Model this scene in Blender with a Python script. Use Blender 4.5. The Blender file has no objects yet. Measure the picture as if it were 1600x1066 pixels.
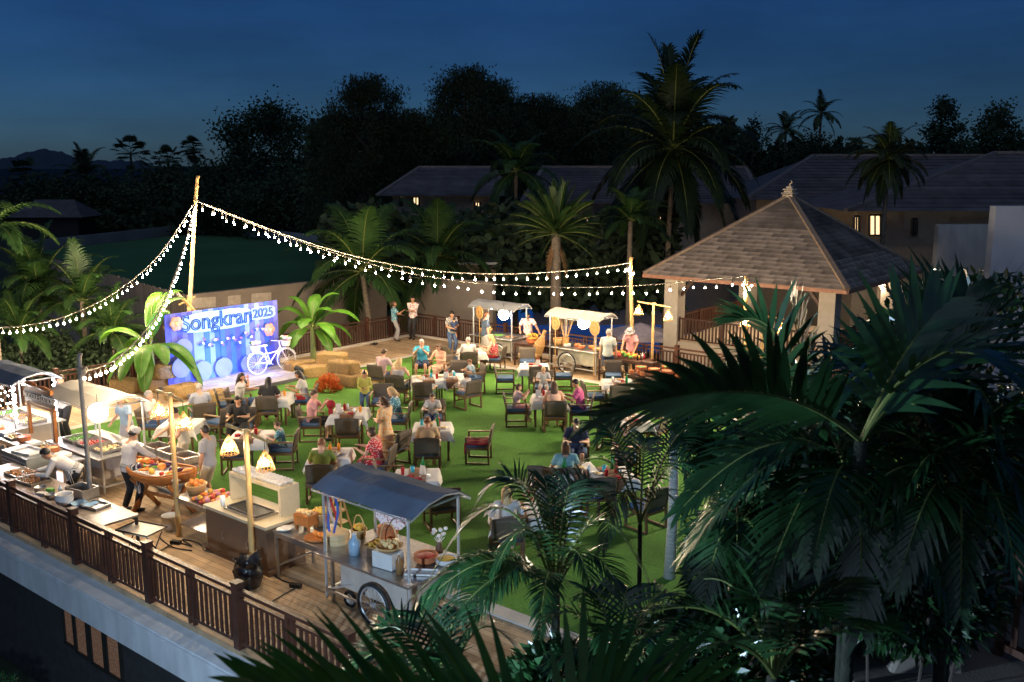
import bpy, bmesh, math, random
from mathutils import Vector, Matrix, Euler
from math import sin, cos, pi, radians as R
random.seed(7)
SC = bpy.context.scene
COL = SC.collection
V = Vector

# ------------------------------------------------------------------ camera, sky, sun, exposure
F, HZ, CAMZ = 1500.0, 258.0, 7.0            # focal length in photo pixels, horizon row, eye height over the deck
PITCH, YAW = math.atan((533 - HZ) / F), R(39)
cam = bpy.data.objects.new('camera', bpy.data.cameras.new('camera'))
COL.objects.link(cam)
cam.location = (0, 0, CAMZ)
cam.rotation_euler = (pi / 2 - PITCH, 0, YAW)
cam.data.sensor_width = 36.0
cam.data.lens = 36.0 * F / 1600
cam.data.clip_end = 9000
cam.data.clip_start = 0.05
cam.data.dof.use_dof = True
cam.data.dof.focus_distance = 22.0
cam.data.dof.aperture_fstop = 2.8
SC.camera = cam

world = bpy.data.worlds.new('World'); SC.world = world; world.use_nodes = True
wn, wl = world.node_tree.nodes, world.node_tree.links
bg = wn['Background']
sky = wn.new('ShaderNodeTexSky'); sky.sky_type = 'NISHITA'; sky.sun_disc = False
sky.sun_elevation = R(10.0); sky.sun_rotation = R(120); sky.air_density = 1.0; sky.dust_density = 0.3; sky.ozone_density = 6.0
noi = wn.new('ShaderNodeTexNoise'); noi.inputs['Scale'].default_value = 3.4; noi.inputs['Detail'].default_value = 5; noi.inputs['Roughness'].default_value = .55
tc = wn.new('ShaderNodeTexCoord'); mp = wn.new('ShaderNodeMapping'); mp.inputs['Scale'].default_value = (1, 1, 4)
wl.new(tc.outputs['Generated'], mp.inputs['Vector']); wl.new(mp.outputs['Vector'], noi.inputs['Vector'])
rmp = wn.new('ShaderNodeMapRange'); rmp.inputs[1].default_value = .35; rmp.inputs[2].default_value = .7; rmp.inputs[3].default_value = .8; rmp.inputs[4].default_value = 1.16
wl.new(noi.outputs['Fac'], rmp.inputs[0])
mul = wn.new('ShaderNodeVectorMath'); mul.operation = 'MULTIPLY'
cmb = wn.new('ShaderNodeCombineXYZ')
for i, k in enumerate((.36, .52, .80)):      # dusk: only the blue end of the skylight is left
    mm = wn.new('ShaderNodeMath'); mm.operation = 'MULTIPLY'; mm.inputs[1].default_value = k; wl.new(rmp.outputs[0], mm.inputs[0]); wl.new(mm.outputs[0], cmb.inputs[i])
wl.new(sky.outputs[0], mul.inputs[0]); wl.new(cmb.outputs[0], mul.inputs[1])
wl.new(mul.outputs[0], bg.inputs['Color'])
bg.inputs['Strength'].default_value = 0.0046

sun_d = bpy.data.lights.new('sun', 'SUN'); sun_d.energy = 0.046; sun_d.angle = R(70); sun_d.color = (.62, .78, 1)
sun = bpy.data.objects.new('sun', sun_d); COL.objects.link(sun)
sun.rotation_euler = (R(35), 0, R(20))
SC.view_settings.view_transform = 'Standard'; SC.view_settings.look = 'None'
SC.view_settings.exposure = 2.95; SC.view_settings.gamma = 1
SC.render.engine = 'CYCLES'
SC.cycles.use_denoising = True
SC.cycles.use_light_tree = True
SC.cycles.max_bounces = 6; SC.cycles.diffuse_bounces = 3; SC.cycles.glossy_bounces = 2
SC.cycles.transmission_bounces = 4; SC.cycles.transparent_max_bounces = 6
SC.cycles.sample_clamp_indirect = 3.0; SC.cycles.caustics_reflective = False; SC.cycles.caustics_refractive = False

# ------------------------------------------------------------------ photo pixel -> place
FW = V((-sin(YAW) * cos(PITCH), cos(YAW) * cos(PITCH), -sin(PITCH)))
RT = V((cos(YAW), sin(YAW), 0)); UP = RT.cross(FW); CP = V((0, 0, CAMZ))
def ray(px, py): return FW * F + RT * (px - 800) - UP * (py - 533)
def G(px, py, z=0.0):
    d = ray(px, py); return CP + d * ((z - CAMZ) / d.z)
def D(px, py, depth): return CP + ray(px, py) * (depth / F)
def face(deg): return YAW + R(deg)      # 0 looks away from the camera, 90 to its left, 180 to it

# ------------------------------------------------------------------ materials
MATS = {}
def mat(name, col, rough=.6, metal=0.0, var=.15, scale=6.0, bump=0.0, bscale=40.0, spec=.4, emit=None, es=0.0, trans=0.0, coord='Object', sheen=0.0, stretch=(1, 1, 1), col2=None, thr=None, clear=0.0):
    if name in MATS: return MATS[name]
    m = bpy.data.materials.new(name); m.use_nodes = True; n, l = m.node_tree.nodes, m.node_tree.links
    b = n['Principled BSDF']; b.inputs['Roughness'].default_value = rough; b.inputs['Metallic'].default_value = metal
    b.inputs['Specular IOR Level'].default_value = spec
    if clear: b.inputs['Coat Weight'].default_value = clear
    if sheen: b.inputs['Sheen Weight'].default_value = sheen
    t = n.new('ShaderNodeTexCoord'); mp = n.new('ShaderNodeMapping'); mp.inputs['Scale'].default_value = stretch
    l.new(t.outputs[coord], mp.inputs['Vector'])
    nz = n.new('ShaderNodeTexNoise'); nz.inputs['Scale'].default_value = scale; nz.inputs['Detail'].default_value = 5
    l.new(mp.outputs[0], nz.inputs['Vector'])
    cr = n.new('ShaderNodeValToRGB')
    c2 = col2 or tuple(min(1, c * (1 + var)) for c in col); c1 = col if col2 else tuple(c * (1 - var) for c in col)
    cr.color_ramp.elements[0].position, cr.color_ramp.elements[1].position = thr or (.3, .7)
    cr.color_ramp.elements[0].color = (*c1, 1); cr.color_ramp.elements[1].color = (*c2, 1)
    l.new(nz.outputs['Fac'], cr.inputs[0])
    oi = n.new('ShaderNodeObjectInfo'); hs = n.new('ShaderNodeHueSaturation')
    mr = n.new('ShaderNodeMapRange'); mr.inputs[3].default_value = 1 - var * .6; mr.inputs[4].default_value = 1 + var * .6
    l.new(oi.outputs['Random'], mr.inputs[0]); l.new(mr.outputs[0], hs.inputs['Value']); l.new(cr.outputs[0], hs.inputs['Color'])
    l.new(hs.outputs[0], b.inputs['Base Color'])
    if bump:
        nb = n.new('ShaderNodeTexNoise'); nb.inputs['Scale'].default_value = bscale; nb.inputs['Detail'].default_value = 3
        l.new(mp.outputs[0], nb.inputs['Vector'])
        bp = n.new('ShaderNodeBump'); bp.inputs['Strength'].default_value = bump; bp.inputs['Distance'].default_value = .02
        l.new(nb.outputs['Fac'], bp.inputs['Height']); l.new(bp.outputs[0], b.inputs['Normal'])
    if emit: b.inputs['Emission Color'].default_value = (*emit, 1); b.inputs['Emission Strength'].default_value = es
    if trans:
        tr = n.new('ShaderNodeBsdfTranslucent'); l.new(hs.outputs[0], tr.inputs[0])
        mx = n.new('ShaderNodeMixShader'); mx.inputs[0].default_value = trans
        l.new(b.outputs[0], mx.inputs[1]); l.new(tr.outputs[0], mx.inputs[2]); l.new(mx.outputs[0], n['Material Output'].inputs[0])
    MATS[name] = m; return m
def pattern(name, kind, c1, c2, scale=20, rough=.8, c3=None):
    if name in MATS: return MATS[name]
    m = mat(name, c1, rough, var=.08); n, l = m.node_tree.nodes, m.node_tree.links
    t = n.new('ShaderNodeTexCoord'); b = n['Principled BSDF']
    if kind == 'stripe':
        w = n.new('ShaderNodeTexWave'); w.inputs['Scale'].default_value = scale; w.bands_direction = 'X'; w.inputs['Distortion'].default_value = 0; l.new(t.outputs['Object'], w.inputs[0]); src, lo, hi = w.outputs['Fac'], .45, .55
    elif kind == 'weave':
        w = n.new('ShaderNodeTexWave'); w.inputs['Scale'].default_value = scale; w.bands_direction = 'Z'; w.inputs['Distortion'].default_value = .8; w.inputs['Detail Scale'].default_value = 6; l.new(t.outputs['Object'], w.inputs[0]); src, lo, hi = w.outputs['Fac'], .2, .8
    elif kind == 'check':
        w = n.new('ShaderNodeTexChecker'); w.inputs['Scale'].default_value = scale; l.new(t.outputs['Object'], w.inputs[0]); src, lo, hi = w.outputs['Fac'], .4, .6
    else:
        w = n.new('ShaderNodeTexVoronoi'); w.inputs['Scale'].default_value = scale; l.new(t.outputs['Object'], w.inputs['Vector']); src, lo, hi = w.outputs['Distance'], .3, .42
    cr = n.new('ShaderNodeValToRGB'); e = cr.color_ramp.elements
    e[0].position, e[1].position = lo, hi; e[0].color = (*c2, 1); e[1].color = (*c1, 1)
    if c3: x = e.new(lo * .5); x.color = (*c3, 1)
    l.new(src, cr.inputs[0]); l.new(cr.outputs[0], b.inputs['Base Color']); return m
def glow(name, col, s, front=False):
    if name in MATS: return MATS[name]
    m = bpy.data.materials.new(name); m.use_nodes = True; n = m.node_tree.nodes
    b = n['Principled BSDF']; b.inputs['Base Color'].default_value = (*col, 1); b.inputs['Emission Color'].default_value = (*col, 1); b.inputs['Emission Strength'].default_value = s
    MATS[name] = m; return m
def planks(name, col, w, length, rough=.7, gap=.02, coord='Object', rot=0.0, bump=.5):
    m = mat(name, col, rough, var=.22, scale=3.0, bump=0); n, l = m.node_tree.nodes, m.node_tree.links
    t = n.new('ShaderNodeTexCoord'); mp = n.new('ShaderNodeMapping'); mp.inputs['Rotation'].default_value = (0, 0, rot); l.new(t.outputs[coord], mp.inputs[0])
    br = n.new('ShaderNodeTexBrick'); br.inputs['Scale'].default_value = 1; br.inputs['Brick Width'].default_value = length; br.inputs['Row Height'].default_value = w; br.inputs['Mortar Size'].default_value = gap
    br.inputs['Color1'].default_value = (.78, .78, .78, 1); br.inputs['Color2'].default_value = (1.15, 1.15, 1.15, 1); br.inputs['Mortar'].default_value = (.35, .35, .35, 1)
    l.new(mp.outputs[0], br.inputs['Vector'])
    mx = n.new('ShaderNodeVectorMath'); mx.operation = 'MULTIPLY'; b = n['Principled BSDF']
    old = b.inputs['Base Color'].links[0].from_socket; l.new(old, mx.inputs[0]); l.new(br.outputs['Color'], mx.inputs[1]); l.new(mx.outputs[0], b.inputs['Base Color'])
    bp = n.new('ShaderNodeBump'); bp.inputs['Strength'].default_value = bump; bp.inputs['Distance'].default_value = .01; bp.invert = True
    l.new(br.outputs['Fac'], bp.inputs['Height']); l.new(bp.outputs[0], b.inputs['Normal']); return m

# ------------------------------------------------------------------ mesh builder
class MB:
    def __init__(s): s.v, s.f, s.m = [], [], []
    def add(s, vs, fs, mi=0):
        o = len(s.v); s.v += [tuple(p) for p in vs]; s.f += [tuple(i + o for i in f) for f in fs]; s.m += [mi] * len(fs); return s
    def box(s, c, d, rz=0.0, mi=0, rot=None, taper=1.0):
        M = (rot.to_matrix() if rot else Matrix.Rotation(rz, 3, 'Z')); c = V(c); vs = []
        for z in (-.5, .5):
            k = taper if z > 0 else 1
            for x, y in ((-.5, -.5), (.5, -.5), (.5, .5), (-.5, .5)): vs.append(c + M @ V((x * d[0] * k, y * d[1] * k, z * d[2])))
        return s.add(vs, [(3, 2, 1, 0), (4, 5, 6, 7), (0, 1, 5, 4), (1, 2, 6, 5), (2, 3, 7, 6), (3, 0, 4, 7)], mi)
    def bar(s, a, b, w, h=None, mi=0, upv=(0, 0, 1)):
        a, b = V(a), V(b); h = h or w; t = (b - a).normalized(); u = V(upv)
        if abs(t.dot(u)) > .95: u = V((1, 0, 0))
        x = t.cross(u).normalized() * w / 2; y = x.cross(t).normalized() * h / 2
        vs = [p + q for p in (a, b) for q in (-x - y, x - y, x + y, -x + y)]
        return s.add(vs, [(3, 2, 1, 0), (4, 5, 6, 7), (0, 1, 5, 4), (1, 2, 6, 5), (2, 3, 7, 6), (3, 0, 4, 7)], mi)
    def tube(s, pts, r, n=8, mi=0, caps=True):
        pts = [V(p) for p in pts]; k = len(pts); r = r if isinstance(r, (list, tuple)) else [r] * k
        t0 = (pts[1] - pts[0]).normalized(); x = t0.orthogonal().normalized(); vs = []
        for i, p in enumerate(pts):
            t = ((pts[min(i + 1, k - 1)] - pts[max(i - 1, 0)])).normalized()
            x = (x - t * x.dot(t)).normalized(); y = t.cross(x)
            vs += [p + (x * cos(2 * pi * j / n) + y * sin(2 * pi * j / n)) * r[i] for j in range(n)]
        fs = [(i * n + j, i * n + (j + 1) % n, (i + 1) * n + (j + 1) % n, (i + 1) * n + j) for i in range(k - 1) for j in range(n)]
        if caps: fs += [tuple(range(n - 1, -1, -1)), tuple((k - 1) * n + j for j in range(n))]
        return s.add(vs, fs, mi)
    def loft(s, st, n=14, mi=0):      # stations: centre, half-axis vector 1, half-axis vector 2
        vs = [V(c) + V(a) * cos(2 * pi * j / n) + V(b) * sin(2 * pi * j / n) for c, a, b in st for j in range(n)]; k = len(st)
        fs = [(i * n + j, i * n + (j + 1) % n, (i + 1) * n + (j + 1) % n, (i + 1) * n + j) for i in range(k - 1) for j in range(n)]
        fs += [tuple(range(n - 1, -1, -1)), tuple((k - 1) * n + j for j in range(n))]
        return s.add(vs, fs, mi)
    def lathe(s, prof, n=16, c=(0, 0, 0), mi=0, ax=None):
        c = V(c); M = V((0, 0, 1)).rotation_difference(V(ax)).to_matrix() if ax else Matrix.Identity(3); vs = []
        for r, z in prof: vs += [c + M @ V((r * cos(2 * pi * j / n), r * sin(2 * pi * j / n), z)) for j in range(n)]
        k = len(prof); fs = [(i * n + j, i * n + (j + 1) % n, (i + 1) * n + (j + 1) % n, (i + 1) * n + j) for i in range(k - 1) for j in range(n)]
        fs += [tuple(range(n - 1, -1, -1)), tuple((k - 1) * n + j for j in range(n))]
        return s.add(vs, fs, mi)
    def ball(s, c, r, nu=12, nv=8, mi=0, fn=None):
        c = V(c); r = r if isinstance(r, (list, tuple)) else (r, r, r); vs = []
        for i in range(1, nv):
            a = pi * i / nv
            for j in range(nu):
                d = V((sin(a) * cos(2 * pi * j / nu), sin(a) * sin(2 * pi * j / nu), cos(a))); k = fn(d) if fn else 1
                vs.append(c + V((d.x * r[0], d.y * r[1], d.z * r[2])) * k)
        t, b = len(vs), len(vs) + 1
        vs += [c + V((0, 0, r[2] * (fn(V((0, 0, 1))) if fn else 1))), c - V((0, 0, r[2] * (fn(V((0, 0, -1))) if fn else 1)))]
        fs = [(i * nu + j, (i + 1) * nu + j, (i + 1) * nu + (j + 1) % nu, i * nu + (j + 1) % nu) for i in range(nv - 2) for j in range(nu)]
        fs += [(t, j, (j + 1) % nu) for j in range(nu)] + [(b, (nv - 2) * nu + (j + 1) % nu, (nv - 2) * nu + j) for j in range(nu)]
        return s.add(vs, fs, mi)
    def sheet(s, fn, nu, nv, mi=0):
        vs = [fn(i / nu, j / nv) for i in range(nu + 1) for j in range(nv + 1)]
        fs = [(i * (nv + 1) + j, (i + 1) * (nv + 1) + j, (i + 1) * (nv + 1) + j + 1, i * (nv + 1) + j + 1) for i in range(nu) for j in range(nv)]
        return s.add(vs, fs, mi)
    def data(s, name, mats, smooth=False):
        me = bpy.data.meshes.new(name); me.from_pydata(s.v, [], s.f)
        for m in (mats if isinstance(mats, (list, tuple)) else [mats]): me.materials.append(m)
        me.polygons.foreach_set('material_index', s.m)
        if smooth: me.polygons.foreach_set('use_smooth', [True] * len(s.f))
        me.update(); return me
    def build(s, name, mats, parent=None, loc=(0, 0, 0), rz=0.0, smooth=False):
        return put(name, s.data(name, mats, smooth), parent, loc, rz)
def put(name, me, parent=None, loc=(0, 0, 0), rz=0.0, rot=None, sc=None):
    o = bpy.data.objects.new(name, me); COL.objects.link(o); o.parent = parent; o.location = loc
    o.rotation_euler = rot if rot else (0, 0, rz)
    if sc: o.scale = sc if isinstance(sc, (tuple, list)) else (sc,) * 3
    return o
def tag(o, label, cat, group=None):
    o['label'] = label; o['category'] = cat
    if group: o['group'] = group
    return o
def struct(o): o['kind'] = 'structure'; return o
def stuff(o): o['kind'] = 'stuff'; return o
def thing(name, label, cat, loc=(0, 0, 0), rz=0.0, group=None):
    o = bpy.data.objects.new(name, None); COL.objects.link(o); o.location = loc; o.rotation_euler = (0, 0, rz); o.empty_display_size = .1
    return tag(o, label, cat, group)
KIDS = {}
def dup(root, loc, rz, label=None, group=None, sc=None):
    r = root.copy(); COL.objects.link(r); r.location = loc; r.rotation_euler = (0, 0, rz)
    if sc: r.scale = (sc,) * 3
    if label: r['label'] = label
    if group: r['group'] = group
    for ch in root.children:
        c = ch.copy(); COL.objects.link(c); c.parent = r
        for g in ch.children: d = g.copy(); COL.objects.link(d); d.parent = c
    return r
def bevel(o, w=.01, seg=2):
    b = o.modifiers.new('bevel', 'BEVEL'); b.width = w; b.segments = seg; b.limit_method = 'ANGLE'; return o
def realise(me_obj):                # bake an object's modifiers into a fresh mesh and drop the helper
    dg = bpy.context.evaluated_depsgraph_get(); me = bpy.data.meshes.new_from_object(me_obj.evaluated_get(dg))
    old = me_obj.data; bpy.data.objects.remove(me_obj)
    return me
# ------------------------------------------------------------------ shared materials
wood_dk = mat('dark stained timber', (.075, .03, .018), .38, var=.3, scale=5, bump=.15, bscale=30, stretch=(1, 1, .3))
wood_rail = mat('rail timber', (.06, .023, .014), .45, var=.25, scale=5, bump=.15, bscale=30)
wood_org = mat('varnished teak', (.33, .115, .028), .4, var=.2, scale=6)
bamboo = mat('bamboo cane', (.52, .33, .13), .45, var=.2, scale=4, stretch=(1, 1, .4))
bamboo_gr = mat('weathered pole', (.22, .19, .16), .55, var=.25, scale=5)
steel = mat('brushed steel', (.42, .4, .38), .34, .9, var=.12, scale=9)
alu = mat('galvanised tube', (.62, .63, .64), .4, .7, var=.1)
white_p = mat('white paint', (.6, .58, .55), .5, var=.05)
cream = mat('cream laminate', (.5, .42, .28), .5, var=.06)
brown_l = mat('brown counter laminate', (.13, .075, .045), .4, var=.2, scale=10, stretch=(8, 1, 1))
black_p = mat('black plastic', (.012, .012, .012), .45, var=.1)
porcelain = mat('white porcelain', (.62, .6, .57), .18, var=.03)
cloth_w = mat('white table linen', (.58, .55, .52), .85, var=.06, scale=3, bump=.12, bscale=14)
cloth_br = mat('brown runner cloth', (.2, .1, .055), .9, var=.3, scale=14)
cloth_red = mat('crimson napkin cloth', (.28, .012, .022), .9, var=.25, scale=18, bump=.3, bscale=30)
render_gr = mat('painted render', (.42, .43, .44), .85, var=.14, scale=1.6, bump=.15, bscale=50, stretch=(2, 1, .6))
render_wm = mat('warm render', (.24, .2, .165), .85, var=.1, scale=1.0, bump=.1, bscale=40)
straw = mat('straw', (.34, .22, .09), .95, var=.35, scale=26, bump=.8, bscale=60, stretch=(1, 3, 1))
wicker = pattern('wicker', 'weave', (.45, .25, .09), (.22, .11, .035), 40, .6)
leaf_dk = mat('glossy palm leaf', (.016, .055, .016), .29, var=.5, scale=3, spec=.75, trans=.12)
leaf_md = mat('palm leaf', (.03, .075, .017), .5, var=.35, scale=2, trans=.2)
leaf_far = mat('far foliage', (.034, .058, .028), .85, var=.5, scale=.5, trans=.15)
leaf_ban = mat('banana leaf', (.07, .19, .018), .4, var=.25, scale=3, trans=.3)
bark = mat('palm bark', (.2, .16, .12), .85, var=.35, scale=7, bump=.6, bscale=14, stretch=(1, 1, 3))
bark_dk = mat('tree bark', (.06, .045, .035), .9, var=.3, scale=4, bump=.4)
dead_leaf = mat('dry frond', (.3, .16, .07), .8, var=.3)
def atY(px, py, y): d = ray(px, py); return CP + d * (y / d.y)
def atX(px, py, x): d = ray(px, py); return CP + d * (x / d.x)

# ------------------------------------------------------------------ ground, sea, hills
GZ = -3.6
gm = mat('dark garden ground', (.025, .035, .018), .95, var=.4, scale=.3, bump=.4, bscale=3)
m = MB(); m.add([(-260, -40, GZ), (120, -40, GZ), (120, 260, GZ), (-260, 260, GZ)], [(0, 1, 2, 3)]); struct(m.build('ground', gm))
seam = mat('sea water', (.008, .013, .02), .8, var=.2, scale=.01, spec=.1)
m = MB(); m.add([(-8000, -3000, GZ - .6), (3000, -3000, GZ - .6), (3000, 8000, GZ - .6), (-8000, 8000, GZ - .6)], [(0, 1, 2, 3)]); struct(m.build('sea', seam))
hillm = mat('hazy hillside', (.035, .06, .09), .9, var=.2, scale=.004)
m = MB()
def hill(u, w):
    px = -320 + u * 560; top = 258 - 24 * math.exp(-((px - 70) / 55) ** 2) - 12 * math.exp(-((px + 90) / 90) ** 2) - 7 * math.exp(-((px - 190) / 60) ** 2) - 1.2 * sin(px * .21) - .8 * sin(px * .47)
    p = D(px, top if w > .5 else 268, 3000 + (1 - w) * -300); return p
m.sheet(hill, 90, 1); struct(m.build('hills', hillm, smooth=True))
fieldm = mat('sports turf', (.075, .17, .085), 1.0, var=.15, scale=.1, spec=.0)
m = MB(); m.add([G(60, 392, GZ + .02), G(330, 362, GZ + .02), G(600, 400, GZ + .02), G(640, 470, GZ + .02), G(285, 480, GZ + .02)], [(0, 4, 3, 2, 1)]); struct(m.build('sports_field', fieldm))
fw_ = thing('low_wall', 'low pale wall along the far edge of the sports field', 'wall'); _c = [G(40, 395, GZ), G(330, 361, GZ), G(620, 402, GZ)]
for a_, b_ in zip(_c, _c[1:]):
    MB().bar(a_ + V((0, 0, .7)), b_ + V((0, 0, .7)), .3, 1.4).build('wall', mat('pale field wall', (.3, .3, .32), .9, var=.2, scale=.3), fw_)

# ------------------------------------------------------------------ deck, lawn, kerb, ledge
XL, YF, YB, XR = -28.45, 7.65, 28.15, -5.2
deckm = planks('terrace paving', (.38, .26, .15), .14, 2.4, .75, .006, rot=0, bump=.3)
m = MB(); m.box(((XL - .4 + 4) / 2, (YF - .05 + YB + .35) / 2, -.2), (4 - XL + .4, YB + .35 - YF + .05, .4)); deck = struct(m.build('terrace', deckm))
kerbm = mat('pale kerb stone', (.42, .38, .33), .8, var=.15, scale=2, bump=.2)
LX0, LX1, LY0, LY1 = -24.8, XR, 11.1, 25.3
m = MB()
m.box(((LX0 + LX1) / 2, LY0 - .16, .01), (LX1 - LX0 + .6, .3, .05)); m.box(((LX0 + LX1) / 2, LY1 + .16, .01), (LX1 - LX0 + .6, .3, .05)); m.box((LX0 - .16, (LY0 + LY1) / 2, .01), (.3, LY1 - LY0, .05))
struct(m.build('kerb', kerbm))
turfm = mat('artificial turf', (.1, .235, .044), .95, var=.3, spec=.1, scale=.7, bump=.9, bscale=220)
m = MB(); m.box(((LX0 + LX1) / 2, (LY0 + LY1) / 2, .012), (LX1 - LX0, LY1 - LY0, .04)); struct(m.build('lawn', turfm))
_n, _l = turfm.node_tree.nodes, turfm.node_tree.links; _b = _n['Principled BSDF']; _t = _n.new('ShaderNodeTexCoord')
_br = _n.new('ShaderNodeTexBrick'); _br.inputs['Scale'].default_value = 1; _br.inputs['Brick Width'].default_value = 40; _br.inputs['Row Height'].default_value = 2.0; _br.inputs['Mortar Size'].default_value = .012
_br.inputs['Color1'].default_value = (.92, .92, .92, 1); _br.inputs['Color2'].default_value = (1.06, 1.06, 1.06, 1); _br.inputs['Mortar'].default_value = (.7, .7, .7, 1); _l.new(_t.outputs['Object'], _br.inputs['Vector'])
_nz = _n.new('ShaderNodeTexNoise'); _nz.inputs['Scale'].default_value = 26; _nz.inputs['Detail'].default_value = 6; _l.new(_t.outputs['Object'], _nz.inputs['Vector'])
_mr = _n.new('ShaderNodeMapRange'); _mr.inputs[1].default_value = .3; _mr.inputs[2].default_value = .7; _mr.inputs[3].default_value = .72; _mr.inputs[4].default_value = 1.22; _l.new(_nz.outputs['Fac'], _mr.inputs[0])
_m1 = _n.new('ShaderNodeVectorMath'); _m1.operation = 'MULTIPLY'; _m2 = _n.new('ShaderNodeVectorMath'); _m2.operation = 'SCALE'
_l.new(_b.inputs['Base Color'].links[0].from_socket, _m1.inputs[0]); _l.new(_br.outputs['Color'], _m1.inputs[1]); _l.new(_m1.outputs[0], _m2.inputs[0]); _l.new(_mr.outputs[0], _m2.inputs['Scale']); _l.new(_m2.outputs[0], _b.inputs['Base Color'])
m = MB(); m.box((-.4, 17, .02), (9.4, 24, .06)); struct(m.build('planting_bed', gm, loc=(0, 0, 0)))
m = MB(); m.add([(XL - 12, 7.62, -.08), (6, 7.62, -.08), (6, 7.25, -.1), (XL - 12, 7.25, -.1), (XL - 12, 7.25, -.66), (6, 7.25, -.66), (6, 8.0, -.66), (XL - 12, 8.0, -.66), (XL - 12, 7.62, .0), (6, 7.62, .0)],
    [(3, 2, 1, 0), (4, 5, 2, 3), (7, 6, 5, 4), (0, 1, 9, 8)]); m.box((-14, 7.235, -.16), (40, .03, .05))
tag(m.build('terrace_ledge', render_gr), 'grey-blue painted concrete ledge and fascia below the front terrace railing', 'ledge')
undm = mat('dark lower wall', (.03, .03, .03), .9, var=.2)
podium = thing('podium_wall', 'dark lower storey wall with narrow warm slatted windows beneath the terrace ledge', 'wall')
m = MB(); m.box((-12, 8.25, -2.1), (60, .4, 2.9)); m.build('wall', undm, podium)
panem = pattern('amber blind', 'spot', (.2, .1, .055), (.42, .24, .14), 26); panem.node_tree.nodes['Principled BSDF'].inputs['Emission Color'].default_value = (.9, .42, .22, 1); panem.node_tree.nodes['Principled BSDF'].inputs['Emission Strength'].default_value = .007
fr_m = mat('window frame', (.02, .018, .015), .5)
for x0, x1, yb in ((104, 118, 1008), (122, 139, 1024), (146, 165, 1042), (171, 191, 1058)):
    a, b = atY(x0, yb, 8.02), atY(x1, yb, 8.02); w = b.x - a.x; zb = (a.z + b.z) / 2
    m = MB(); m.box(((a.x + b.x) / 2, 8.035, (zb - .66) / 2), (w, .02, -.66 - zb)); pn = m.build('window', panem, podium)
    m = MB()
    for xx in (a.x, b.x): m.box((xx, 8.02, (zb - .66) / 2), (.04, .05, -.66 - zb))
    m.box(((a.x + b.x) / 2, 8.02, zb), (w + .08, .06, .05)); m.build('frame', fr_m, pn)

# ------------------------------------------------------------------ timber railings
def railing(label, a, b, posts, h=.92, sp=.125, post_w=.13, bal=.045, flat=.02):
    a, b = V(a), V(b); L = (b - a).length; t = (b - a).normalized(); rz = math.atan2(t.y, t.x)
    o = thing('wood_railing', label, 'railing', a, rz, 'timber railings round the terrace')
    m = MB(); m.box((L / 2, 0, h), (L, .085, .05)); m.build('top_rail', wood_rail, o)
    m = MB(); m.box((L / 2, 0, h - .13), (L, .045, .045)); m.build('mid_rail', wood_rail, o)
    m = MB(); m.box((L / 2, 0, .1), (L, .045, .05)); m.build('bottom_rail', wood_rail, o)
    pm = MB().box((0, 0, (h + .1) / 2), (post_w, post_w, h + .1)).box((0, 0, h + .11), (post_w + .02, post_w + .02, .03)).data('post', wood_rail)
    bm = MB().box((0, 0, (h - .13 + .1) / 2), (bal, bal * .7, h - .23)).data('baluster', wood_rail)
    ps = [L * i / posts for i in range(posts + 1)]
    for p in ps: put('post', pm, o, (p, 0, 0))
    sm = MB().box((0, 0, h / 2), (.05, .06, h)).data('short_post', wood_rail)
    for i in range(posts):
        for q in (-.06, .06): put('short_post', sm, o, ((ps[i] + ps[i + 1]) / 2 + q, 0, 0))
    n = int(L / sp)
    for i in range(n):
        x = (i + .5) * L / n
        if min(abs(x - p) for p in ps) < .1 or min(abs(x - (ps[k] + ps[k + 1]) / 2) for k in range(posts)) < .13: continue
        put('baluster', bm, o, (x, 0, 0))
    return o
def yfix(px, y, z=0):       # point with row-independent x: the pixel column px on plane Y=y at height z
    lo, hi = 300, 1066
    for _ in range(40):
        mid = (lo + hi) / 2
        if atY(px, mid, y).z > z: lo = mid
        else: hi = mid
    return atY(px, mid, y)
xp = [atY(245, 925, 7.66).x, atY(374, 985, 7.66).x]; stp = 2.42
x_end = atY(374, 985, 7.66).x + 3 * stp; x_st = x_end - 9 * stp
railing('long dark timber railing along the front terrace edge above the blue-grey ledge', (x_st, 7.66, 0), (x_end, 7.66, 0), 9)
railing('dark timber railing behind the food carts, facing the dark garden and pavilion', (XL + .35, YB, 0), (-3.2, YB, 0), 10, sp=.13)
railing('dark timber railing behind the blue stage backdrop', (XL + .3, 8.2, 0), (XL + .3, YB - .05, 0), 8, sp=.13)
m = MB(); m.box(((XL + .3 - 3.2) / 2, YB, .03), (25.2, .3, .09)); m.box((XL + .3, 17.8, .035), (.3, 20.4, .1)); struct(m.build('kerb', kerbm))

# ------------------------------------------------------------------ fence and service walls left of the terrace
A, B, C3 = G(60, 398, 1.8), G(288, 461, 1.8), G(600, 427, 1.8)
fence = thing('board_fence', 'tall weathered grey timber board fence behind the bushes beside the sports field', 'fence', (A.x, A.y, GZ))
fm = mat('weathered board', (.4, .32, .24), .8, var=.25, scale=3, stretch=(1, 1, .2))
fd = MB().box((0, 0, 2.65), (.235, .03, 5.3)).data('board', fm); dd = (B - A); n = int(dd.length / .25); rz = math.atan2(dd.y, dd.x)
for i in range(n): p = dd * ((i + .5) / n); put('board', fd, fence, (p.x, p.y, .1 + .03 * sin(i * 2.3)), rz)
for zz in (1.2, 4.6): MB().bar(V((0, 0, zz)) + UP * 0 - V((-dd.y, dd.x, 0)).normalized() * -.05, V((dd.x, dd.y, zz)) + V((-dd.y, dd.x, 0)).normalized() * .05, .06, .1).build('fence_rail', fm, fence)
svc = thing('service_wall', 'plain grey rendered service building wall behind the stage backdrop', 'wall')
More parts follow.
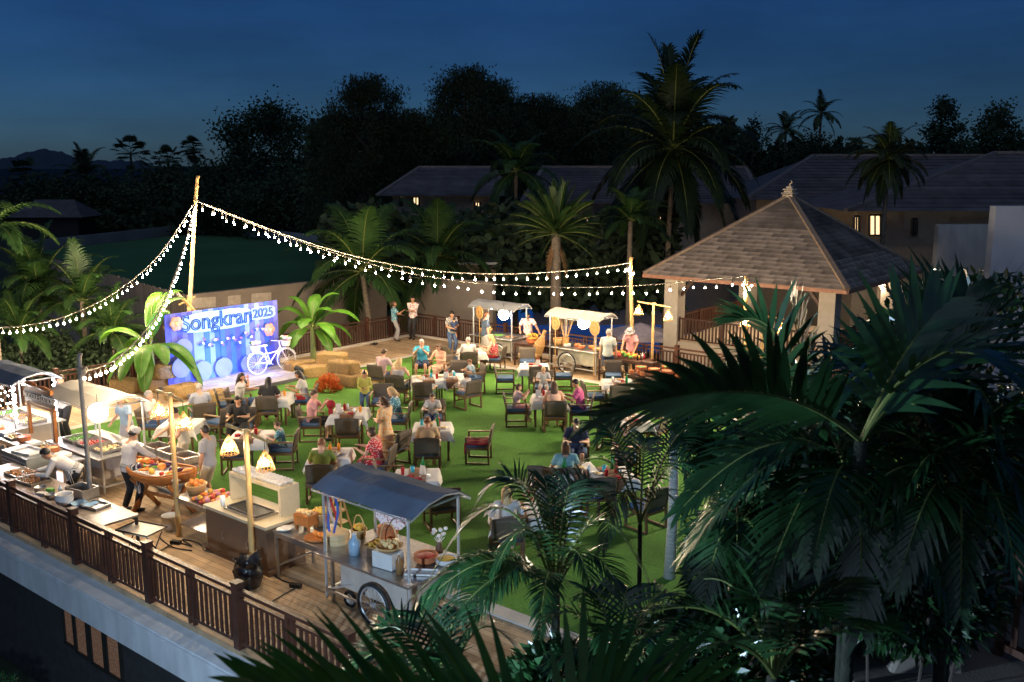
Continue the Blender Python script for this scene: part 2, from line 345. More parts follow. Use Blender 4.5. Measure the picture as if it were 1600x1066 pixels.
m = MB(); m.bar(V((B.x, B.y, -.9)), V((C3.x, C3.y, -.9)), .3, 5.4); m.build('wall', render_wm, svc)
for x0, x1, y0, y1 in ((297, 337, 466, 482), (356, 376, 463, 478), (393, 424, 459, 476)):
    m = MB(); q = [D(x0, y0, 33.2), D(x1, y0 - 2, 33.2), D(x1, y1 - 2, 33.2), D(x0, y1, 33.2)]
    cpos = [svc_p for svc_p in q]; t = (C3 - B).normalized(); nrm = V((t.y, -t.x, 0)); nrm = nrm if nrm.dot(V((1, 0, 0))) > 0 else -nrm
    out = []
    for k in ((x0, y0), (x1, y0 - 2), (x1, y1 - 2), (x0, y1)):
        d = ray(*k); den = d.dot(nrm); tt = (V((B.x, B.y, 0)) + nrm * .17 - CP).dot(nrm) / den; out.append(CP + d * tt)
    m.add(out + [p - nrm * .05 for p in out], [(0, 1, 2, 3), (4, 7, 6, 5), (0, 4, 5, 1), (1, 5, 6, 2), (2, 6, 7, 3), (3, 7, 4, 0)]); m.build('hatch', mat('pale hatch', (.5, .43, .36), .7), svc)
E1, E2 = G(640, 432, 1.7), G(772, 440, 1.7)
m = MB(); m.bar(V((E1.x, E1.y, -.95)), V((E2.x, E2.y, -.95)), .3, 5.3); tag(m.build('garden_wall', render_wm), 'bare grey-brown garden wall below the palms behind the chatting pair', 'wall')

# ------------------------------------------------------------------ pavilion with hipped shingle roof
px0, px1, py0, py1, ez = -20.45, -12.05, 33.8, 42.6, 2.6
ctr = V(((px0 + px1) / 2, (py0 + py1) / 2, 0)); az = 5.75
pav = thing('pavilion', 'square open pavilion with hipped brown shingle roof and pale columns', 'pavilion', (ctr.x, ctr.y, GZ))
hx, hy = (px1 - px0) / 2, (py1 - py0) / 2; z0 = -GZ
shing = mat('timber shingle', (.2, .165, .14), .9, var=.55, scale=1.1, bump=.4, bscale=24)
roofm = MB(); cs = [(-hx, -hy, z0 + ez), (hx, -hy, z0 + ez), (hx, hy, z0 + ez), (-hx, hy, z0 + ez)]; ap = (0, 0, z0 + az)
roofm.add(cs + [ap], [(0, 1, 4), (1, 2, 4), (2, 3, 4), (3, 0, 4), (3, 2, 1, 0)]); roof = roofm.build('roof', shing, pav)
m = MB()
for i in range(4): m.bar(V(cs[i]) - V((0, 0, .05)), V(cs[(i + 1) % 4]) - V((0, 0, .05)), .09, .14)
m.build('eave_board', mat('eave board', (.33, .16, .1), .6), roof)
m = MB()
for c in cs: m.bar(V(c) + V((0, 0, .07)), V(ap) + V((0, 0, .07)), .2, .09)
m.build('hip_ridge', mat('hip tile', (.3, .22, .16), .8, var=.2), roof)
m = MB()
for r, z, h in ((.3, 0, .12), (.36, .11, .05), (.24, .18, .1), (.3, .27, .05), (.16, .34, .1)): m.box((0, 0, z0 + az + z), (r * 1.5, r * 1.5, h), taper=.9)
m.tube([(0, 0, z0 + az + .38), (0, 0, z0 + az + .48), (.08, 0, z0 + az + .56), (.02, 0, z0 + az + .64)], [.05, .04, .03, .01], 6); m.build('finial', mat('pale stone', (.5, .42, .32), .8), roof)
sh_d = {}
cnt = 0; rest = MB()
for k, (c0, c1) in enumerate(((0, 1), (1, 2), (3, 0), (2, 3))):
    a, b, t = V(cs[c0]), V(cs[c1]), V(ap); rows = 22 if k < 2 else 0; e = (b - a).normalized(); mid = (a + b) / 2; s = (t - mid); sl = s.length; s = s / sl; nn = e.cross(s).normalized()
    M3 = Matrix((e, s, nn)).transposed()
    for r in range(rows):
        y = (r + .02) / rows * sl; half = (b - a).length / 2 * (1 - (r + .5) / rows); nsh = max(1, int(2 * half / .52)); w = 2 * half / nsh
        for i in range(nsh):
            x = -half + (i + .5) * w; hgt = sl / rows * 1.25; ww = w * .985; lift = .028 + .014 * random.random()
            if cnt < 300 and r < (13 if k == 0 else 6):
                if 'd' not in sh_d: sh_d['d'] = MB().box((0, .5, 0), (1, 1, 1)).data('shingle', shing)
                o = put('shingle', sh_d['d'], roof); o.matrix_local = Matrix.Translation(mid + e * x + s * y + nn * lift) @ (M3 @ Euler((-.06, 0, random.uniform(-.02, .02))).to_matrix()).to_4x4() @ Matrix.Diagonal((ww, hgt, .028, 1)); cnt += 1
            else:
                c = mid + e * x + s * (y + hgt / 2) + nn * (lift); vs = []
                for dz in (-.014, .014):
                    for dx, dy in ((-.5, -.5), (.5, -.5), (.5, .5), (-.5, .5)): vs.append(c + e * dx * ww + s * dy * hgt + nn * (dz - dy * hgt * .06))
                rest.add(vs, [(4, 5, 6, 7), (0, 1, 5, 4), (1, 2, 6, 5), (3, 0, 4, 7)])
stuff(rest.build('shingle', shing, roof))
colm = mat('pavilion column render', (.48, .42, .34), .8, var=.08)
for sx in (-1, 1):
    for sy in (-1, 1):
        m = MB(); m.box((sx * (hx - .95), sy * (hy - .95), (z0 + ez) / 2), (.62, .62, z0 + ez + .3)); c = m.build('column', colm, pav)
        m = MB()
        for q in ((-sx, 0), (0, -sy)): m.bar((sx * (hx - .95) + q[0] * .3, sy * (hy - .95) + q[1] * .3, z0 + 1.75), (sx * (hx - .95) + q[0] * .85, sy * (hy - .95) + q[1] * .85, z0 + 2.45), .1, .12)
        m.build('bracket', wood_rail, c)
m = MB(); m.box((0, 0, (z0 - .15) / 2), (2 * hx - 1.5, 2 * hy - 1.5, z0 - .15)); m.build('floor', mat('pavilion plinth', (.5, .42, .33), .8, var=.06), pav)
bd = MB().box((0, 0, .5), (.06, .05, .8)).data('baluster', wood_rail)
for side in range(3):
    m = MB(); fz = z0 - .15
    if side == 0: p, q = V((-hx + 1.2, -hy + .85, fz)), V((hx - 1.2, -hy + .85, fz))
    elif side == 1: p, q = V((hx - .85, -hy + 1.2, fz)), V((hx - .85, hy - 1.2, fz))
    else: p, q = V((-hx + .85, -hy + 1.2, fz)), V((-hx + .85, hy - 1.2, fz))
    for zz, w in ((.95, .09), (.1, .06)): m.bar(p + V((0, 0, zz)), q + V((0, 0, zz)), w, w * .8)
    for f in (0, .333, .667, 1): c = p.lerp(q, f); m.box((c.x, c.y, fz + .5), (.14, .14, 1.05))
    rl = m.build('balustrade', wood_rail, pav)
    n = int((q - p).length / .15)
    for i in range(n): put('baluster', bd, rl, p.lerp(q, (i + .5) / n), math.atan2(q.y - p.y, q.x - p.x))
# wall lamp on a pavilion column, lit in the photograph
lp = V((ctr.x + hx - .95 - .33, ctr.y - hy + .95 + 6.6, 2.25))
def lamp_point(name, loc, col, power, rad, parent=None):
    l = bpy.data.lights.new(name, 'POINT'); l.color = col; l.energy = power; l.shadow_soft_size = rad
    o = bpy.data.objects.new(name, l); COL.objects.link(o); o.location = loc; o.parent = parent; return o
def lamp_spot(name, loc, target, col, power, angle, blend, rad, parent=None):
    l = bpy.data.lights.new(name, 'SPOT'); l.color = col; l.energy = power; l.spot_size = R(angle); l.spot_blend = blend; l.shadow_soft_size = rad
    o = bpy.data.objects.new(name, l); COL.objects.link(o); o.location = loc; o.rotation_euler = (V(target) - V(loc)).to_track_quat('-Z', 'Y').to_euler(); o.parent = parent; return o
wlp = thing('wall_lamp', 'small lit downlight fixed high on a pavilion column', 'lamp', (0, 0, 0))
cpx = V((ctr.x + hx - .95 - .4, ctr.y + hy - .95, 2.1))
MB().lathe([(.06, 0), (.06, .2)], 10, cpx).build('housing', black_p, wlp); lamp_point('downlight', cpx - V((.08, .35, .12)), (1, .8, .55), 30, .05, wlp)

pl_ = thing('added_lamp', 'added warm lamp hanging under the pavilion roof', 'lamp', (ctr.x - 1.5, ctr.y - .5, 2.3)); MB().lathe([(.16, 0), (.1, .16), (.02, .2)], 12).tube([(0, 0, .2), (0, 0, 1.6)], .01, 4).build('shade', wood_org, pl_); lamp_point('bulb', (0, 0, -.1), (1, .75, .48), 35, .08, pl_)  # lamp added to warm and brighten the pavilion interior
# ------------------------------------------------------------------ hotel blocks with long hipped roofs
rooft = mat('grey roof tile', (.095, .09, .1), .75, var=.3, scale=1.2, bump=.3, bscale=10)
hotelw = mat('hotel wall', (.34, .27, .19), .85, var=.1)
lit = glow('lit curtain window', (1, .68, .36), .22); litg = glow('lit cool window', (.75, .95, .6), .12)
def hotel(label, depth, ex0, ex1, ey, rx0, rx1, ry, wins, back=9.0, ey1=None):
    dr = FW.copy(); dr.z = 0; dr.normalize(); o = thing('hotel_block', label, 'building')
    p0, p1 = D(ex0, ey, depth), D(ex1, ey1 or ey, depth); r0, r1 = D(rx0, ry, depth + back * .55), D(rx1, ry, depth + back * .55)
    b1, b0 = p1 + dr * back * 1.1, p0 + dr * back * 1.1
    P_ = [p0, p1, b1, b0]; m = MB(); m.add(P_ + [r0, r1], [(0, 1, 5, 4), (1, 2, 5), (2, 3, 4, 5), (3, 0, 4), (3, 2, 1, 0)]); rf = m.build('roof', rooft, o)
    rows = 14; n = 0
    for r in range(1, rows):     # tile courses
        a, b = p0.lerp(r0, r / rows), p1.lerp(r1, r / rows); m2 = MB(); m2.bar(a + V((0, 0, .02)), b + V((0, 0, .02)), .28, .07, upv=(dr * -.5 + V((0, 0, 1)))); m2.build('tile_course', rooft, rf)
    m = MB()
    for a, b in ((p0, r0), (p1, r1), (r0, r1)): m.bar(a + V((0, 0, .05)), b + V((0, 0, .05)), .3, .16)
    m.build('ridge_tile', mat('ridge tile', (.17, .15, .15), .8), rf)
    w0, w1 = p0 + dr * 1.0 + RT * .9, p1 + dr * 1.0 - RT * .9; z1 = min(p0.z, p1.z) - .05
    m = MB(); a, b, c, d = w0, w1, w1 + dr * (back * 1.1 - 2), w0 + dr * (back * 1.1 - 2)
    vs = [V((q.x, q.y, z)) for z in (GZ, z1) for q in (a, b, c, d)]; m.add(vs, [(0, 1, 5, 4), (1, 2, 6, 5), (2, 3, 7, 6), (3, 0, 4, 7), (4, 5, 6, 7)]); m.build('wall', hotelw, o)
    for x0, x1, y0, y1, mm in wins:
        q = [];
        for k in ((x0, y1), (x1, y1), (x1, y0), (x0, y0)):
            d_ = ray(*k); tt = (w0 - dr * .06 - CP).dot(dr) / d_.dot(dr); q.append(CP + d_ * tt)
        m = MB(); m.add(q + [p + dr * .1 for p in q], [(0, 1, 2, 3), (1, 0, 4, 5), (2, 1, 5, 6), (3, 2, 6, 7), (0, 3, 7, 4)]); w = m.build('window', mm, o)
        m = MB()
        for i in range(4): m.bar(q[i] - dr * .03, q[(i + 1) % 4] - dr * .03, .1, .1)
        m.bar((q[0] + q[1]) / 2 - dr * .03, (q[2] + q[3]) / 2 - dr * .03, .07, .07); m.build('frame', fr_m, w)
    return o
hotel('distant low hotel block with grey hip roof behind the coconut palms', 66, 590, 800, 306, 657, 768, 262, [(603, 607, 308, 320, litg), (624, 629, 310, 322, litg), (645, 655, 308, 322, lit), (742, 750, 316, 332, lit)])
hotel('distant hotel block with grey roof and lit rooms behind the tall coconut palm', 62, 815, 1190, 318, 850, 1165, 262, [(912, 920, 330, 350, lit), (1030, 1042, 332, 345, lit), (960, 963, 336, 342, lit)])
hotel('broad hotel block with long grey roof behind the pavilion', 56, 1165, 1560, 312, 1272, 1548, 244, [(1278, 1291, 324, 334, lit), (1296, 1300, 330, 336, lit)])
hotel('near hotel wing with grey hip roof and a lit curtained room behind the pavilion', 47, 1322, 1780, 330, 1556, 1690, 240, [(1334, 1342, 338, 366, lit), (1358, 1376, 336, 368, lit), (1425, 1432, 342, 366, mat('dim pane', (.1, .07, .05), .4))])
wg = mat('blue-white plaster', (.42, .45, .52), .85, var=.08, scale=.6)
m = MB(); a, b = D(1542, 430, 40), D(1800, 430, 40); dr = (b - a).normalized(); m.box(((a + b) / 2).to_tuple()[:2] + (-.2,), ((b - a).length, .5, 11.1), math.atan2(dr.y, dr.x)); tag(m.build('gable_wall', wg), 'blank pale blue-white plaster wall at the end of the hotel wing', 'wall')
m = MB(); a, b = D(1458, 430, 44), D(1545, 430, 44); m.box(((a + b) / 2).to_tuple()[:2] + (-.4,), ((b - a).length, .4, 9.5), math.atan2(dr.y, dr.x)); tag(m.build('stair_wall', render_gr), 'dim grey rendered wall between the hotel balconies and the blank plaster wall', 'wall')
# shed roof and canopy tent beyond the rear railing
sh = thing('garden_shed', 'small flat-roofed shed among the palms behind the string lights', 'shed', D(735, 420, 52).to_tuple()[:2] + (GZ,), YAW)
zt = D(735, 408, 52).z - GZ
MB().box((0, 0, zt), (3.4, 2.6, .12)).build('roof', render_gr, sh); MB().box((0, .2, zt / 2 - .1), (2.8, 2, zt - .1)).build('wall', hotelw, sh)
tp = D(1000, 520, 44); tz = D(1000, 521, 44).z - GZ
tent = thing('canopy_tent', 'pale lilac canopy tent standing in the dark garden past the rear railing', 'tent', (tp.x, tp.y, GZ), YAW)
tcl = mat('tent canvas', (.4, .36, .44), .9)
MB().add([(-1.25, -1.25, tz), (1.25, -1.25, tz), (1.25, 1.25, tz), (-1.25, 1.25, tz), (0, 0, tz + .5), (-1.25, -1.25, tz - .2), (1.25, -1.25, tz - .2), (1.25, 1.25, tz - .2), (-1.25, 1.25, tz - .2)], [(0, 1, 4), (1, 2, 4), (2, 3, 4), (3, 0, 4), (5, 6, 1, 0), (6, 7, 2, 1), (7, 8, 3, 2), (8, 5, 0, 3)]).build('canopy', tcl, tent)
for x in (-1.2, 1.2):
    for y in (-1.2, 1.2): MB().tube([(x, y, 0), (x, y, tz)], .035, 6).build('leg', alu, tent)
# swimming pool below the terrace, its underwater light put into a glowing water colour
poolm = mat('glowing pool water', (.02, .16, .5), .08, var=.25, scale=.25, bump=.25, bscale=.8, emit=(.01, .1, .5), es=.028)
m = MB(); m.add([G(770, 486, GZ + .04), G(770, 522, GZ + .04), G(1100, 560, GZ + .04), G(1100, 505, GZ + .04), G(940, 478, GZ + .04)], [(0, 1, 2, 3, 4)]); struct(m.build('swimming_pool', poolm))
# ------------------------------------------------------------------ palms
def frond_path(base, d0, L, sag, n=14):
    """points along a rachis that starts at base heading d0 and bends down under its own weight"""
    pts = [V(base)]; d = V(d0).normalized(); st = L / n
    for i in range(n):
        d = (d + V((0, 0, -1)) * sag / n * (.4 + 1.6 * i / n)).normalized(); pts.append(pts[-1] + d * st)
    return pts
def frond_mb(pts, ll, lw, per, rng, droop=.5, start=.16, seg=3, fan=1.0, lift=.25, rr=.018, a0=62, a1=24, mb=None, roll=0):
    """a pinnate leaf: rachis tube and per leaflets on each side, each a folded tapering strip"""
    mb = mb or MB(); n = len(pts) - 1; hd = pts[-1] - pts[0]; hd.z = 0; s0 = hd.cross(V((0, 0, 1))).normalized()
    mb.tube(pts, [rr * (1 - .85 * i / n) for i in range(n + 1)], 5, mi=1)
    for k in range(per):
        f = start + (1 - start) * (k + .5) / per
        x = f * n; i = min(int(x), n - 1); p = pts[i].lerp(pts[i + 1], x - i); t = (pts[i + 1] - pts[i]).normalized()
        s = s0 - t * s0.dot(t); s.normalize(); s = Matrix.Rotation(R(roll), 3, t) @ s; u = s.cross(t)
        g = (f - start) / (1 - start); prof = (.55 + .45 * min(1, g * 4)) * (1 - .62 * max(0, g - .45) / .55)
        for sd in (-1, 1):
            a = R(a0 + (a1 - a0) * g + rng.uniform(-5, 5)); l = ll * prof * rng.uniform(.88, 1.1)
            d = (t * cos(a) + s * sd * sin(a) * fan + u * (lift + rng.uniform(-.08, .08))).normalized()
            q = p.copy(); row = []
            wd = d.cross(u).normalized()
            for j in range(seg + 1):
                h = j / seg; w = lw * (.55, 1, .8, .5, .3)[min(4, int(h * 4))] * (1 if j < seg else .04)
                row.append((q - wd * w / 2, q + wd * w / 2)); d = (d + V((0, 0, -1)) * droop / seg * (.5 + h)).normalized(); q = q + d * l / seg
            mb.add([v for r in row for v in r], [(2 * j, 2 * j + 1, 2 * j + 3, 2 * j + 2) for j in range(seg)])
    return mb
rib_g = mat('palm rib', (.14, .17, .045), .5, var=.2); rib_o = mat('orange palm rib', (.3, .2, .06), .5, var=.2)
FV = {}
def frond_var(kind, elev, v):
    key = (kind, elev, v)
    if key not in FV:
        rng = random.Random(hash((kind == 'coco', elev, v)) & 0xffff); e = R(elev)
        if kind == 'coco': pts = frond_path((0, 0, 0), (cos(e), 0, sin(e)), 3.6, 1.35); mb = frond_mb(pts, 1.0, .08, 46, rng, 1.1, .1, 3, rr=.04)
        elif kind == 'date': pts = frond_path((0, 0, 0), (cos(e), 0, sin(e)), 2.3, .55); mb = frond_mb(pts, .42, .035, 44, rng, .1, .12, 2, lift=.6, rr=.035)
        else: pts = frond_path((0, 0, 0), (cos(e), 0, sin(e)), 1.0, .2); mb = frond_mb(pts, .5, .05, 18, rng, .3, .3, 2, fan=1.3, lift=.1)
        FV[key] = mb.data('frond', [leaf_md if kind != 'far' else leaf_far, rib_g])
    return FV[key]
def palm(label, base, crown, kind='coco', n=20, sc=1.0, tr=.16, seed=1, lean=None, mats=None, dead=0, el=(-35, 80), group=None, bulge=1.5):
    rng = random.Random(seed); base, crown = V(base), V(crown); o = thing('palm_tree', label, 'palm tree', base, 0, group)
    h = crown - base; k = 12; pts, rad = [], []
    for i in range(k * 3 + 1):
        f = i / (k * 3); pts.append(V((h.x * f ** 1.5, h.y * f ** 1.5, h.z * f))); rad.append(tr * (1 + (bulge - 1) * max(0, 1 - f * 6) - .3 * f) * (1.06 if i % 3 == 0 else 1))
    MB().tube(pts, rad, 9).build('trunk', bark, o, smooth=True)
    for i in range(n):
        f = (i + .5) / n; e = el[0] + (el[1] - el[0]) * f ** .8 + rng.uniform(-6, 6); e = round(e / 12) * 12
        az = i * 2.4 + rng.uniform(-.3, .3); fr = put('frond', frond_var(kind, e, i % 2), o, h, az, sc=sc * rng.uniform(.88, 1.08))
        if mats: fr.material_slots[0].link = 'OBJECT'; fr.material_slots[0].material = mats
    for i in range(dead):
        az = i * 2.1 + .4; fr = put('dry_frond', frond_var(kind, -72, i % 2), o, h - V((0, 0, .15)), az, sc=sc * .8)
        for s_ in range(2): fr.material_slots[s_].link = 'OBJECT'; fr.material_slots[s_].material = dead_leaf
    return o
def palm_px(label, cpx, cpy, depth, bz=GZ, **k):
    c = D(cpx, cpy, depth); b = V((c.x, c.y, bz))
    if 'lean' in k and k['lean']: b += RT * k['lean']
    return palm(label, b, c, **k)
leaf_tall = mat('tall palm leaf', (.014, .03, .009), .5, var=.35, trans=.2)
palm_px('bushy lit coconut palm leaning over the garden wall behind the stage', 566, 425, 42, sc=1.02, seed=2, n=20, lean=.5)
palm_px('coconut palm with orange crown heart behind the long string of bulbs', 684, 402, 47, sc=1.05, seed=5, n=20)
palm_px('stout date palm with two hanging dry brown fronds', 869, 366, 44, kind='date', sc=1.05, seed=3, n=70, tr=.3, dead=3, el=(-8, 82), bulge=1.1)
palm_px('tall coconut palm towering above the hotel roofs', 1052, 232, 50, sc=1.55, seed=9, n=36, tr=.17, lean=-.2, el=(-66, 86), mats=leaf_tall)
palm_px('dark coconut palm between the two distant hotel roofs', 806, 268, 58, sc=.95, seed=11, n=18)
palm_px('dark palm standing in front of the hotel wing roof', 1388, 248, 42, sc=.56, seed=13, n=34, tr=.12, el=(-70, 80), mats=leaf_tall)
palm_px('slim far palm silhouetted on the sky, taller of the two', 1283, 178, 95, sc=.72, seed=14, n=16, kind='coco', tr=.16, mats=leaf_far)
palm_px('slim far palm silhouetted on the sky, shorter of the two', 1228, 205, 92, sc=.68, seed=15, n=16, tr=.16, mats=leaf_far)
palm_px('low dark coconut palm with upright fronds against the sea', 132, 276, 160, sc=1.7, seed=16, n=14, el=(0, 84), mats=leaf_far)
palm_px('low palm with pale arching fronds beside the tall fence', 60, 460, 36, bz=-2, sc=.75, seed=17, n=20, el=(0, 80), tr=.14)
palm_px('bushy palm at the fence end nearest the banana plant', 128, 470, 35, bz=-2, sc=.6, seed=18, n=18, el=(-10, 80), tr=.12)
palm_px('fine-fronded young palm close behind the left stalls', 30, 520, 33.5, bz=-2, sc=.5, seed=27, n=20, el=(0, 84), tr=.08)
palm_px('fine-fronded young palm between fence and banana plant', 176, 520, 33.5, bz=-2, sc=.5, seed=28, n=20, el=(0, 84), tr=.08)
palm_px('low young palm in the dark garden behind the carts', 985, 345, 46, sc=.6, seed=19, n=16, el=(0, 80))
def fan_palm(label, px, py, depth, r, seed):
    rng = random.Random(seed); c = D(px, py, depth); o = thing('fan_palm', label, 'palm tree', (c.x, c.y, GZ), 0, 'round-headed fan palms against the sea'); h = c.z - GZ
    MB().tube([(0, 0, 0), (.05, 0, h * .5), (0, 0, h)], [.28, .2, .2], 8).build('trunk', bark_dk, o)
    for i in range(26):
        d = V((rng.gauss(0, 1), rng.gauss(0, 1), rng.gauss(.35, .8))).normalized(); m = MB(); e = d * r * .62; s = d.cross(V((0, 0, 1))).normalized(); u = s.cross(d); m.tube([(0, 0, 0), e], .04, 4)
        for k in range(13):
            a = -1.5 + 3 * k / 12; dd = d * cos(a) + s * sin(a); tip = e + dd * r * .5 + V((0, 0, -.1 * r)); w = (d * -sin(a) + s * cos(a)) * r * .045
            m.add([e, e + dd * r * .28 - w, tip, e + dd * r * .28 + w], [(0, 1, 2, 3)])
        m.build('frond', leaf_far, o, (0, 0, h))
fan_palm('dark fan palm with the fullest round head on the shoreline', 204, 240, 165, 3.3, 1)
fan_palm('slim dark fan palm beside the broad black tree', 303, 232, 170, 2.6, 2)
fan_palm('lowest dark fan palm above the beach hut roof', 42, 276, 155, 3.3, 3)
fan_palm('dark fan palm half hidden between two others', 262, 250, 175, 3.0, 4)

# ------------------------------------------------------------------ broadleaf and casuarina trees against the sky
def tree(label, px, top, depth, width, kind, seed, leaves=5200, bz=GZ, size=.24, mt=None):
    rng = random.Random(seed); c = D(px, top, depth); H = c.z - bz; o = thing('tree', label, 'tree', (c.x, c.y, bz)); Wd = width / F * depth / 2
    m = MB(); m.tube([(0, 0, 0), (rng.uniform(-.2, .2), 0, H * .35), (rng.uniform(-.3, .3), 0, H * .7), (0, 0, H * .97)], [.035 * H * .5, .026 * H * .5, .013 * H * .5, .02], 8)
    lobes = []; nl = 30 if kind == 'cas' else 20
    for i in range(nl):
        f = (i + .6) / nl; z = H * (.22 + .76 * f); reach = Wd * ((1 - f) ** .6 * 1.35 + .12 if kind == 'cas' else math.sqrt(max(.06, 1 - (2 * f - .85) ** 2)))
        az = i * 2.4 + rng.uniform(-.5, .5); q = reach * rng.uniform(.35, 1.05); e = V((cos(az) * q, sin(az) * q, z + (q * .35 if kind == 'cas' else .1 * H * rng.random())))
        lobes.append(e); m.tube([(0, 0, max(.1 * H, z - q * .6)), e * .55 + V((0, 0, z * .42)), e], [.02 * H * .25 + .03, .03, .012], 5)
    m.build('trunk', bark_dk, o)
    cr = MB()
    for i in range(leaves):
        e = lobes[rng.randrange(nl)]
        if kind == 'cas':
            rad = Wd * .4; p = e + V((rng.gauss(0, .36), rng.gauss(0, .36), rng.gauss(0, .55))) * rad; p.z = min(p.z, H * (1 - .12 * rng.random())); d = V((rng.gauss(0, .6), rng.gauss(0, .6), rng.uniform(.2, 1) * rng.choice((1, 1, -1)))).normalized(); L, w = size * 1.8, size * .45
        else:
            rad = Wd * .3; p = e + V((rng.gauss(0, .5), rng.gauss(0, .5), rng.gauss(0, .42))) * rad; d = V((rng.gauss(0, 1), rng.gauss(0, 1), rng.gauss(0, .7))).normalized(); L, w = size * 1.25, size * .8
        s = d.cross(V((rng.gauss(0, 1), rng.gauss(0, 1), rng.gauss(0, 1)))).normalized() * w * .5
        cr.add([p, p + d * L * .5 + s, p + d * L, p + d * L * .5 - s], [(0, 1, 2, 3)])
    cr.build('crown', mt or leaf_far, o); return o
tree('broad black-crowned leafy tree left of the casuarinas', 420, 186, 165, 190, 'leaf', 1, 16000, size=.48)
tree('feathery casuarina with forked open top', 575, 118, 84, 130, 'cas', 2, 19000)
tree('thin open casuarina leaning beside the forked one', 530, 170, 86, 90, 'cas', 3, 6500)
tree('tallest dark casuarina with a pointed double top', 728, 104, 88, 150, 'cas', 4, 24000)
tree('casuarina close beside the tallest pointed one', 772, 124, 92, 130, 'cas', 5, 18000)
tree('wide dark casuarina in the middle of the wood', 850, 148, 96, 150, 'cas', 6, 18000)
tree('dark casuarina next to the tall coconut palm', 945, 130, 96, 140, 'cas', 7, 18000)
tree('dark casuarina partly behind the tall coconut palm', 1000, 150, 92, 130, 'cas', 8, 15000)
tree('low dense tree between the casuarinas and the black leafy tree', 640, 172, 92, 130, 'cas', 9, 15000)
tree('sparse bare-topped tree near the far slim palms', 1178, 200, 90, 90, 'leaf', 10, 1800)
tree('dark tree mass behind the pavilion roof ridge', 1270, 225, 88, 150, 'leaf', 11, 4500)
tree('round-headed dark tree over the hotel wing', 1472, 180, 84, 120, 'leaf', 12, 8000)
tree('dark spreading tree over the far end of the hotel wing', 1560, 178, 84, 150, 'leaf', 13, 10000)
tree('low dark tree on the shoreline behind the fan palms', 250, 278, 158, 190, 'leaf', 14, 7500, size=.55)
tree('low dark tree above the beach hut', 60, 298, 150, 170, 'leaf', 15, 5500, size=.55)
tree('low rounded tree between hotel roof and black leafy tree', 450, 290, 140, 210, 'leaf', 16, 7500, size=.5)
tree('low dark tree beside the coconut palm on the shoreline', 130, 292, 154, 150, 'leaf', 17, 5500, size=.55)
tree('low dark tree below the broad black one', 350, 270, 150, 180, 'leaf', 18, 8500, size=.55)
def mass(name, n, fn, size, mt, seed, lat=1.0):
    rng = random.Random(seed); m = MB()
    for i in range(n):
        p = V(fn(rng)); d = V((rng.gauss(0, 1), rng.gauss(0, 1), rng.gauss(.1, .7))).normalized(); s = d.cross(V((rng.gauss(0, 1), rng.gauss(0, 1), rng.gauss(0, 1)))).normalized() * size * .35 * lat; L = size * rng.uniform(.7, 1.4)
        m.add([p, p + d * L * .5 + s, p + d * L, p + d * L * .5 - s], [(0, 1, 2, 3)])
    return stuff(m.build(name, mt))
def band(x0, x1, ytop, ybot, d0, d1):
    def fn(r):
        x = r.uniform(x0, x1); y = r.uniform(0, 1) ** .8; t = ytop(x) if callable(ytop) else ytop
        return D(x, t + (ybot - t) * y, r.uniform(d0, d1))
    return fn
w = mass('woodland', 26000, band(480, 1180, lambda x: 200 - 34 * math.exp(-((x - 860) / 130) ** 2) - 20 * math.exp(-((x - 560) / 60) ** 2) + 9 * sin(x * .06) + 6 * sin(x * .17), 300, 98, 112), .8, leaf_far, 21); tag(w, 'far dark wood filling the skyline behind the hotel roofs', 'woodland')
w = mass('woodland', 9000, band(1150, 1700, lambda x: 226 + 7 * sin(x * .07) + 4 * sin(x * .19), 300, 92, 104), .8, leaf_far, 22); tag(w, 'far dark wood along the skyline behind the long right hotel roof', 'woodland')
w = mass('hedge', 11000, band(-40, 520, lambda x: 328 + 6 * sin(x * .04) + 4 * sin(x * .11), 372, 146, 156), 1.1, leaf_far, 23); tag(w, 'long dark hedge beyond the sports field', 'hedge')
w = mass('shrubbery', 9000, band(500, 1060, lambda x: 330 + 14 * sin(x * .03), 480, 50, 58), .6, leaf_far, 24); tag(w, 'dark mixed shrubbery below the palms in front of the distant hotel', 'shrubs')
w = mass('shrubbery', 9000, band(-30, 230, lambda x: 525 + 12 * sin(x * .06) + 6 * sin(x * .17), 590, 33.2, 36), .16, leaf_far, 25); tag(w, 'green shrubs between the tall fence and the terrace railing', 'shrubs')
hut = thing('beach_hut', 'small dark beach hut roof against the sea', 'hut', D(85, 300, 140).to_tuple()[:2] + (GZ,), YAW)
hz_ = D(85, 312, 140).z - GZ
MB().add([(-5.4, -3.8, hz_ - 2.4), (5.4, -3.8, hz_ - 2.4), (5.4, 3.8, hz_ - 2.4), (-5.4, 3.8, hz_ - 2.4), (-2.8, 0, hz_), (2.8, 0, hz_)], [(0, 1, 5, 4), (1, 2, 5), (2, 3, 4, 5), (3, 0, 4)]).build('roof', rooft, hut)
MB().box((0, 0, (hz_ - 2.4) / 2), (8.8, 5.8, hz_ - 2.4)).build('wall', undm, hut)
# tree trunk at the left picture edge
b = G(-2, 612, .0)
tk = thing('palm_tree', 'bare pale palm trunk rising behind the food stalls', 'palm tree', (b.x, b.y, 0)); MB().tube([(0, 0, -.4), (0, 0, 2.4), (-.05, 0, 5)], [.2, .17, .15], 10).build('trunk', bark, tk, smooth=True)
for i in range(8): put('frond', frond_var('coco', 48 if i % 2 else 24, 0), tk, (-.05, 0, 5), i * .8, sc=.7)

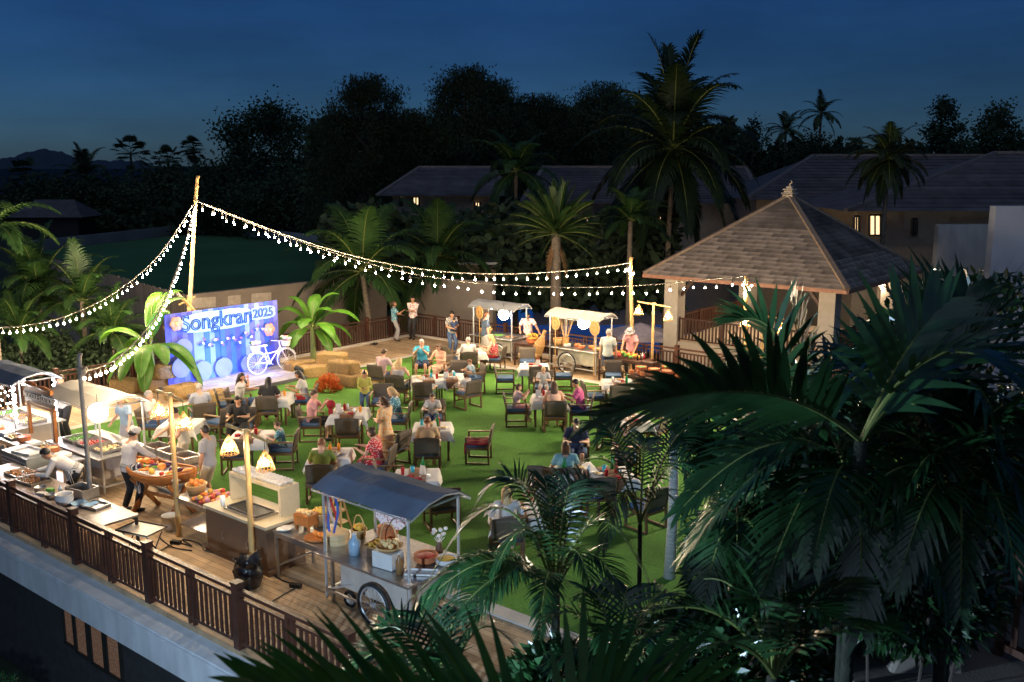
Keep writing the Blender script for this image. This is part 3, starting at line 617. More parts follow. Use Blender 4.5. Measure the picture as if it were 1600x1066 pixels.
# ------------------------------------------------------------------ foreground palms between the camera and the terrace
def frond_to(base, tip, arch, n=16):
    """rachis from base to tip as an arc that rises by arch metres over the straight line"""
    base, tip = V(base), V(tip); return [base.lerp(tip, i / n) + V((0, 0, arch * 4 * (i / n) * (1 - (i / n)) * (1 - .35 * i / n))) for i in range(n + 1)]
def near_palm(label, crown, base, fr, ll, lw, per, droop, tr=.08, seed=1, seg=4, matl=None, name='foreground_palm', lift=.22, rr=.016, a0=62, a1=24, trm=None):
    o = thing(name, label, 'palm tree', base); h = V(crown) - V(base); rng = random.Random(seed)
    MB().tube([(0, 0, 0), h * .5 + V((.03, 0, 0)), h * 1.0], [tr * 1.3, tr, tr * .9], 8).build('trunk', trm or mat('shaded trunk', (.02, .022, .014), .95, var=.4, bump=.5), o, smooth=True)  # shade put into the trunk colour, so it stays dark under the floodlight
    for px, py, dp, arch, *ro in fr:
        tip = D(px, py, dp) - V(base); L = (tip - h).length
        pts = frond_to(h, tip, arch); mb = frond_mb(pts, ll * rng.uniform(.9, 1.1), lw, max(8, int(per * L)), rng, droop, .14, seg, lift=lift, rr=rr, a0=a0, a1=a1, roll=ro[0] if ro else rng.uniform(-25, 25))
        mb.build('frond', [matl or leaf_dk, rib_g], o)
    return o
c1 = D(1345, 690, 6.6)
near_palm('large broad-leaved palm filling the corner in front of the pavilion', c1, (c1.x, c1.y, GZ), [
    (945, 650, 5.6, .3, 50), (1475, 475, 6.6, .15, 60), (1640, 640, 5.8, .6), (1545, 560, 7.2, .2)],
    .7, .072, 14, .45, .05, 3)
c1b = D(1330, 760, 7.2)
near_palm('dense feathery palm hanging below the large broad-leaved one', c1b, (c1b.x, c1b.y, GZ), [(1075, 860, 6.6, .5), (1345, 985, 6.2, .5), (1600, 850, 6.6, .6), (1190, 930, 6.2, .5), (1110, 760, 7.2, .45), (1480, 940, 6.3, .5), (1180, 690, 7.6, .5), (1420, 690, 7.8, .4), (1270, 880, 6.0, .4), (1060, 800, 7.0, .5)], .5, .034, 28, .75, .045, 23, 3)
c10 = D(1262, 660, 8.4)
near_palm('upright palm whose glossy fronds rise before the pavilion eave', c10, (c10.x, c10.y, GZ), [(1150, 500, 8.3, .42, 35), (1235, 470, 8.4, .12, 40), (1330, 600, 8.4, .4), (1120, 600, 8.2, .5, 20), (1340, 720, 8.0, .4), (1190, 760, 7.8, .5)], .58, .062, 15, .35, .06, 24)
c11 = D(1490, 800, 6.9)
near_palm('dense fine-leaved palm in front of the beige planter wall', c11, (c11.x, c11.y, GZ), [(1300, 720, 7.0, .5), (1360, 640, 7.2, .5), (1480, 600, 7.4, .35), (1600, 660, 7.0, .5), (1640, 780, 6.7, .5), (1590, 900, 6.4, .5), (1300, 840, 6.6, .5), (1400, 920, 6.2, .5), (1500, 960, 6.2, .45), (1420, 760, 6.5, .4), (1560, 740, 6.5, .4)], .46, .032, 27, .7, .06, 25, 3)
c12 = D(1150, 840, 8.8)
near_palm('dense fine-leaved palm beside the slender ringed trunk', c12, (c12.x, c12.y, GZ), [(1075, 900, 8.6, .5), (1090, 790, 9.0, .45), (1160, 720, 9.2, .35), (1240, 760, 8.8, .5), (1260, 860, 8.4, .5), (1200, 960, 8.0, .5), (1090, 990, 8.2, .5), (1150, 900, 8.0, .4), (1280, 950, 8.0, .5)], .4, .028, 30, .7, .05, 26, 3)
c2 = D(1460, 640, 7.6)
near_palm('second broad-leaved palm with upright fan fronds near the hotel wing', c2, (c2.x, c2.y, GZ), [(1445, 470, 8.0, .1, 60), (1565, 485, 7.8, .2, -50), (1510, 455, 8.2, .1, 30), (1700, 600, 7, .4), (1250, 700, 7.4, .6), (1600, 800, 6.6, .6), (1420, 880, 6.8, .6), (1270, 600, 8.2, .4)], .8, .06, 16, .4, .07, 4)
c3 = D(868, 930, 9.6)
near_palm('fine-leaved areca palm arching in front of the near food cart', c3, (c3.x, c3.y, GZ), [
    (672, 905, 9.4, 1.0), (738, 800, 9.8, .95), (905, 772, 9.9, .7), (1010, 905, 9.6, .85), (640, 965, 9.0, .55), (800, 770, 9.6, .6), (955, 800, 10.2, .9), (720, 1010, 8.8, .6), (1000, 990, 9.0, .7), (590, 1000, 9.2, .75), (845, 745, 9.9, .5), (770, 900, 9.0, .7), (930, 940, 8.9, .6), (660, 1040, 8.6, .6), (840, 1010, 8.4, .5)],
    .34, .021, 34, .75, .05, 5, 3)
c4 = D(1000, 820, 10.6)
near_palm('fine-leaved areca palm drooping over the dining table beyond it', c4, (c4.x, c4.y, -.4), [
    (905, 728, 10.6, .45), (1010, 690, 11, .5), (1110, 760, 10.4, .6), (1085, 860, 10.2, .6), (940, 860, 10, .6), (1140, 690, 11.5, .8), (895, 640 + 40, 11.2, .75)],
    .36, .022, 32, .8, .028, 6, 3)
leaf_near = mat('near frond leaf', (.03, .1, .014), .42, var=.3, trans=.15)
c5 = D(860, 1190, 4.3)
near_palm('dark broad-leaved frond palm right below the viewpoint', c5, (c5.x, c5.y, GZ), [(400, 1075, 3.9, .05, -25), (540, 1130, 4.2, .06, -25), (1130, 1105, 4.3, .15), (985, 1075, 4.7, .12), (700, 1090, 4.4, .08, -30)], .62, .058, 15, .25, .08, 7, lift=.45, matl=leaf_near, a0=40, a1=14)
c8 = D(965, 1075, 8.2)
near_palm('low fine-leaved areca palm at the near end of the lawn', c8, (c8.x, c8.y, GZ), [(840, 985, 8.3, .5), (905, 935, 8.6, .5), (985, 930, 8.6, .5), (1065, 945, 8.4, .5), (1110, 1000, 8.2, .5), (860, 1050, 7.8, .4), (940, 1010, 7.6, .4), (1040, 1030, 7.6, .4), (1150, 1050, 8.0, .45)], .32, .022, 32, .6, .05, 21, 3)
c9 = D(690, 1120, 7.4)
near_palm('low fine-leaved areca palm below the near cart wheel', c9, (c9.x, c9.y, GZ), [(570, 1005, 7.6, .5), (640, 960, 7.8, .45), (730, 965, 7.8, .5), (800, 1005, 7.4, .5), (530, 1070, 7.2, .5), (690, 1030, 7.0, .3), (610, 1050, 6.9, .35)], .32, .022, 32, .6, .05, 22, 3)
c6 = D(1210, 1060, 6.4)
near_palm('dark cycad-like palm low in the corner garden', c6, (c6.x, c6.y, GZ), [(1010, 960, 6.4, .3), (1100, 905, 6.6, .3), (1230, 880, 6.6, .3), (1330, 900, 6.4, .3), (1400, 985, 6.2, .3), (1050, 1040, 5.8, .25), (1170, 940, 6.0, .3), (1290, 960, 5.9, .3)], .4, .03, 28, .3, .06, 8, 3)
c7 = D(1285, 640, 12.5)
near_palm('young areca palm growing below the pavilion railing', c7, (c7.x, c7.y, 0), [(1175, 585, 12.5, .5), (1240, 545, 12.8, .4), (1330, 560, 12.5, .5), (1400, 650, 12.2, .5), (1180, 660, 12, .5), (1340, 700, 12, .5), (1230, 700, 11.8, .5)], .36, .03, 22, .5, .06, 9, 3)
tb = G(1046, 905, 0)
trunk_pale = mat('pale ringed trunk', (.3, .31, .3), .75, var=.25, scale=3, stretch=(1, 1, 14), bump=.5, bscale=8)
near_palm('slender ringed-trunk palm standing at the lawn edge', tb + V((0, 0, D(1030, 690, 15.6).z)), tb, [(930, 690, 15, .7), (985, 640, 15.4, .8), (1130, 650, 15.4, .9), (1180, 730, 15, .9), (1030, 610, 16.4, .6), (1075, 760, 14.4, .8)], .4, .03, 26, .6, .085, 10, 3, trm=trunk_pale)
rg = MB()
for i in range(30): rg.lathe([(.097, 0), (.101, .012), (.097, .024)], 10, (tb.x, tb.y, .2 + i * .075))
tag(rg.build('trunk_ring', mat('trunk ring', (.35, .34, .3), .8), None), 'pale growth rings round the slender palm trunk', 'trunk ring') if False else None
def bush(label, px, py, depth, r, n, size, mt, seed, flat=.7, name='shrub', bz=None):
    rng = random.Random(seed); c = D(px, py, depth); m = MB(); bz = GZ if bz is None else bz; o = thing(name, label, 'shrub', (c.x, c.y, bz)); h = c.z - bz
    st = MB()
    for i in range(7): a = i * .9; st.tube([(0, 0, 0), (cos(a) * r * .3, sin(a) * r * .3, h * .7), (cos(a) * r * .7, sin(a) * r * .7, h + r * .2)], [.03, .02, .008], 5)
    st.build('stem', bark_dk, o)
    for i in range(n):
        d = V((rng.gauss(0, 1), rng.gauss(0, 1), rng.gauss(0, 1))).normalized(); p = V((0, 0, h)) + V((d.x, d.y, d.z * flat)) * r * rng.uniform(.45, 1) ** .5
        e = (d + V((rng.gauss(0, .6), rng.gauss(0, .6), rng.gauss(.1, .5)))).normalized(); s = e.cross(V((rng.gauss(0, 1), rng.gauss(0, 1), rng.gauss(0, 1)))).normalized() * size * .2; L = size * rng.uniform(.7, 1.3)
        m.add([p, p + e * L * .45 + s, p + e * L - V((0, 0, L * .15)), p + e * L * .45 - s], [(0, 1, 2, 3)])
    m.build('foliage', mt, o)
bush('dense dark shrub low in front of the slender palm trunk', 1015, 1060, 9.0, .62, 1800, .16, leaf_dk, 31)
bush('dark shrub under the hanging palm fronds', 1265, 890, 9.0, 1.1, 3200, .2, leaf_dk, 32)
bush('dark shrub behind the large palm trunk', 1420, 760, 9.5, 1.5, 3600, .22, leaf_dk, 33)
bush('clipped dark shrub beside the beige stair wall', 1410, 905, 7.6, .75, 2600, .12, leaf_dk, 34)
bush('leafy dark shrub in front of the blank plaster wall', 1545, 570, 12, 1.6, 3200, .2, leaf_dk, 35)
bush('broad-leaved plant in the middle of the garden bed', 1190, 660, 11.5, .95, 900, .3, leaf_dk, 36, bz=0)
bush('pale sprigged plant beside the slender trunk', 1130, 860, 12.4, .45, 300, .2, leaf_md, 37, bz=0)
bush('dark shrub filling the bed below the pavilion', 1330, 760, 11, 1.4, 3200, .24, leaf_dk, 38)
bush('dark ground shrub below the terrace corner', -30, 1100, 15.2, .6, 900, .12, leaf_dk, 39)
bush('dark low shrub beside the beige planter wall', 1150, 1030, 8.2, .7, 2200, .17, leaf_dk, 40)
bush('dark shrub at the near end of the garden bed', 880, 1085, 8.2, .5, 1200, .18, leaf_dk, 41)
# beige wall and stair railing in the lower right corner
a, b = D(1500, 840, 8.2), D(1420, 1090, 6.4)
sw = thing('planter_wall', 'beige rendered garden wall descending in the dark corner garden', 'wall', (0, 0, 0))
q = [D(1380, 1090, 7.6), D(1500, 1090, 7.6), D(1512, 800, 8.6), D(1452, 830, 8.6)]
dv = V((-FW.x, -FW.y, 0)).normalized() * -.5
MB().add(q + [p + dv for p in q], [(0, 1, 2, 3), (5, 4, 7, 6), (0, 4, 5, 1), (1, 5, 6, 2), (2, 6, 7, 3), (3, 7, 4, 0)]).build('wall', render_wm, sw)
hb = thing('stair_railing', 'dark timber stair railing beside the beige garden wall', 'railing')
p0, p1 = D(1562, 1005, 8.0), D(1680, 1030, 7.4); zt0 = D(1562, 850, 8.0).z
MB().bar((p0.x, p0.y, zt0), (p1.x, p1.y, zt0), .08, .06).build('top_rail', wood_dk, hb); MB().bar(p0, (p1.x, p1.y, p0.z), .08, .06).build('bottom_rail', wood_dk, hb)
for i in range(6):
    c = p0.lerp(p1, i / 5); MB().bar((c.x, c.y, p0.z - (.3 if i in (0, 5) else 0)), (c.x, c.y, zt0), .07 if i in (0, 5) else .045).build('baluster', wood_dk, hb)
MB().box(((p0.x + p1.x) / 2, (p0.y + p1.y) / 2, p0.z - 1.2), (3, 3, 2.2), YAW).build('landing', render_wm, hb)
# ------------------------------------------------------------------ poles, strings of bulbs, basket lamps, globes
BULB = 240.0
bulb_m = glow('festoon bulb glass', (1, .76, .48), BULB); lant_m = glow('paper lantern', (1, .86, .68), 7.0); bask_b = glow('basket bulb', (1, .76, .48), 80.0)
cordm = mat('pale cord', (.22, .19, .15), .8); led_m = glow('led rope', (.93, .86, 1), 18.0)
def dep(p): return (V(p) - CP).dot(FW)
def pole(label, a, b, r0, r1, mt, nodes=True):
    o = thing('bamboo_pole', label, 'pole', a); d = V(b) - V(a); n = max(6, int(d.length / .35)); pts, rad = [], []
    for i in range(n * 4 + 1): f = i / (n * 4); pts.append(d * f + V((.02 * sin(f * 5), .02 * sin(f * 4 + 1), 0)) * (1 if 0 < f < 1 else 0)); rad.append((r0 + (r1 - r0) * f) * (1.14 if i % 4 == 0 and nodes else 1))
    MB().tube(pts, rad, 8).build('cane', mt, o, smooth=True)
    return o
poleA0, poleA1 = atX(287, 612, -27.4), atX(310, 275, -27.4)
pa = pole('tall leaning bamboo pole behind the stage backdrop', (poleA0.x, poleA0.y, 0), poleA1, .075, .05, bamboo)
at_ = atX(292, 470, -27.35) - V(pa.location); MB().tube([at_ + V((0, -.35, .3)), at_ + V((0, .25, -.35))], .05, 6).tube([at_ + V((0, -.3, -.1)), at_ + V((0, .3, .1))], .03, 6).build('lashing', bamboo, pa)
g = G(143, 838); pole128_top = D(126, 552, dep(g) * .985)
pB = pole('weathered grey pole tied to the front railing', g, pole128_top, .048, .042, bamboo_gr, False)
MB().lathe([(.075, -.06), (.085, 0), (.075, .06)], 10, (pole128_top - g) * .9).tube([(pole128_top - g) * .92 + V((.1 * cos(k), .1 * sin(k), .03 * sin(k * 3))) for k in [i * .6 for i in range(20)]], .012, 4).build('cable_knot', cordm, pB)
pb0 = yfix(986, 27.75, 0); pb1 = atY(987, 402, 27.75); pole('tall bamboo pole behind the pink-shirted vendor', pb0, pb1, .07, .055, bamboo)
pc0 = yfix(1163, 27.75, 0); pc1 = atY(1167, 432, 27.75); pole('tall bamboo pole in front of the pavilion balustrade', pc0, pc1, .075, .06, bamboo)
bulb_d = MB().ball((0, 0, -.045), (.025, .025, .029), 8, 6).data('bulb', bulb_m, True)
sock_d = MB().lathe([(.014, 0), (.018, .05), (.01, .07)], 6).data('socket', black_p)
def bez(pts, f):
    x = f * (len(pts) - 1); i = min(int(x), len(pts) - 2); t = x - i; p0, p1, p2, p3 = pts[max(i - 1, 0)], pts[i], pts[i + 1], pts[min(i + 2, len(pts) - 1)]
    return .5 * ((2 * p1) + (p2 - p0) * t + (2 * p0 - 5 * p1 + 4 * p2 - p3) * t * t + (3 * p1 - p0 - 3 * p2 + p3) * t ** 3)
def string(label, pp, d0, d1, n, hang, seed, end_cluster=None):
    rng = random.Random(seed); o = thing('string_light', label, 'string lights', (0, 0, 0), 0, 'strings of festoon bulbs over the lawn'); L = [0]
    for a, b in zip(pp, pp[1:]): L.append(L[-1] + math.hypot(b[0] - a[0], b[1] - a[1]))
    pts = [D(x, y, d0 + (d1 - d0) * l / L[-1]) for (x, y), l in zip(pp, L)]
    cv = [bez(pts, i / 60) for i in range(61)]; m = MB(); m.tube(cv, .014, 5)
    m.tube([c + V((.02 * sin(i * 1.7), 0, .02 * cos(i * 1.7))) for i, c in enumerate(cv)], .008, 4)
    acc = [0]
    for a, b in zip(cv, cv[1:]): acc.append(acc[-1] + (b - a).length)
    for k in range(n):
        t = (k + .7 + rng.uniform(-.18, .18)) / n * acc[-1]; i = max(j for j in range(61) if acc[j] <= t); i = min(i, 59); c = cv[i].lerp(cv[i + 1], (t - acc[i]) / max(1e-6, acc[i + 1] - acc[i]))
        h = hang * rng.uniform(.85, 1.2); m.tube([c, c - V((0, 0, h - .08))], .005, 3, caps=False, mi=1)
        bb = put('bulb', bulb_d, o, c - V((0, 0, h)), sc=rng.uniform(.9, 1.1)); put('socket', sock_d, bb)
    if end_cluster is not None:
        for k in range(5):
            bb = put('bulb', bulb_d, o, V(end_cluster) + V((rng.uniform(-.16, .16), rng.uniform(-.16, .16), rng.uniform(-.3, .02))), sc=.9); put('socket', sock_d, bb)
    m.build('cable', [cordm, black_p], o); return o
string('sagging string of festoon bulbs from the leaning pole past the tall fence', [(304, 316), (275, 362), (240, 408), (190, 450), (140, 479), (80, 501), (0, 512), (-80, 500), (-150, 470)], dep(poleA1), 28, 52, .13, 1)
string('string of festoon bulbs from the leaning pole over the banana plant to the grey pole', [(304, 318), (288, 385), (270, 438), (248, 487), (220, 525), (188, 556), (158, 573), (128, 580)], dep(poleA1), dep(pole128_top), 42, .12, 2)
string('upper string of festoon bulbs from the leaning pole to the pole behind the pink vendor', [(306, 313), (400, 350), (500, 385), (600, 411), (700, 425), (800, 428), (900, 422), (985, 411)], dep(poleA1), dep(pb1), 42, .15, 3, pb1 - V((0, 0, .35)))
string('lower string of festoon bulbs from the leaning pole to the pole by the pavilion', [(306, 314), (400, 352), (500, 388), (600, 418), (700, 437), (800, 446), (900, 449), (1000, 446), (1100, 437), (1166, 432)], dep(poleA1), dep(pc1), 48, .19, 4, pc1 - V((0, 0, .25)))
shade_w = mat('woven lamp shade', (.6, .42, .2), .6, var=.2, trans=.5)
def shade_data(n=16):
    m = MB(); prof = [(.035, .3), (.075, .25), (.12, .15), (.155, .04), (.165, 0)]
    for k in range(n):
        a = 2 * pi * k / n
        for (r0, z0_), (r1, z1_) in zip(prof, prof[1:]): m.bar((r0 * cos(a), r0 * sin(a), z0_), (r1 * cos(a), r1 * sin(a), z1_), .014, .006)
    for r, z in ((.165, .0), (.16, .03), (.14, .1), (.075, .25)): m.tube([(r * cos(2 * pi * j / 16), r * sin(2 * pi * j / 16), z) for j in range(17)], .008, 4)
    m.lathe([(.02, .3), (.04, .31), (.012, .36)], 8); return m.data('lamp_shade', shade_w)
SH = shade_data(); BB = MB().ball((0, 0, .12), (.05, .05, .065), 8, 6).data('bulb', bask_b, True)
def lamp_post(label, base, h, half, rz, drop, rr=.05, mt=None):
    o = thing('lamp_post', label, 'lamp post', base, rz); mt = mt or bamboo
    pts = [(0, 0, h * i / 24) for i in range(25)]; MB().tube(pts, [rr * (1.14 if i % 3 == 0 else 1) * (1 - .15 * i / 24) for i in range(25)], 8).build('post', mt, o, smooth=True)
    MB().tube([(-half * 1.1, 0, h - .02), (0, .03, h - .06), (half * 1.1, 0, h - .1)], .028, 6).tube([(-.06, .03, h - .06), (.06, .03, h - .06)], .05, 6).build('crossbar', mt, o)
    for s in (-1, 1):
        z = h - .06 - s * .04; MB().tube([(s * half, 0, z), (s * half, 0, z - drop + .34)], .006, 4).build('cord', black_p, o)
        sh_ = put('lamp_shade', SH, o, (s * half, 0, z - drop), sc=.95); put('bulb', BB, sh_)
    return o
lamp_post('bamboo lamp post with two basket lamps beside the boat table', (-15.93, 9.53, 0), 2.82, .42, 0, .52)
lamp_post('bamboo lamp post with two basket lamps in front of the brown counter', (-13.33, 9.33, 0), 2.62, .5, 0, .5)
lamp_post('bamboo lamp post with two basket lamps beside the buffet of red pots', yfix(1018, 26.6, 0), 1.0 * (atY(1022, 473, 26.6).z), .55, 0, .42, .045)
lamp_post('bamboo lamp post with two basket lamps near the pavilion balustrade', yfix(1187, 26.9, 0), atY(1187, 490, 26.9).z, .6, 0, .42, .05)
def globe(label, px, py, depth, r, hang):
    c = D(px, py, depth); o = thing('paper_lantern', label, 'lantern', c, 0, 'round white paper lanterns under cart canopies')
    m = MB(); n = 18
    m.lathe([(.02, r)] + [(r * sin(pi * i / n) * (1 + .02 * (i % 2)), r * cos(pi * i / n)) for i in range(1, n)] + [(.02, -r)], 20); m.build('shade', lant_m, o, smooth=True)
    MB().tube([(0, 0, r), (0, 0, r + hang)], .006, 4).build('cord', black_p, o); return o

# ------------------------------------------------------------------ food carts with arched canopies
canv_b = mat('blue-grey canopy canvas', (.1, .125, .175), .95, var=.2, scale=2, bump=.1, bscale=6, spec=.1); canv_w = mat('off-white canopy canvas', (.3, .28, .245), .75, var=.1, scale=2, bump=.06, bscale=6, trans=.12)
canv_g = mat('grey canopy canvas', (.17, .18, .2), .75, var=.1, scale=2, bump=.06, bscale=6)
rubber = mat('tyre rubber', (.015, .015, .015), .7); panel_w = mat('cart panel', (.42, .36, .31), .45, var=.12, scale=4); panel_s = mat('cart steel panel', (.5, .46, .4), .4, .6, var=.12)
def wheel(parent, c, r, ax='Y'):
    w = put('wheel', MB().lathe([(.03, -.04), (.03, .04)], 10, ax=(0, 1, 0)).data('wheel', alu), parent, c)
    n = 28; MB().tube([(r * cos(2 * pi * j / n), 0, r * sin(2 * pi * j / n)) for j in range(n + 1)], .028, 6).build('tyre', rubber, w)
    m = MB(); m.tube([((r - .045) * cos(2 * pi * j / n), 0, (r - .045) * sin(2 * pi * j / n)) for j in range(n + 1)], .014, 5)
    for j in range(16): a = 2 * pi * j / 16; m.tube([(.02 * cos(a + 1), .025 * (-1) ** j, .02 * sin(a + 1)), ((r - .05) * cos(a), 0, (r - .05) * sin(a))], .004, 3, caps=False)
    m.build('rim', alu, w); return w
def cart(label, x0, x1, y0, y1, zl, canv, rise=.2, cab=True, wx=None, pm=None, inset=.17, wr=.33, px_l=None):
    cx, cy = (x0 + x1) / 2, (y0 + y1) / 2; o = thing('food_cart', label, 'food cart', (cx, cy, 0), 0, 'wheeled food carts with arched canopies'); W, Dp = (x1 - x0) / 2, (y1 - y0) / 2
    prof = [(-1, 0), (-.42, .8), (.12, 1), (.6, .78), (1, 0)]
    def can(u, v):
        y = -1 + 2 * v; k = max(i for i in range(5) if prof[i][0] <= y + 1e-6); k = min(k, 3); f = (y - prof[k][0]) / (prof[k + 1][0] - prof[k][0]); h_ = prof[k][1] + (prof[k + 1][1] - prof[k][1]) * f
        return V(((-1 + 2 * u) * W, y * Dp, zl + rise * h_ + .01 * sin(u * 19 + y * 3) * (1 - abs(y)) - .018 * sin(u * pi * 2) ** 2))
    m = MB(); m.sheet(lambda u, v: can(u, [0, .145, .29, .425, .56, .68, .8, .9, 1][round(v * 8)]), 16, 8); c = m.build('canopy', canv, o); s = c.modifiers.new('thick', 'SOLIDIFY'); s.thickness = .012
    m = MB()
    for u in (0, .5, 1): m.tube([can(u, v_) - V((0, 0, .034)) for v_ in (0, .29, .56, .8, 1)], .014, 6)
    for v in (0, .56, 1): m.tube([can(0, v) - V((0, 0, .045)), can(1, v) - V((0, 0, .045))], .013, 6)
    m.bar((-W + inset, -Dp + .1, zl - .01), (-W + inset, Dp - .1, zl - .01), .03); m.bar((W - inset, -Dp + .1, zl - .01), (W - inset, Dp - .1, zl - .01), .03); m.build('canopy_frame', alu, o)
    for sx in (-1, 1):
        for sy in (-1, 1): MB().tube([(sx * (W - inset), sy * (Dp - .1), .05), (sx * (W - inset), sy * (Dp - .1), zl + .005)], .024, 8).build('post', alu, o)
    top = MB().box((0, 0, .84), (2 * W - .1, 2 * Dp + .1, .035)).build('counter_top', steel, o); bevel(top, .008)
    m = MB(); m.box((.12, 0, .58), (2 * W - .75, 2 * Dp - .25, .5)); bevel(m.build('cabinet', pm or panel_w, o), .01)
    m = MB()
    for sy in (-1, 1): m.bar((-W + inset, sy * (Dp - .1), .2), (W - inset, sy * (Dp - .1), .2), .035)
    for sx in (-1, 1): m.bar((sx * (W - inset), -Dp + .1, .2), (sx * (W - inset), Dp - .1, .2), .035)
    m.bar((-W + inset, -Dp + .1, .2), (-W * .3, -Dp + .1, .45), .03); m.build('chassis', alu, o)
    wx = W * .35 if wx is None else wx
    for sy in (-1, 1): wheel(o, (wx, sy * (Dp + .02), wr), wr)
    wheel(o, (-W * .45, -Dp + .2, .12), .12)
    return o
cart('food cart with a blue-grey arched canopy and thai ribbons beside the steel table', -11.75, -9.5, 9.4, 10.7, 1.92, canv_b, wx=.28)
cart('food cart with an off-white canopy behind the bending chef', -21.5, -19.02, 9.7, 10.9, 1.92, canv_w)
cart('food cart with a dark grey canopy hung with fairy lights', -25.1, -22.8, 9.6, 10.8, 1.95, canv_b)
cart('food cart with a grey canopy beside the man in the navy shirt', -23.25, -21.1, 26.15, 27.2, 1.92, canv_g, pm=panel_s)
cart('food cart with a cream canopy and woven fans near the rear railing', -19.7, -17.45, 26.1, 27.25, 1.92, canv_w, pm=panel_s, wx=-.15, wr=.36)
globe('glowing paper lantern under the off-white canopy behind the two chefs', 153, 645, dep((-19.3, 9.75, 1.6)), .2, .2)
globe('glowing paper lantern under the grey canopy beside the floral-shirted vendor', 787, 492, dep((-21.7, 26.3, 1.6)), .19, .22)
globe('glowing paper lantern under the cream canopy beside the woven fans', 912, 505, dep((-18.2, 26.3, 1.6)), .2, .2)
gp = thing('lace_parasol', 'white lace paper parasol hanging under the blue-grey canopy', 'parasol', D(614, 800, dep((-10.4, 10.3, 1.6))))
m = MB()
for j in range(24):
    a0, a1 = 2 * pi * j / 24, 2 * pi * (j + 1) / 24; r_ = .3 + .012 * (j % 2)
    m.add([(0, -.07, .0), (r_ * cos(a0), 0, r_ * sin(a0)), (r_ * cos(a1), 0, r_ * sin(a1)), (0, -.055, 0), (r_ * cos(a0), .012, r_ * sin(a0)), (r_ * cos(a1), .012, r_ * sin(a1))], [(0, 1, 2), (5, 4, 3), (1, 4, 5, 2)])
m.build('cover', pattern('lace paper', 'spot', (.85, .7, .66), (.55, .2, .2), 26), gp, rz=R(25)); MB().tube([(0, 0, 0), (0, -.1, .32)], .008, 5).build('handle', bamboo, gp)
# led ropes and fairy lights on the two left carts
led = thing('led_rope', 'bright white rope light wound round the posts of the dark grey canopy cart', 'rope light', (0, 0, 0))
for x, y in ((-22.97, 9.72), (-22.97, 10.68), (-24.2, 9.72)):
    m = MB(); m.tube([(x + .035 * cos(k * .9), y + .035 * sin(k * .9), 1.0 + .9 * k / 40) for k in range(41)], .011, 5); m.build('strand', led_m, led)
fl = glow('fairy bulb', (1, .9, .8), 60); fair = thing('fairy_light', 'tangle of white fairy lights hanging from the dark grey canopy', 'string lights', (0, 0, 0)); fd_ = MB().ball((0, 0, 0), .018, 6, 4).data('bulb', fl); m = MB(); rng = random.Random(4)
for k in range(5):
    x = -24.6 + k * .42; y = 9.68; pts = [V((x + .06 * sin(i * 1.9 + k), y + .06 * cos(i * 2.3), 1.9 - i * .1)) for i in range(8)]; m.tube(pts, .006, 4)
    for p in pts[1:]: put('bulb', fd_, fair, p)
m.build('wire', cordm, fair)
sl = thing('work_lamp', 'small white clip work lamp lighting the noodle stall counter', 'lamp', (-21.0, 10.2, 1.86)); MB().lathe([(.1, -.1), (.04, 0), (.02, .05)], 12).build('shade', white_p, sl); put('bulb', MB().ball((0, 0, -.1), .06, 8, 6).data('bulb', glow('work bulb', (1, .93, .85), 22)), sl)
sl = thing('work_lamp', 'small white clip work lamp under the dark grey canopy', 'lamp', (-23.5, 10.2, 1.9)); MB().lathe([(.1, -.1), (.04, 0), (.02, .05)], 12).build('shade', white_p, sl); put('bulb', MB().ball((0, 0, -.1), .06, 8, 6).data('bulb', glow('work bulb', (1, .93, .85), 22)), sl)
sl = thing('work_lamp', 'small white clip work lamp under the grey canopy at the fruit stall', 'lamp', (-22.6, 26.7, 1.95)); MB().lathe([(.1, -.1), (.04, 0), (.02, .05)], 12).build('shade', white_p, sl); put('bulb', MB().ball((0, 0, -.1), .06, 8, 6).data('bulb', glow('work bulb', (1, .93, .85), 22)), sl)

# ------------------------------------------------------------------ lettering
def text_mesh(s, size, depth, mt, outline=0):
    c = bpy.data.curves.new('lettering', 'FONT'); c.body = s; c.size = size; c.extrude = depth; c.align_x = 'CENTER'; c.align_y = 'CENTER'
    if outline: c.fill_mode = 'NONE'; c.extrude = 0; c.bevel_depth = outline; c.bevel_resolution = 1
    o = bpy.data.objects.new('lettering', c); COL.objects.link(o); me = realise(o); bpy.data.curves.remove(c); me.materials.clear(); me.materials.append(mt); return me
# noodle sign over the left stalls
sg = thing('stall_sign', 'dark hanging timber stall sign with pale capital letters on an orange frame', 'sign', (-21.15, 9.62, 0))
pos = D(62, 622, dep((-21.6, 9.8, 1.5))); sg.location = (pos.x, pos.y, 0)
MB().box((0, 0, pos.z), (1.35, .05, .3)).build('board', wood_dk, sg); MB().box((0, 0, pos.z + .2), (1.2, .07, .12)).ball((-.4, 0, pos.z + .27), (.3, .06, .06)).ball((.2, 0, pos.z + .25), (.3, .06, .05)).build('carving', wood_org, sg)
lm = text_mesh('NOODLE STATION', .17, .006, mat('sign letter', (.7, .62, .5), .6)); put('lettering', lm, sg, (0, -.033, pos.z), rot=(pi / 2, 0, 0))
m = MB()
for x in (-.6, .62): m.bar((x, .0, .85), (x, .0, pos.z - .15), .07)
m.bar((-.62, .0, pos.z - .2), (.7, .0, pos.z - .2), .06); m.build('frame', wood_org, sg)

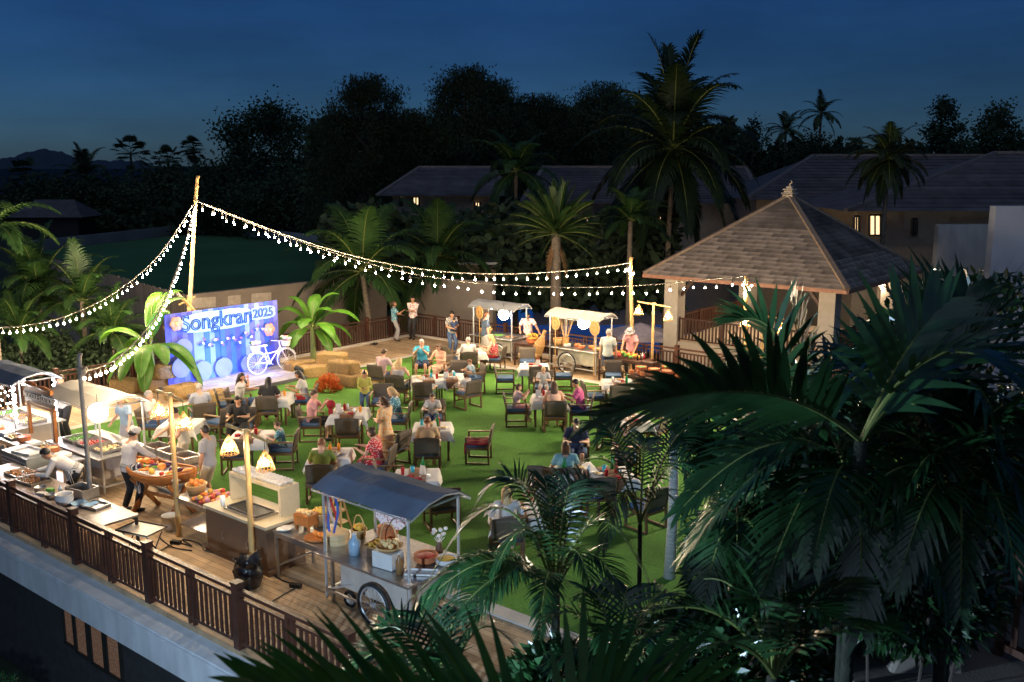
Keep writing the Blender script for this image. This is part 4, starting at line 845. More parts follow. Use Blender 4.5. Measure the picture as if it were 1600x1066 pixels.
# ------------------------------------------------------------------ stage: platform, backdrop, discs, bicycle, hay, plants
SX = -26.95
stg = mat('painted stage boards', (.34, .33, .38), .7, var=.12); m = MB(); m.box((-25.95, 18.55, .09), (2.3, 5.4, .12)); plat = tag(m.build('stage_platform', planks('stage deck', (.33, .32, .36), .2, 2.4, .7, .01, rot=pi / 2), None), 'low grey stage platform in front of the backdrop', 'stage')
bk = thing('backdrop', 'purple and blue draped backdrop panel with cut-out title lettering', 'backdrop', (SX, 18.25, 0))
pw = [mat('crepe violet', (.07, .08, .45), .85, var=.15, stretch=(1, 8, 1)), mat('crepe blue', (.05, .12, .5), .85, var=.15, stretch=(1, 8, 1)), mat('crepe pale', (.2, .26, .6), .85, var=.1, stretch=(1, 8, 1)), mat('crepe lilac', (.12, .13, .5), .85, var=.12, stretch=(1, 8, 1))]
n = 22; Wp = 4.3; rng = random.Random(3)
for i in range(n): MB().box((rng.uniform(-.012, .012), -Wp / 2 + (i + .5) * Wp / n, 1.27), (.03, Wp / n * .985, 2.3)).build('plank', pw[(0, 3, 0, 3, 0, 2, 2, 1, 2, 1, 1, 0, 1, 0, 1, 2, 3, 2, 3, 1, 0, 3)[i]], bk)
m = MB(); m.box((-.08, 0, .4), (.08, Wp, .08)); m.box((-.08, 0, 2.0), (.08, Wp, .08)); m.bar((-.1, -1.5, 2.0), (-.9, -1.5, .02), .06); m.bar((-.1, 1.5, 2.0), (-.9, 1.5, .02), .06); m.build('brace', bamboo, bk)
def cloud(cy, cz, w, h, nl, seed):
    r_ = random.Random(seed); pts = []
    k = 72
    for i in range(k):
        a = 2 * pi * i / k; q = 1 + .05 * abs(sin(a * nl / 2)); sx, sz = cos(a), sin(a); e = .55
        pts.append(((abs(sx) ** e) * (1 if sx > 0 else -1) * w / 2 * q + cy, (abs(sz) ** e) * (1 if sz > 0 else -1) * h / 2 * q + cz))
    m = MB(); vs = [(x, y, z) for x in (.025, .06) for y, z in pts]; m.add(vs, [tuple(range(k - 1, -1, -1)), tuple(range(k, 2 * k))] + [(i, (i + 1) % k, k + (i + 1) % k, k + i) for i in range(k)]); return m
board_c = mat('title board', (.32, .5, .52), .6, var=.06); letm = mat('title letter', (.012, .06, .22), .5, var=.1)
cl = cloud(-.28, 2.03, 2.55, .62, 20, 1).build('title_board', board_c, bk)
tm = text_mesh('Songkran', .72, .02, letm, .02); put('lettering', tm, cl, (.075, -.28, 2.04), rot=(pi / 2, 0, pi / 2), sc=(1.0, 1.0, 1))
c2_ = cloud(1.5, 2.06, 1.0, .42, 12, 2).build('year_board', board_c, bk); tm = text_mesh('2025', .42, .012, letm, .012); put('lettering', tm, c2_, (.075, 1.5, 2.06), rot=(pi / 2, 0, pi / 2))
disc = mat('paper disc', (.18, .18, .3), .85, var=.08, scale=3); rimm = mat('disc rim', (.12, .18, .42), .7)
def round_disc(label, y, z, r, x=.14, colr=None):
    o = thing('paper_disc', label, 'paper disc', (SX + x, y, z), 0, 'round paper discs on the backdrop'); MB().lathe([(r * .97, -.015), (r * .97, .02)], 28, ax=(1, 0, 0)).build('face', colr or disc, o)
    k = 28; MB().tube([(.005, r * cos(2 * pi * j / k), r * sin(2 * pi * j / k)) for j in range(k + 1)], .016, 5).build('rim', rimm, o)
for lab, y, z, r in (('large pale disc low on the backdrop next to the banana leaf', 17.28, .46, .32), ('large pale disc low on the backdrop under the dark drape', 18.05, .45, .32), ('pale disc stacked above the low discs beside the banana plant', 16.62, 1.3, .3), ('pale disc half behind the banana plant', 16.5, .7, .32), ('pale disc partly behind the bicycle wheel', 19.0, .42, .28)): round_disc(lab, y, z, r)
of_ = mat('orange paper flower', (.55, .26, .14), .8, var=.2)
for lab, y, z in (('orange paper flower at the top corner of the backdrop beside the banana leaf', 16.45, 2.1), ('orange paper flower on the backdrop above the bicycle basket', 19.95, 1.45)):
    o = thing('paper_flower', lab, 'paper flower', (SX + .1, y, z)); m = MB()
    for k in range(6): a = k * pi / 3; m.ball((0, .13 * cos(a), .13 * sin(a)), (.03, .11, .11), 8, 6)
    m.build('petal', of_, o, smooth=True); MB().ball((.03, 0, 0), .07, 8, 6).build('centre', mat('flower eye', (.7, .5, .2), .8), o)
# garland of dark cut-out birds and blossoms across the panel
gar = thing('garland', 'dark blue and white paper flower garland strung across the backdrop', 'garland', (SX + .09, 18.2, 0)); rng = random.Random(9)
for k in range(46):
    y = -.95 + 2.6 * k / 45; z = 1.32 + .1 * sin(k * .7) + .3 * max(0, (y - .6)) + rng.uniform(-.08, .08); MB().ball((0, y, z), (.02, .05 + .02 * rng.random(), .045), 6, 5).build('blossom', (letm, letm, mat('white blossom', (.75, .75, .82), .8), mat('violet blossom', (.25, .12, .4), .8))[k % 4], gar)
# stage spotlights
def par(label, loc, target, col, power, ang, r=.09):
    loc, target = V(loc), V(target); d = (target - loc).normalized(); o = thing('stage_spotlight', label, 'spotlight', loc); MB().lathe([(r * .7, -.2), (r, -.1), (r, .1), (r * .85, .1), (r * .8, .06)], 14, ax=d).build('housing', black_p, o)
    MB().lathe([(r * .8, .062), (r * .8, .066)], 14, ax=d).build('lens', glow('lens ' + label[:12], col, 4), o); m = MB(); z = loc.z - .05
    m.bar((-.12, 0, 0), (-.12, 0, -z), .02); m.bar((.12, 0, 0), (.12, 0, -z), .02); m.build('yoke', black_p, o)
    lamp_spot('beam', d * .14, d * 3, col, power, ang, .6, .06, o); return o
par('blue-white stage spotlight on the platform edge aimed at the bicycle and backdrop', (-24.95, 19.6, .4), (SX, 18.4, 1.4), (.08, .2, 1), 85, 110)
par('blue-white stage spotlight on the platform edge aimed at the paper discs', (-24.95, 17.45, .4), (SX, 17.5, 1.35), (.12, .3, 1), 110, 110)
# bicycle
bw = mat('white bicycle paint', (.75, .74, .78), .3); bp_ = mat('pink bicycle paint', (.7, .55, .62), .35)
bi = thing('bicycle', 'white and pink bicycle with flower basket leaning on the stage backdrop', 'bicycle', (-26.2, 19.55, .15), R(83))
bi.rotation_euler = (R(-7), 0, R(83)); Wr = .35
for x in (-.55, .55):
    wq = put('wheel', MB().lathe([(.025, -.05), (.025, .05)], 8, ax=(0, 1, 0)).data('wheel', alu), bi, (x, 0, Wr)); k = 30
    MB().tube([(Wr * cos(2 * pi * j / k), 0, Wr * sin(2 * pi * j / k)) for j in range(k + 1)], .02, 6).build('tyre', bw, wq); m = MB()
    for j in range(20): a = 2 * pi * j / 20; m.tube([(0, .03 * (-1) ** j, 0), ((Wr - .02) * cos(a), 0, (Wr - .02) * sin(a))], .0035, 3, caps=False)
    m.build('spoke', bw, wq); MB().tube([((Wr + .04) * cos(a), 0, (Wr + .04) * sin(a)) for a in [.3 + 2.3 * j / 12 for j in range(13)]], .018, 5).build('mudguard', bw, wq)
m = MB(); S_, H_, Bk, Rw, Fw_ = (-.2, 0, .82), (.36, 0, .8), (-.08, 0, .32), (-.55, 0, .35), (.55, 0, .35)
for a, b in ((S_, Bk), (Bk, H_), ((-.16, 0, .62), (.38, 0, .68)), (Rw, (-.17, 0, .68)), (Rw, Bk), (H_, Fw_), (H_, (.33, 0, .98))): m.tube([a, b], .022, 7)
m.build('frame', bp_, bi); MB().tube([(.2, -.28, 1.02), (.33, -.1, 1.0), (.36, 0, .98), (.33, .1, 1.0), (.2, .28, 1.02)], .014, 6).build('handlebar', bw, bi)
MB().ball((-.24, 0, .9), (.14, .08, .04), 10, 6).tube([S_, (-.23, 0, .89)], .014, 6).build('saddle', bw, bi)
MB().lathe([(.07, -.01), (.07, .01)], 12, (-.08, .03, .32), ax=(0, 1, 0)).tube([(-.08, .05, .32), (.06, .06, .22)], .012, 5).tube([(-.08, -.05, .32), (-.22, -.06, .42)], .012, 5).build('crank', bw, bi)
def flower_basket(label, loc, seed):
    o = thing('flower_basket', label, 'flower basket', loc); MB().lathe([(.13, 0), (.18, .2), (.17, .2), (.12, .02)], 14).build('basket', mat('white basket', (.7, .66, .6), .8), o); rng = random.Random(seed)
    for k in range(18): a = k * 2.4; r_ = .17 * (k / 18) ** .5; MB().ball((r_ * cos(a), r_ * sin(a), .25 + .06 * rng.random()), (.05, .05, .045), 6, 5).build('bloom', (mat('white bloom', (.8, .76, .74), .7), mat('pink bloom', (.7, .4, .5), .7), mat('cream bloom', (.75, .65, .45), .7), leaf_ban)[k % 4], o)
fb = bi.matrix_basis
flower_basket('basket of white and pink flowers on the bicycle handlebar', fb @ V((.58, 0, .8)), 1); flower_basket('basket of pale flowers on the bicycle rear rack', fb @ V((-.58, 0, .76)), 2)
# hay bales
def bale_mb(seed):
    rng = random.Random(seed); m = MB(); nx, ny, nz = 9, 5, 5; L, W, H = 1.0, .5, .42; idx = {}
    bm = bmesh.new(); bmesh.ops.create_cube(bm, size=1); bmesh.ops.subdivide_edges(bm, edges=bm.edges[:], cuts=5, use_grid_fill=True)
    for v in bm.verts:
        c = v.co.copy(); rr = max(0, abs(c.x) - .42) + max(0, abs(c.y) - .42) + max(0, abs(c.z) - .42); c *= (1 - .5 * max(0, rr - .08))
        v.co = V((c.x * L, c.y * W, c.z * H + H / 2)) + V((rng.gauss(0, .008), rng.gauss(0, .008), rng.gauss(0, .006)))
    me = bpy.data.meshes.new('bale'); bm.to_mesh(me); bm.free(); me.materials.append(straw); me.polygons.foreach_set('use_smooth', [True] * len(me.polygons)); s = MB()
    for i in range(420):
        ax = rng.randrange(3); p = V((rng.uniform(-.5, .5) * L, rng.uniform(-.5, .5) * W, rng.uniform(0, 1) * H))
        if ax == 0: p.x = rng.choice((-.5, .5)) * L
        elif ax == 1: p.y = rng.choice((-.5, .5)) * W
        else: p.z = H
        d = V((rng.gauss(0, 1), rng.gauss(0, 1), rng.gauss(0, .6))).normalized() * rng.uniform(.05, .14); w = d.cross(V((rng.gauss(0, 1), rng.gauss(0, 1), 1))).normalized() * .004
        s.add([p - d * .5 - w, p - d * .5 + w, p + d * .5 + w, p + d * .5 - w], [(0, 1, 2, 3)])
    t = MB()
    for y in (-.14, .14): t.tube([(-L / 2 - .003, y, .02), (-L / 2 - .003, y, H), (L / 2 + .003, y, H), (L / 2 + .003, y, .02)], .006, 4)
    return me, s.data('loose_straw', straw), t.data('twine', cordm)
BL = [bale_mb(i) for i in range(3)]
def bale(label, px, py, z, rz, k=0, sc=1):
    g_ = G(px, py, z); o = thing('hay_bale', label, 'hay bale', g_, rz, 'straw bales round the stage'); a, b, c = BL[k % 3]
    put('bale', a, o, sc=sc); stuff(put('loose_straw', b, o, sc=sc)); put('twine', c, o, sc=sc); return o
for i, (lab, px, py, z, rz) in enumerate((('straw bale behind the off-white cart beside the banana plant', 196, 612, 0, 20), ('straw bale carrying the banana plant pot next to the backdrop', 244, 610, 0, 80), ('straw bale in front of the banana plant, lit violet', 285, 622, 0, 100), ('straw bale stacked on top below the banana leaves', 262, 590, .4, 90), ('straw bale behind the man in the striped shirt', 330, 634, 0, 95),
    ('straw bale on the stage corner beside the bicycle, lit blue', 488, 590, 0, 75), ('upper straw bale behind the right banana plant', 520, 570, .36, 30), ('straw bale under the right banana plant', 520, 584, 0, 20), ('straw bale beside the orange flower bush', 545, 604, 0, 5), ('straw bale end on the lawn near the girl in yellow', 566, 600, 0, 10), ('upper straw bale beside the orange flowers', 537, 584, .38, 10), ('straw bale behind the bicycle rear wheel', 470, 583, .0, 85))): bale(lab, px, py, z, R(rz), i)
# orange flower bush and banana plants
ofm = mat('orange bract', (.5, .12, .025), .7, var=.35, scale=8); fbush = thing('flower_bush', 'bush of orange and red flowers on the lawn beside the straw bales', 'flowers', G(513, 612)); m = MB(); rng = random.Random(5)
for i in range(900):
    d = V((rng.gauss(0, 1), rng.gauss(0, 1), abs(rng.gauss(0, 1)))).normalized(); p = V((d.x * .38, d.y * .38, d.z * .52)) * rng.uniform(.5, 1); e = (d + V((0, 0, .4))).normalized(); s = e.orthogonal().normalized(); s.rotate(Matrix.Rotation(rng.uniform(0, 6), 3, e)); m.add([p, p + e * .07 + s * .018, p + e * .15, p + e * .07 - s * .018], [(0, 1, 2, 3)])
m.build('bract', ofm, fbush)
def ban_leaf(L, W, e, sag, rng):
    pts = frond_path((0, 0, 0), (cos(e), 0, sin(e)), L, sag, 12); m = MB(); rows = []; notch = [rng.random() for _ in range(13)]
    for i, p in enumerate(pts):
        f = i / 12; t = (pts[min(i + 1, 12)] - pts[max(0, i - 1)]).normalized(); s = t.cross(V((0, 0, 1))).normalized(); u = s.cross(t)
        w = 0 if f < .2 else W * (sin(pi * min(1, (f - .2) / .8) ** .85) ** .5); w = max(.012, w * (.9 if notch[i] > .8 else 1)); rows.append((p - s * w * .96 - u * w * .22, p - s * w * .5 + u * w * .03, p, p + s * w * .5 + u * w * .03, p + s * w * .96 - u * w * .22))
    m.add([v for r in rows for v in r], [(i * 5 + j, i * 5 + j + 1, i * 5 + j + 6, i * 5 + j + 5) for i in range(12) for j in range(4)]); m.tube([p - V((0, 0, .01)) for p in pts], [.03 * (1 - .8 * i / 12) for i in range(13)], 5, mi=1); return m
def banana(label, loc, h, fr, seed, L=1.7, W=.27):
    rng = random.Random(seed); o = thing('banana_plant', label, 'banana plant', loc); MB().tube([(0, 0, -.05), (.02, 0, h * .5), (0, 0, h)], [.12, .095, .06], 10).build('stem', mat('banana stem', (.25, .3, .09), .6, var=.25, stretch=(1, 1, .3)), o, smooth=True)
    for az, e, l in fr: lf = ban_leaf(L * l, W, R(min(80, e + 24)), 2.3 if e > 30 else 2.0, rng).build('leaf', [leaf_ban, rib_g], o, (0, 0, h * .93), az, smooth=True)
banana('banana plant with big arching leaves under the string lights beside the backdrop', G(240, 612), 1.5, [(face(0) + 1.6, 62, 1.0), (face(0) + 2.9, 25, .95), (face(0) - .25, -12, 1.0), (face(0) + 4.4, -5, .8), (face(0) - .6, 55, .8), (face(0) + .4, 70, .95), (face(0) - 1.4, 5, .9), (face(0) + 5.4, 10, .7), (face(0) + 3.6, -20, .8), (face(0) + 4.8, -40, .7), (face(0) + 1.0, 78, 1.05), (face(0) + 2.4, 10, .8), (face(0) - .3, 5, .85), (face(0) + 3.2, -10, .85)], 1, 2.35, .26)
banana('banana plant with drooping leaves behind the bicycle', G(490, 574), 1.5, [(face(0) + 2.9, 38, .95), (face(0) + 2.6, 8, .95), (face(0) - .1, 30, 1.05), (face(0) + .2, 5, .85), (face(0) + 3.3, -15, .75), (face(0) - .5, 50, .7), (face(0) - .25, -10, .7), (face(0) + 4.6, 30, .7), (face(0) + 1.5, 70, .8), (face(0) + 5.5, 15, .8), (face(0) + 3.0, 62, .8), (face(0) + .1, 58, .9), (face(0) + 4.2, -5, .7), (face(0) - .7, -20, .7), (face(0) + 2.2, 20, .8)], 2, 2.0, .25)
# ------------------------------------------------------------------ tableware and small goods
def seq(m, mt, sm=True, name='x'): return m.data(name, mt, sm)
glassm = mat('clear glass', (.75, .8, .82), .08, var=.02, spec=.7); green_b = mat('green bottle glass', (.02, .22, .06), .12, var=.1); red_p = mat('red cup', (.55, .03, .04), .35, var=.1); blue_p = mat('turquoise cup', (.04, .38, .5), .35, var=.1); amber_p = mat('orange juice', (.75, .28, .03), .2, var=.1); clay = mat('terracotta', (.5, .16, .06), .6, var=.15); yel = mat('yellow fruit', (.7, .4, .05), .5, var=.2); orange_f = mat('orange fruit', (.7, .22, .03), .5, var=.15); red_f = mat('red vegetable', (.5, .05, .03), .4, var=.15); purp = mat('aubergine', (.05, .015, .05), .3, var=.1); greenv = mat('green vegetable', (.1, .26, .04), .5, var=.25); pink_f = mat('pink fruit', (.6, .22, .28), .5, var=.15); food_b = mat('grilled food', (.32, .14, .05), .6, var=.35, scale=18, bump=.5); rice = mat('noodle dish', (.65, .45, .2), .7, var=.3, scale=20, bump=.5); blue_cl = mat('light blue cloth', (.25, .42, .6), .85)
PL = {
 'plate': seq(MB().lathe([(.07, 0), (.08, .006), (.13, .018), (.128, .023), (.075, .012), (.01, .011)], 18), porcelain, name='plate'),
 'bowl': seq(MB().lathe([(.04, 0), (.09, .05), (.1, .075), (.095, .075), (.08, .045), (.01, .02)], 16), porcelain, name='bowl'),
 'glass': seq(MB().lathe([(.03, 0), (.036, .13), (.033, .13), (.028, .01)], 10), glassm, name='glass'),
 'red_cup': seq(MB().lathe([(.035, 0), (.042, .15), (.044, .15), (.01, .16)], 10).tube([(0, 0, .15), (.02, 0, .24)], .006, 5), red_p, name='cup'),
 'blue_cup': seq(MB().lathe([(.037, 0), (.044, .14), (.04, .14), (.03, .02)], 10), blue_p, name='cup'),
 'juice': seq(MB().lathe([(.03, 0), (.036, .15), (.012, .155)], 10).tube([(0, 0, .1), (.015, 0, .21)], .005, 5), amber_p, name='juice_glass'),
 'bottle': seq(MB().lathe([(.04, 0), (.042, .17), (.016, .23), (.015, .3), (.005, .305)], 12), green_b, name='bottle'),
 'menu': seq(MB().add([(-.07, -.04, 0), (.07, -.04, 0), (.07, 0, .2), (-.07, 0, .2), (-.07, .04, 0), (.07, .04, 0)], [(0, 1, 2, 3), (5, 4, 3, 2), (0, 3, 4), (1, 5, 2)]), white_p, False, 'menu_card'),
 'napkin': seq(MB().box((0, 0, .015), (.16, .13, .03)).box((.01, .01, .04), (.12, .1, .025), .4), cloth_red, False, 'napkin'),
 'foodplate': None}
pdish = MB().lathe([(.07, 0), (.08, .006), (.13, .018), (.128, .023), (.075, .012), (.01, .011)], 18, mi=0)
for k in range(7): pdish.ball((.045 * cos(k * 2.4), .045 * sin(k * 2.4), .028), (.032, .028, .018), 7, 5, mi=1)
PL['foodplate'] = pdish.data('plate', [porcelain, rice], True)
NAMES = {'plate': ('dinner_plate', 'plate', 'empty white dinner plate'), 'foodplate': ('dinner_plate', 'plate', 'white dinner plate heaped with food'), 'bowl': ('bowl', 'bowl', 'white porcelain bowl'), 'glass': ('drinking_glass', 'glass', 'clear drinking glass'), 'red_cup': ('cup', 'cup', 'red cup with straw'), 'blue_cup': ('cup', 'cup', 'turquoise cup'), 'juice': ('juice_glass', 'glass', 'tall glass of orange juice'), 'bottle': ('bottle', 'bottle', 'green glass bottle'), 'menu': ('menu_card', 'menu card', 'folded white menu card'), 'napkin': ('napkin', 'napkin', 'folded crimson napkin')}
def item(kind, loc, desc, rz=0, sc=1):
    nm, cat, lb = NAMES[kind]; o = put(nm, PL[kind], None, loc, rz, sc=sc); return tag(o, f'{lb} on the {desc}', cat, f'tableware on the {desc}')
# ------------------------------------------------------------------ woven armchairs
rattan = pattern('brown rattan weave', 'weave', (.13, .098, .072), (.06, .046, .034), 26, .65); frame_c = mat('chair frame timber', (.11, .06, .03), .45, var=.2); cush_b = mat('blue seat cushion', (.055, .105, .2), .85, var=.1, bump=.1, bscale=30)
def make_chair():
    o = thing('armchair', 'x', 'armchair')
    MB().box((0, 0, .38), (.56, .54, .06)).build('seat', frame_c, o)
    m = MB(); m.box((0, .01, .45), (.5, .5, .09)); bevel(m.build('cushion', cush_b, o), .025, 3)
    def bk_(u, v): return V(((u - .5) * .56, -.255 - .09 * v + .03 * sin(pi * u), .44 + .42 * v))
    m = MB(); m.sheet(bk_, 8, 6); b = m.build('backrest', rattan, o, smooth=True); s = b.modifiers.new('thick', 'SOLIDIFY'); s.thickness = .03; s.offset = 0
    m = MB(); m.tube([bk_(0, 0), bk_(0, 1), bk_(.5, 1.02), bk_(1, 1), bk_(1, 0)], .02, 6); m.build('back_frame', rattan, b)
    leg_f = MB().box((0, 0, .32), (.038, .045, .64)).data('leg', frame_c); leg_r = MB().bar((0, 0, 0), (0, .02, .5), .04, .045).data('leg', frame_c); arm = MB().bar((0, .285, .655), (0, -.3, .665), .05, .028).data('armrest', mat('arm timber', (.22, .13, .06), .4, var=.2)); skid = MB().bar((0, .29, .02), (0, -.27, .02), .038, .035).data('skid', frame_c)
    for s in (-1, 1): put('leg', leg_f, o, (s * .285, .27, 0)); put('leg', leg_r, o, (s * .285, -.27, 0)); put('armrest', arm, o, (s * .285, 0, 0)); put('skid', skid, o, (s * .285, 0, 0))
    MB().bar((-.285, .27, .2), (.285, .27, .2), .03).build('stretcher', frame_c, o); MB().bar((-.285, .27, .36), (.285, .27, .36), .03, .05).build('apron', frame_c, o)
    return o
CH0 = make_chair(); CH_used = []
def chair_w(loc, rz, label):
    loc = V((loc[0], loc[1], .03))
    if not CH_used: o = CH0; o.location = loc; o.rotation_euler = (0, 0, rz); o['label'] = label; o['group'] = 'woven armchairs on the lawn'; CH_used.append(1); return o
    return dup(CH0, loc, rz, label, 'woven armchairs on the lawn')
def make_table():
    o = thing('dining_table', 'x', 'table'); MB().box((0, 0, .71), (.88, .88, .04)).build('tabletop', frame_c, o)
    for sx in (-1, 1):
        for sy in (-1, 1): MB().box((sx * .38, sy * .38, .35), (.05, .05, .7)).build('leg', frame_c, o)
    return o
TB0 = make_table(); TB_used = []
def cloth_md(seed):
    rng = random.Random(seed); ph = rng.uniform(0, 6)
    def f(u, v):
        x, y = (u - .5) * 1.36, (v - .5) * 1.36; hx, hy = max(0, abs(x) - .45), max(0, abs(y) - .45); ax, ay = min(abs(x), .45), min(abs(y), .45); dr = math.hypot(hx, hy) if hx and hy else hx + hy
        wv = .025 * sin(9 * (y if hx > hy else x) + ph) * min(1, dr * 5); ox = ax + hx * .16 + (wv if hx else 0) + (.05 if hx and hy else 0) * min(1, dr * 3); oy = ay + hy * .16 + (wv if hy else 0) + (.05 if hx and hy else 0) * min(1, dr * 3)
        return V((math.copysign(ox, x), math.copysign(oy, y), .74 - dr * .98 + .002 * sin(x * 11 + ph) * sin(y * 9)))
    return MB().sheet(f, 28, 28).data('tablecloth', cloth_w, True)
CLD = [cloth_md(i) for i in range(3)]
runner_d = MB().sheet(lambda u, v: V(((u - .5) * .36, max(-.47, min(.47, (v - .5) * 1.5)), .749 - max(0, abs((v - .5) * 1.5) - .47))), 3, 20).data('table_runner', cloth_br, True)
ITEMS = ['foodplate', 'foodplate', 'plate', 'glass', 'red_cup', 'menu', 'napkin', 'bowl', 'foodplate', 'napkin', 'glass', 'juice']
def table(px, py, rot, desc, items=None, seed=0, runner=True, wide=1):
    c = G(px, py, .75); c.z = .03; rz = face(rot); rng = random.Random(seed)
    if not TB_used: t = TB0; t.location = c; t.rotation_euler = (0, 0, rz); t['label'] = f'square timber table under the cloth, {desc}'; t['group'] = 'dining tables on the lawn'; TB_used.append(1)
    else: t = dup(TB0, c, rz, f'square timber table under the cloth, {desc}', 'dining tables on the lawn')
    tag(put('tablecloth', CLD[seed % 3], None, c, rz), f'white cloth draped over the {desc}', 'tablecloth', 'white cloths on the dining tables')
    if runner: tag(put('table_runner', runner_d, None, c + V((0, 0, .003)), rz), f'brown runner hanging over the {desc}', 'runner', 'brown runners on the dining tables')
    its = items if items is not None else ITEMS; n = len(its)
    for i, k in enumerate(its):
        a = 2 * pi * i / n + .3; r = (.3 if i % 2 else .2) * (1 if i else .6); item(k, c + Matrix.Rotation(rz, 3, 'Z') @ V((r * cos(a), r * sin(a), .735)), desc, rng.uniform(0, 6))
    return c
# ------------------------------------------------------------------ people
def ik(a, b, l1, l2, hint):
    a, b = V(a), V(b); d = b - a; L = min(d.length, l1 + l2 - .004); t = d.normalized(); b = a + t * L; x = (l1 * l1 - l2 * l2 + L * L) / (2 * L); h = math.sqrt(max(0, l1 * l1 - x * x)); k = V(hint) - t * V(hint).dot(t); k = k.normalized() if k.length > 1e-4 else t.orthogonal(); return a + t * x + k * h, b
POSES = {
 'sit_eat': dict(pel=(0, -.03, .53), lean=10, hl=(-.16, .4, .82), hr=(.17, .42, .82), al=(-.14, .42, .08), ar=(.13, .38, .08), head=-18, sit=1),
 'sit_hold': dict(pel=(0, -.03, .53), lean=4, hl=(-.08, .34, 1.0), hr=(.12, .36, .98), al=(-.15, .4, .08), ar=(.16, .36, .08), head=-14, sit=1),
 'sit_drink': dict(pel=(0, -.03, .53), lean=6, hl=(-.2, .4, .82), hr=(.07, .25, 1.17), al=(-.12, .36, .08), ar=(.13, .4, .08), head=-4, sit=1),
 'sit_back': dict(pel=(0, -.06, .53), lean=-6, hl=(-.2, .26, .7), hr=(.2, .27, .7), al=(-.14, .42, .08), ar=(.13, .45, .08), head=0, sit=1),
 'stand': dict(pel=(0, 0, .93), lean=2, hl=(-.27, .06, .8), hr=(.27, .08, .8), al=(-.1, -.03, .08), ar=(.1, .04, .08), head=-8),
 'stand_reach': dict(pel=(0, 0, .92), lean=10, hl=(-.2, .35, .95), hr=(.2, .56, 1.0), al=(-.12, -.05, .08), ar=(.12, .06, .08), head=-25),
 'stand_side': dict(pel=(0, 0, .92), lean=8, hl=(-.5, .35, .95), hr=(.25, .25, 1.0), al=(-.12, -.05, .08), ar=(.12, .06, .08), head=-22),
 'bend': dict(pel=(0, -.1, .9), lean=58, hl=(-.16, .66, .9), hr=(.18, .7, .88), al=(-.12, -.05, .08), ar=(.12, .06, .08), head=-10),
 'stand_hold': dict(pel=(0, 0, .93), lean=0, hl=(-.06, .26, 1.13), hr=(.1, .28, 1.08), al=(-.1, .02, .08), ar=(.11, .0, .08), head=-20),
 'stand_talk': dict(pel=(0, 0, .93), lean=-2, hl=(-.3, .3, 1.08), hr=(.1, .36, 1.3), al=(-.1, .02, .08), ar=(.14, .08, .08), head=-4),
 'crossed': dict(pel=(0, 0, .92), lean=-4, hl=(.1, .2, 1.15), hr=(-.1, .22, 1.12), al=(-.06, .16, .08), ar=(.1, .02, .08), head=-10),
 'carried': dict(pel=(0, 0, .3), lean=4, hl=(-.2, .24, .62), hr=(.2, .24, .62), al=(-.22, .2, -.28), ar=(.22, .2, -.28), head=-6, sit=1)}
def joints(k):
    p = POSES[k]; pel = V(p['pel']); ln = R(p['lean']); up = V((0, sin(ln), cos(ln))); fw = V((0, cos(ln), -sin(ln))); J = dict(pel=pel, up=up, fw=fw, chest=pel + up * .32, shc=pel + up * .47, neck=pel + up * .55)
    hp = R(p['head'] - p['lean'] * .45); J['hup'] = V((0, -sin(hp), cos(hp))); J['hfw'] = V((0, cos(hp), sin(hp))); J['head'] = J['neck'] + J['hup'] * .115 + J['hfw'] * .02
    for s, n in ((-1, 'l'), (1, 'r')):
        sh = J['shc'] + V((s * .175, 0, 0)); el, wr = ik(sh, p['h' + n], .29, .255, (s * .55, -.5, -.7)); hip = pel + V((s * .095, 0, -.03)); kn, an = ik(hip, p['a' + n], .44, .42, (s * .12, 1, .25)); J.update({'sh' + n: sh, 'el' + n: el, 'wr' + n: wr, 'hip' + n: hip, 'kn' + n: kn, 'an' + n: an})
    return J
def remesh(mb, vox, name, smooth=6):
    o = mb.build(name, white_p); r = o.modifiers.new('r', 'REMESH'); r.mode = 'VOXEL'; r.voxel_size = vox; r.use_smooth_shade = True
    s = o.modifiers.new('s', 'SMOOTH'); s.iterations = smooth; s.factor = .5
    me = realise(o); me.name = name; return me
def torso(m, J, g, z0=-.06, z1=.5):
    pel, up, fw = J['pel'], J['up'], J['fw']; X = V((1, 0, 0)); st = []
    for h, rx, ry in ((-.08, .15, .11), (0, .168, .118), (.1, .15, .108), (.2, .145, .104), (.32, .168, .118), (.42, .172, .108), (.48, .145, .085), (.53, .075, .06)):
        if z0 <= h <= z1: st.append((pel + up * h, X * (rx + g), fw * (ry + g)))
    m.loft(st, 16)
def limb(m, pts, rad, g=0): m.tube(pts, [r + g for r in rad], 10)
BODY = {}
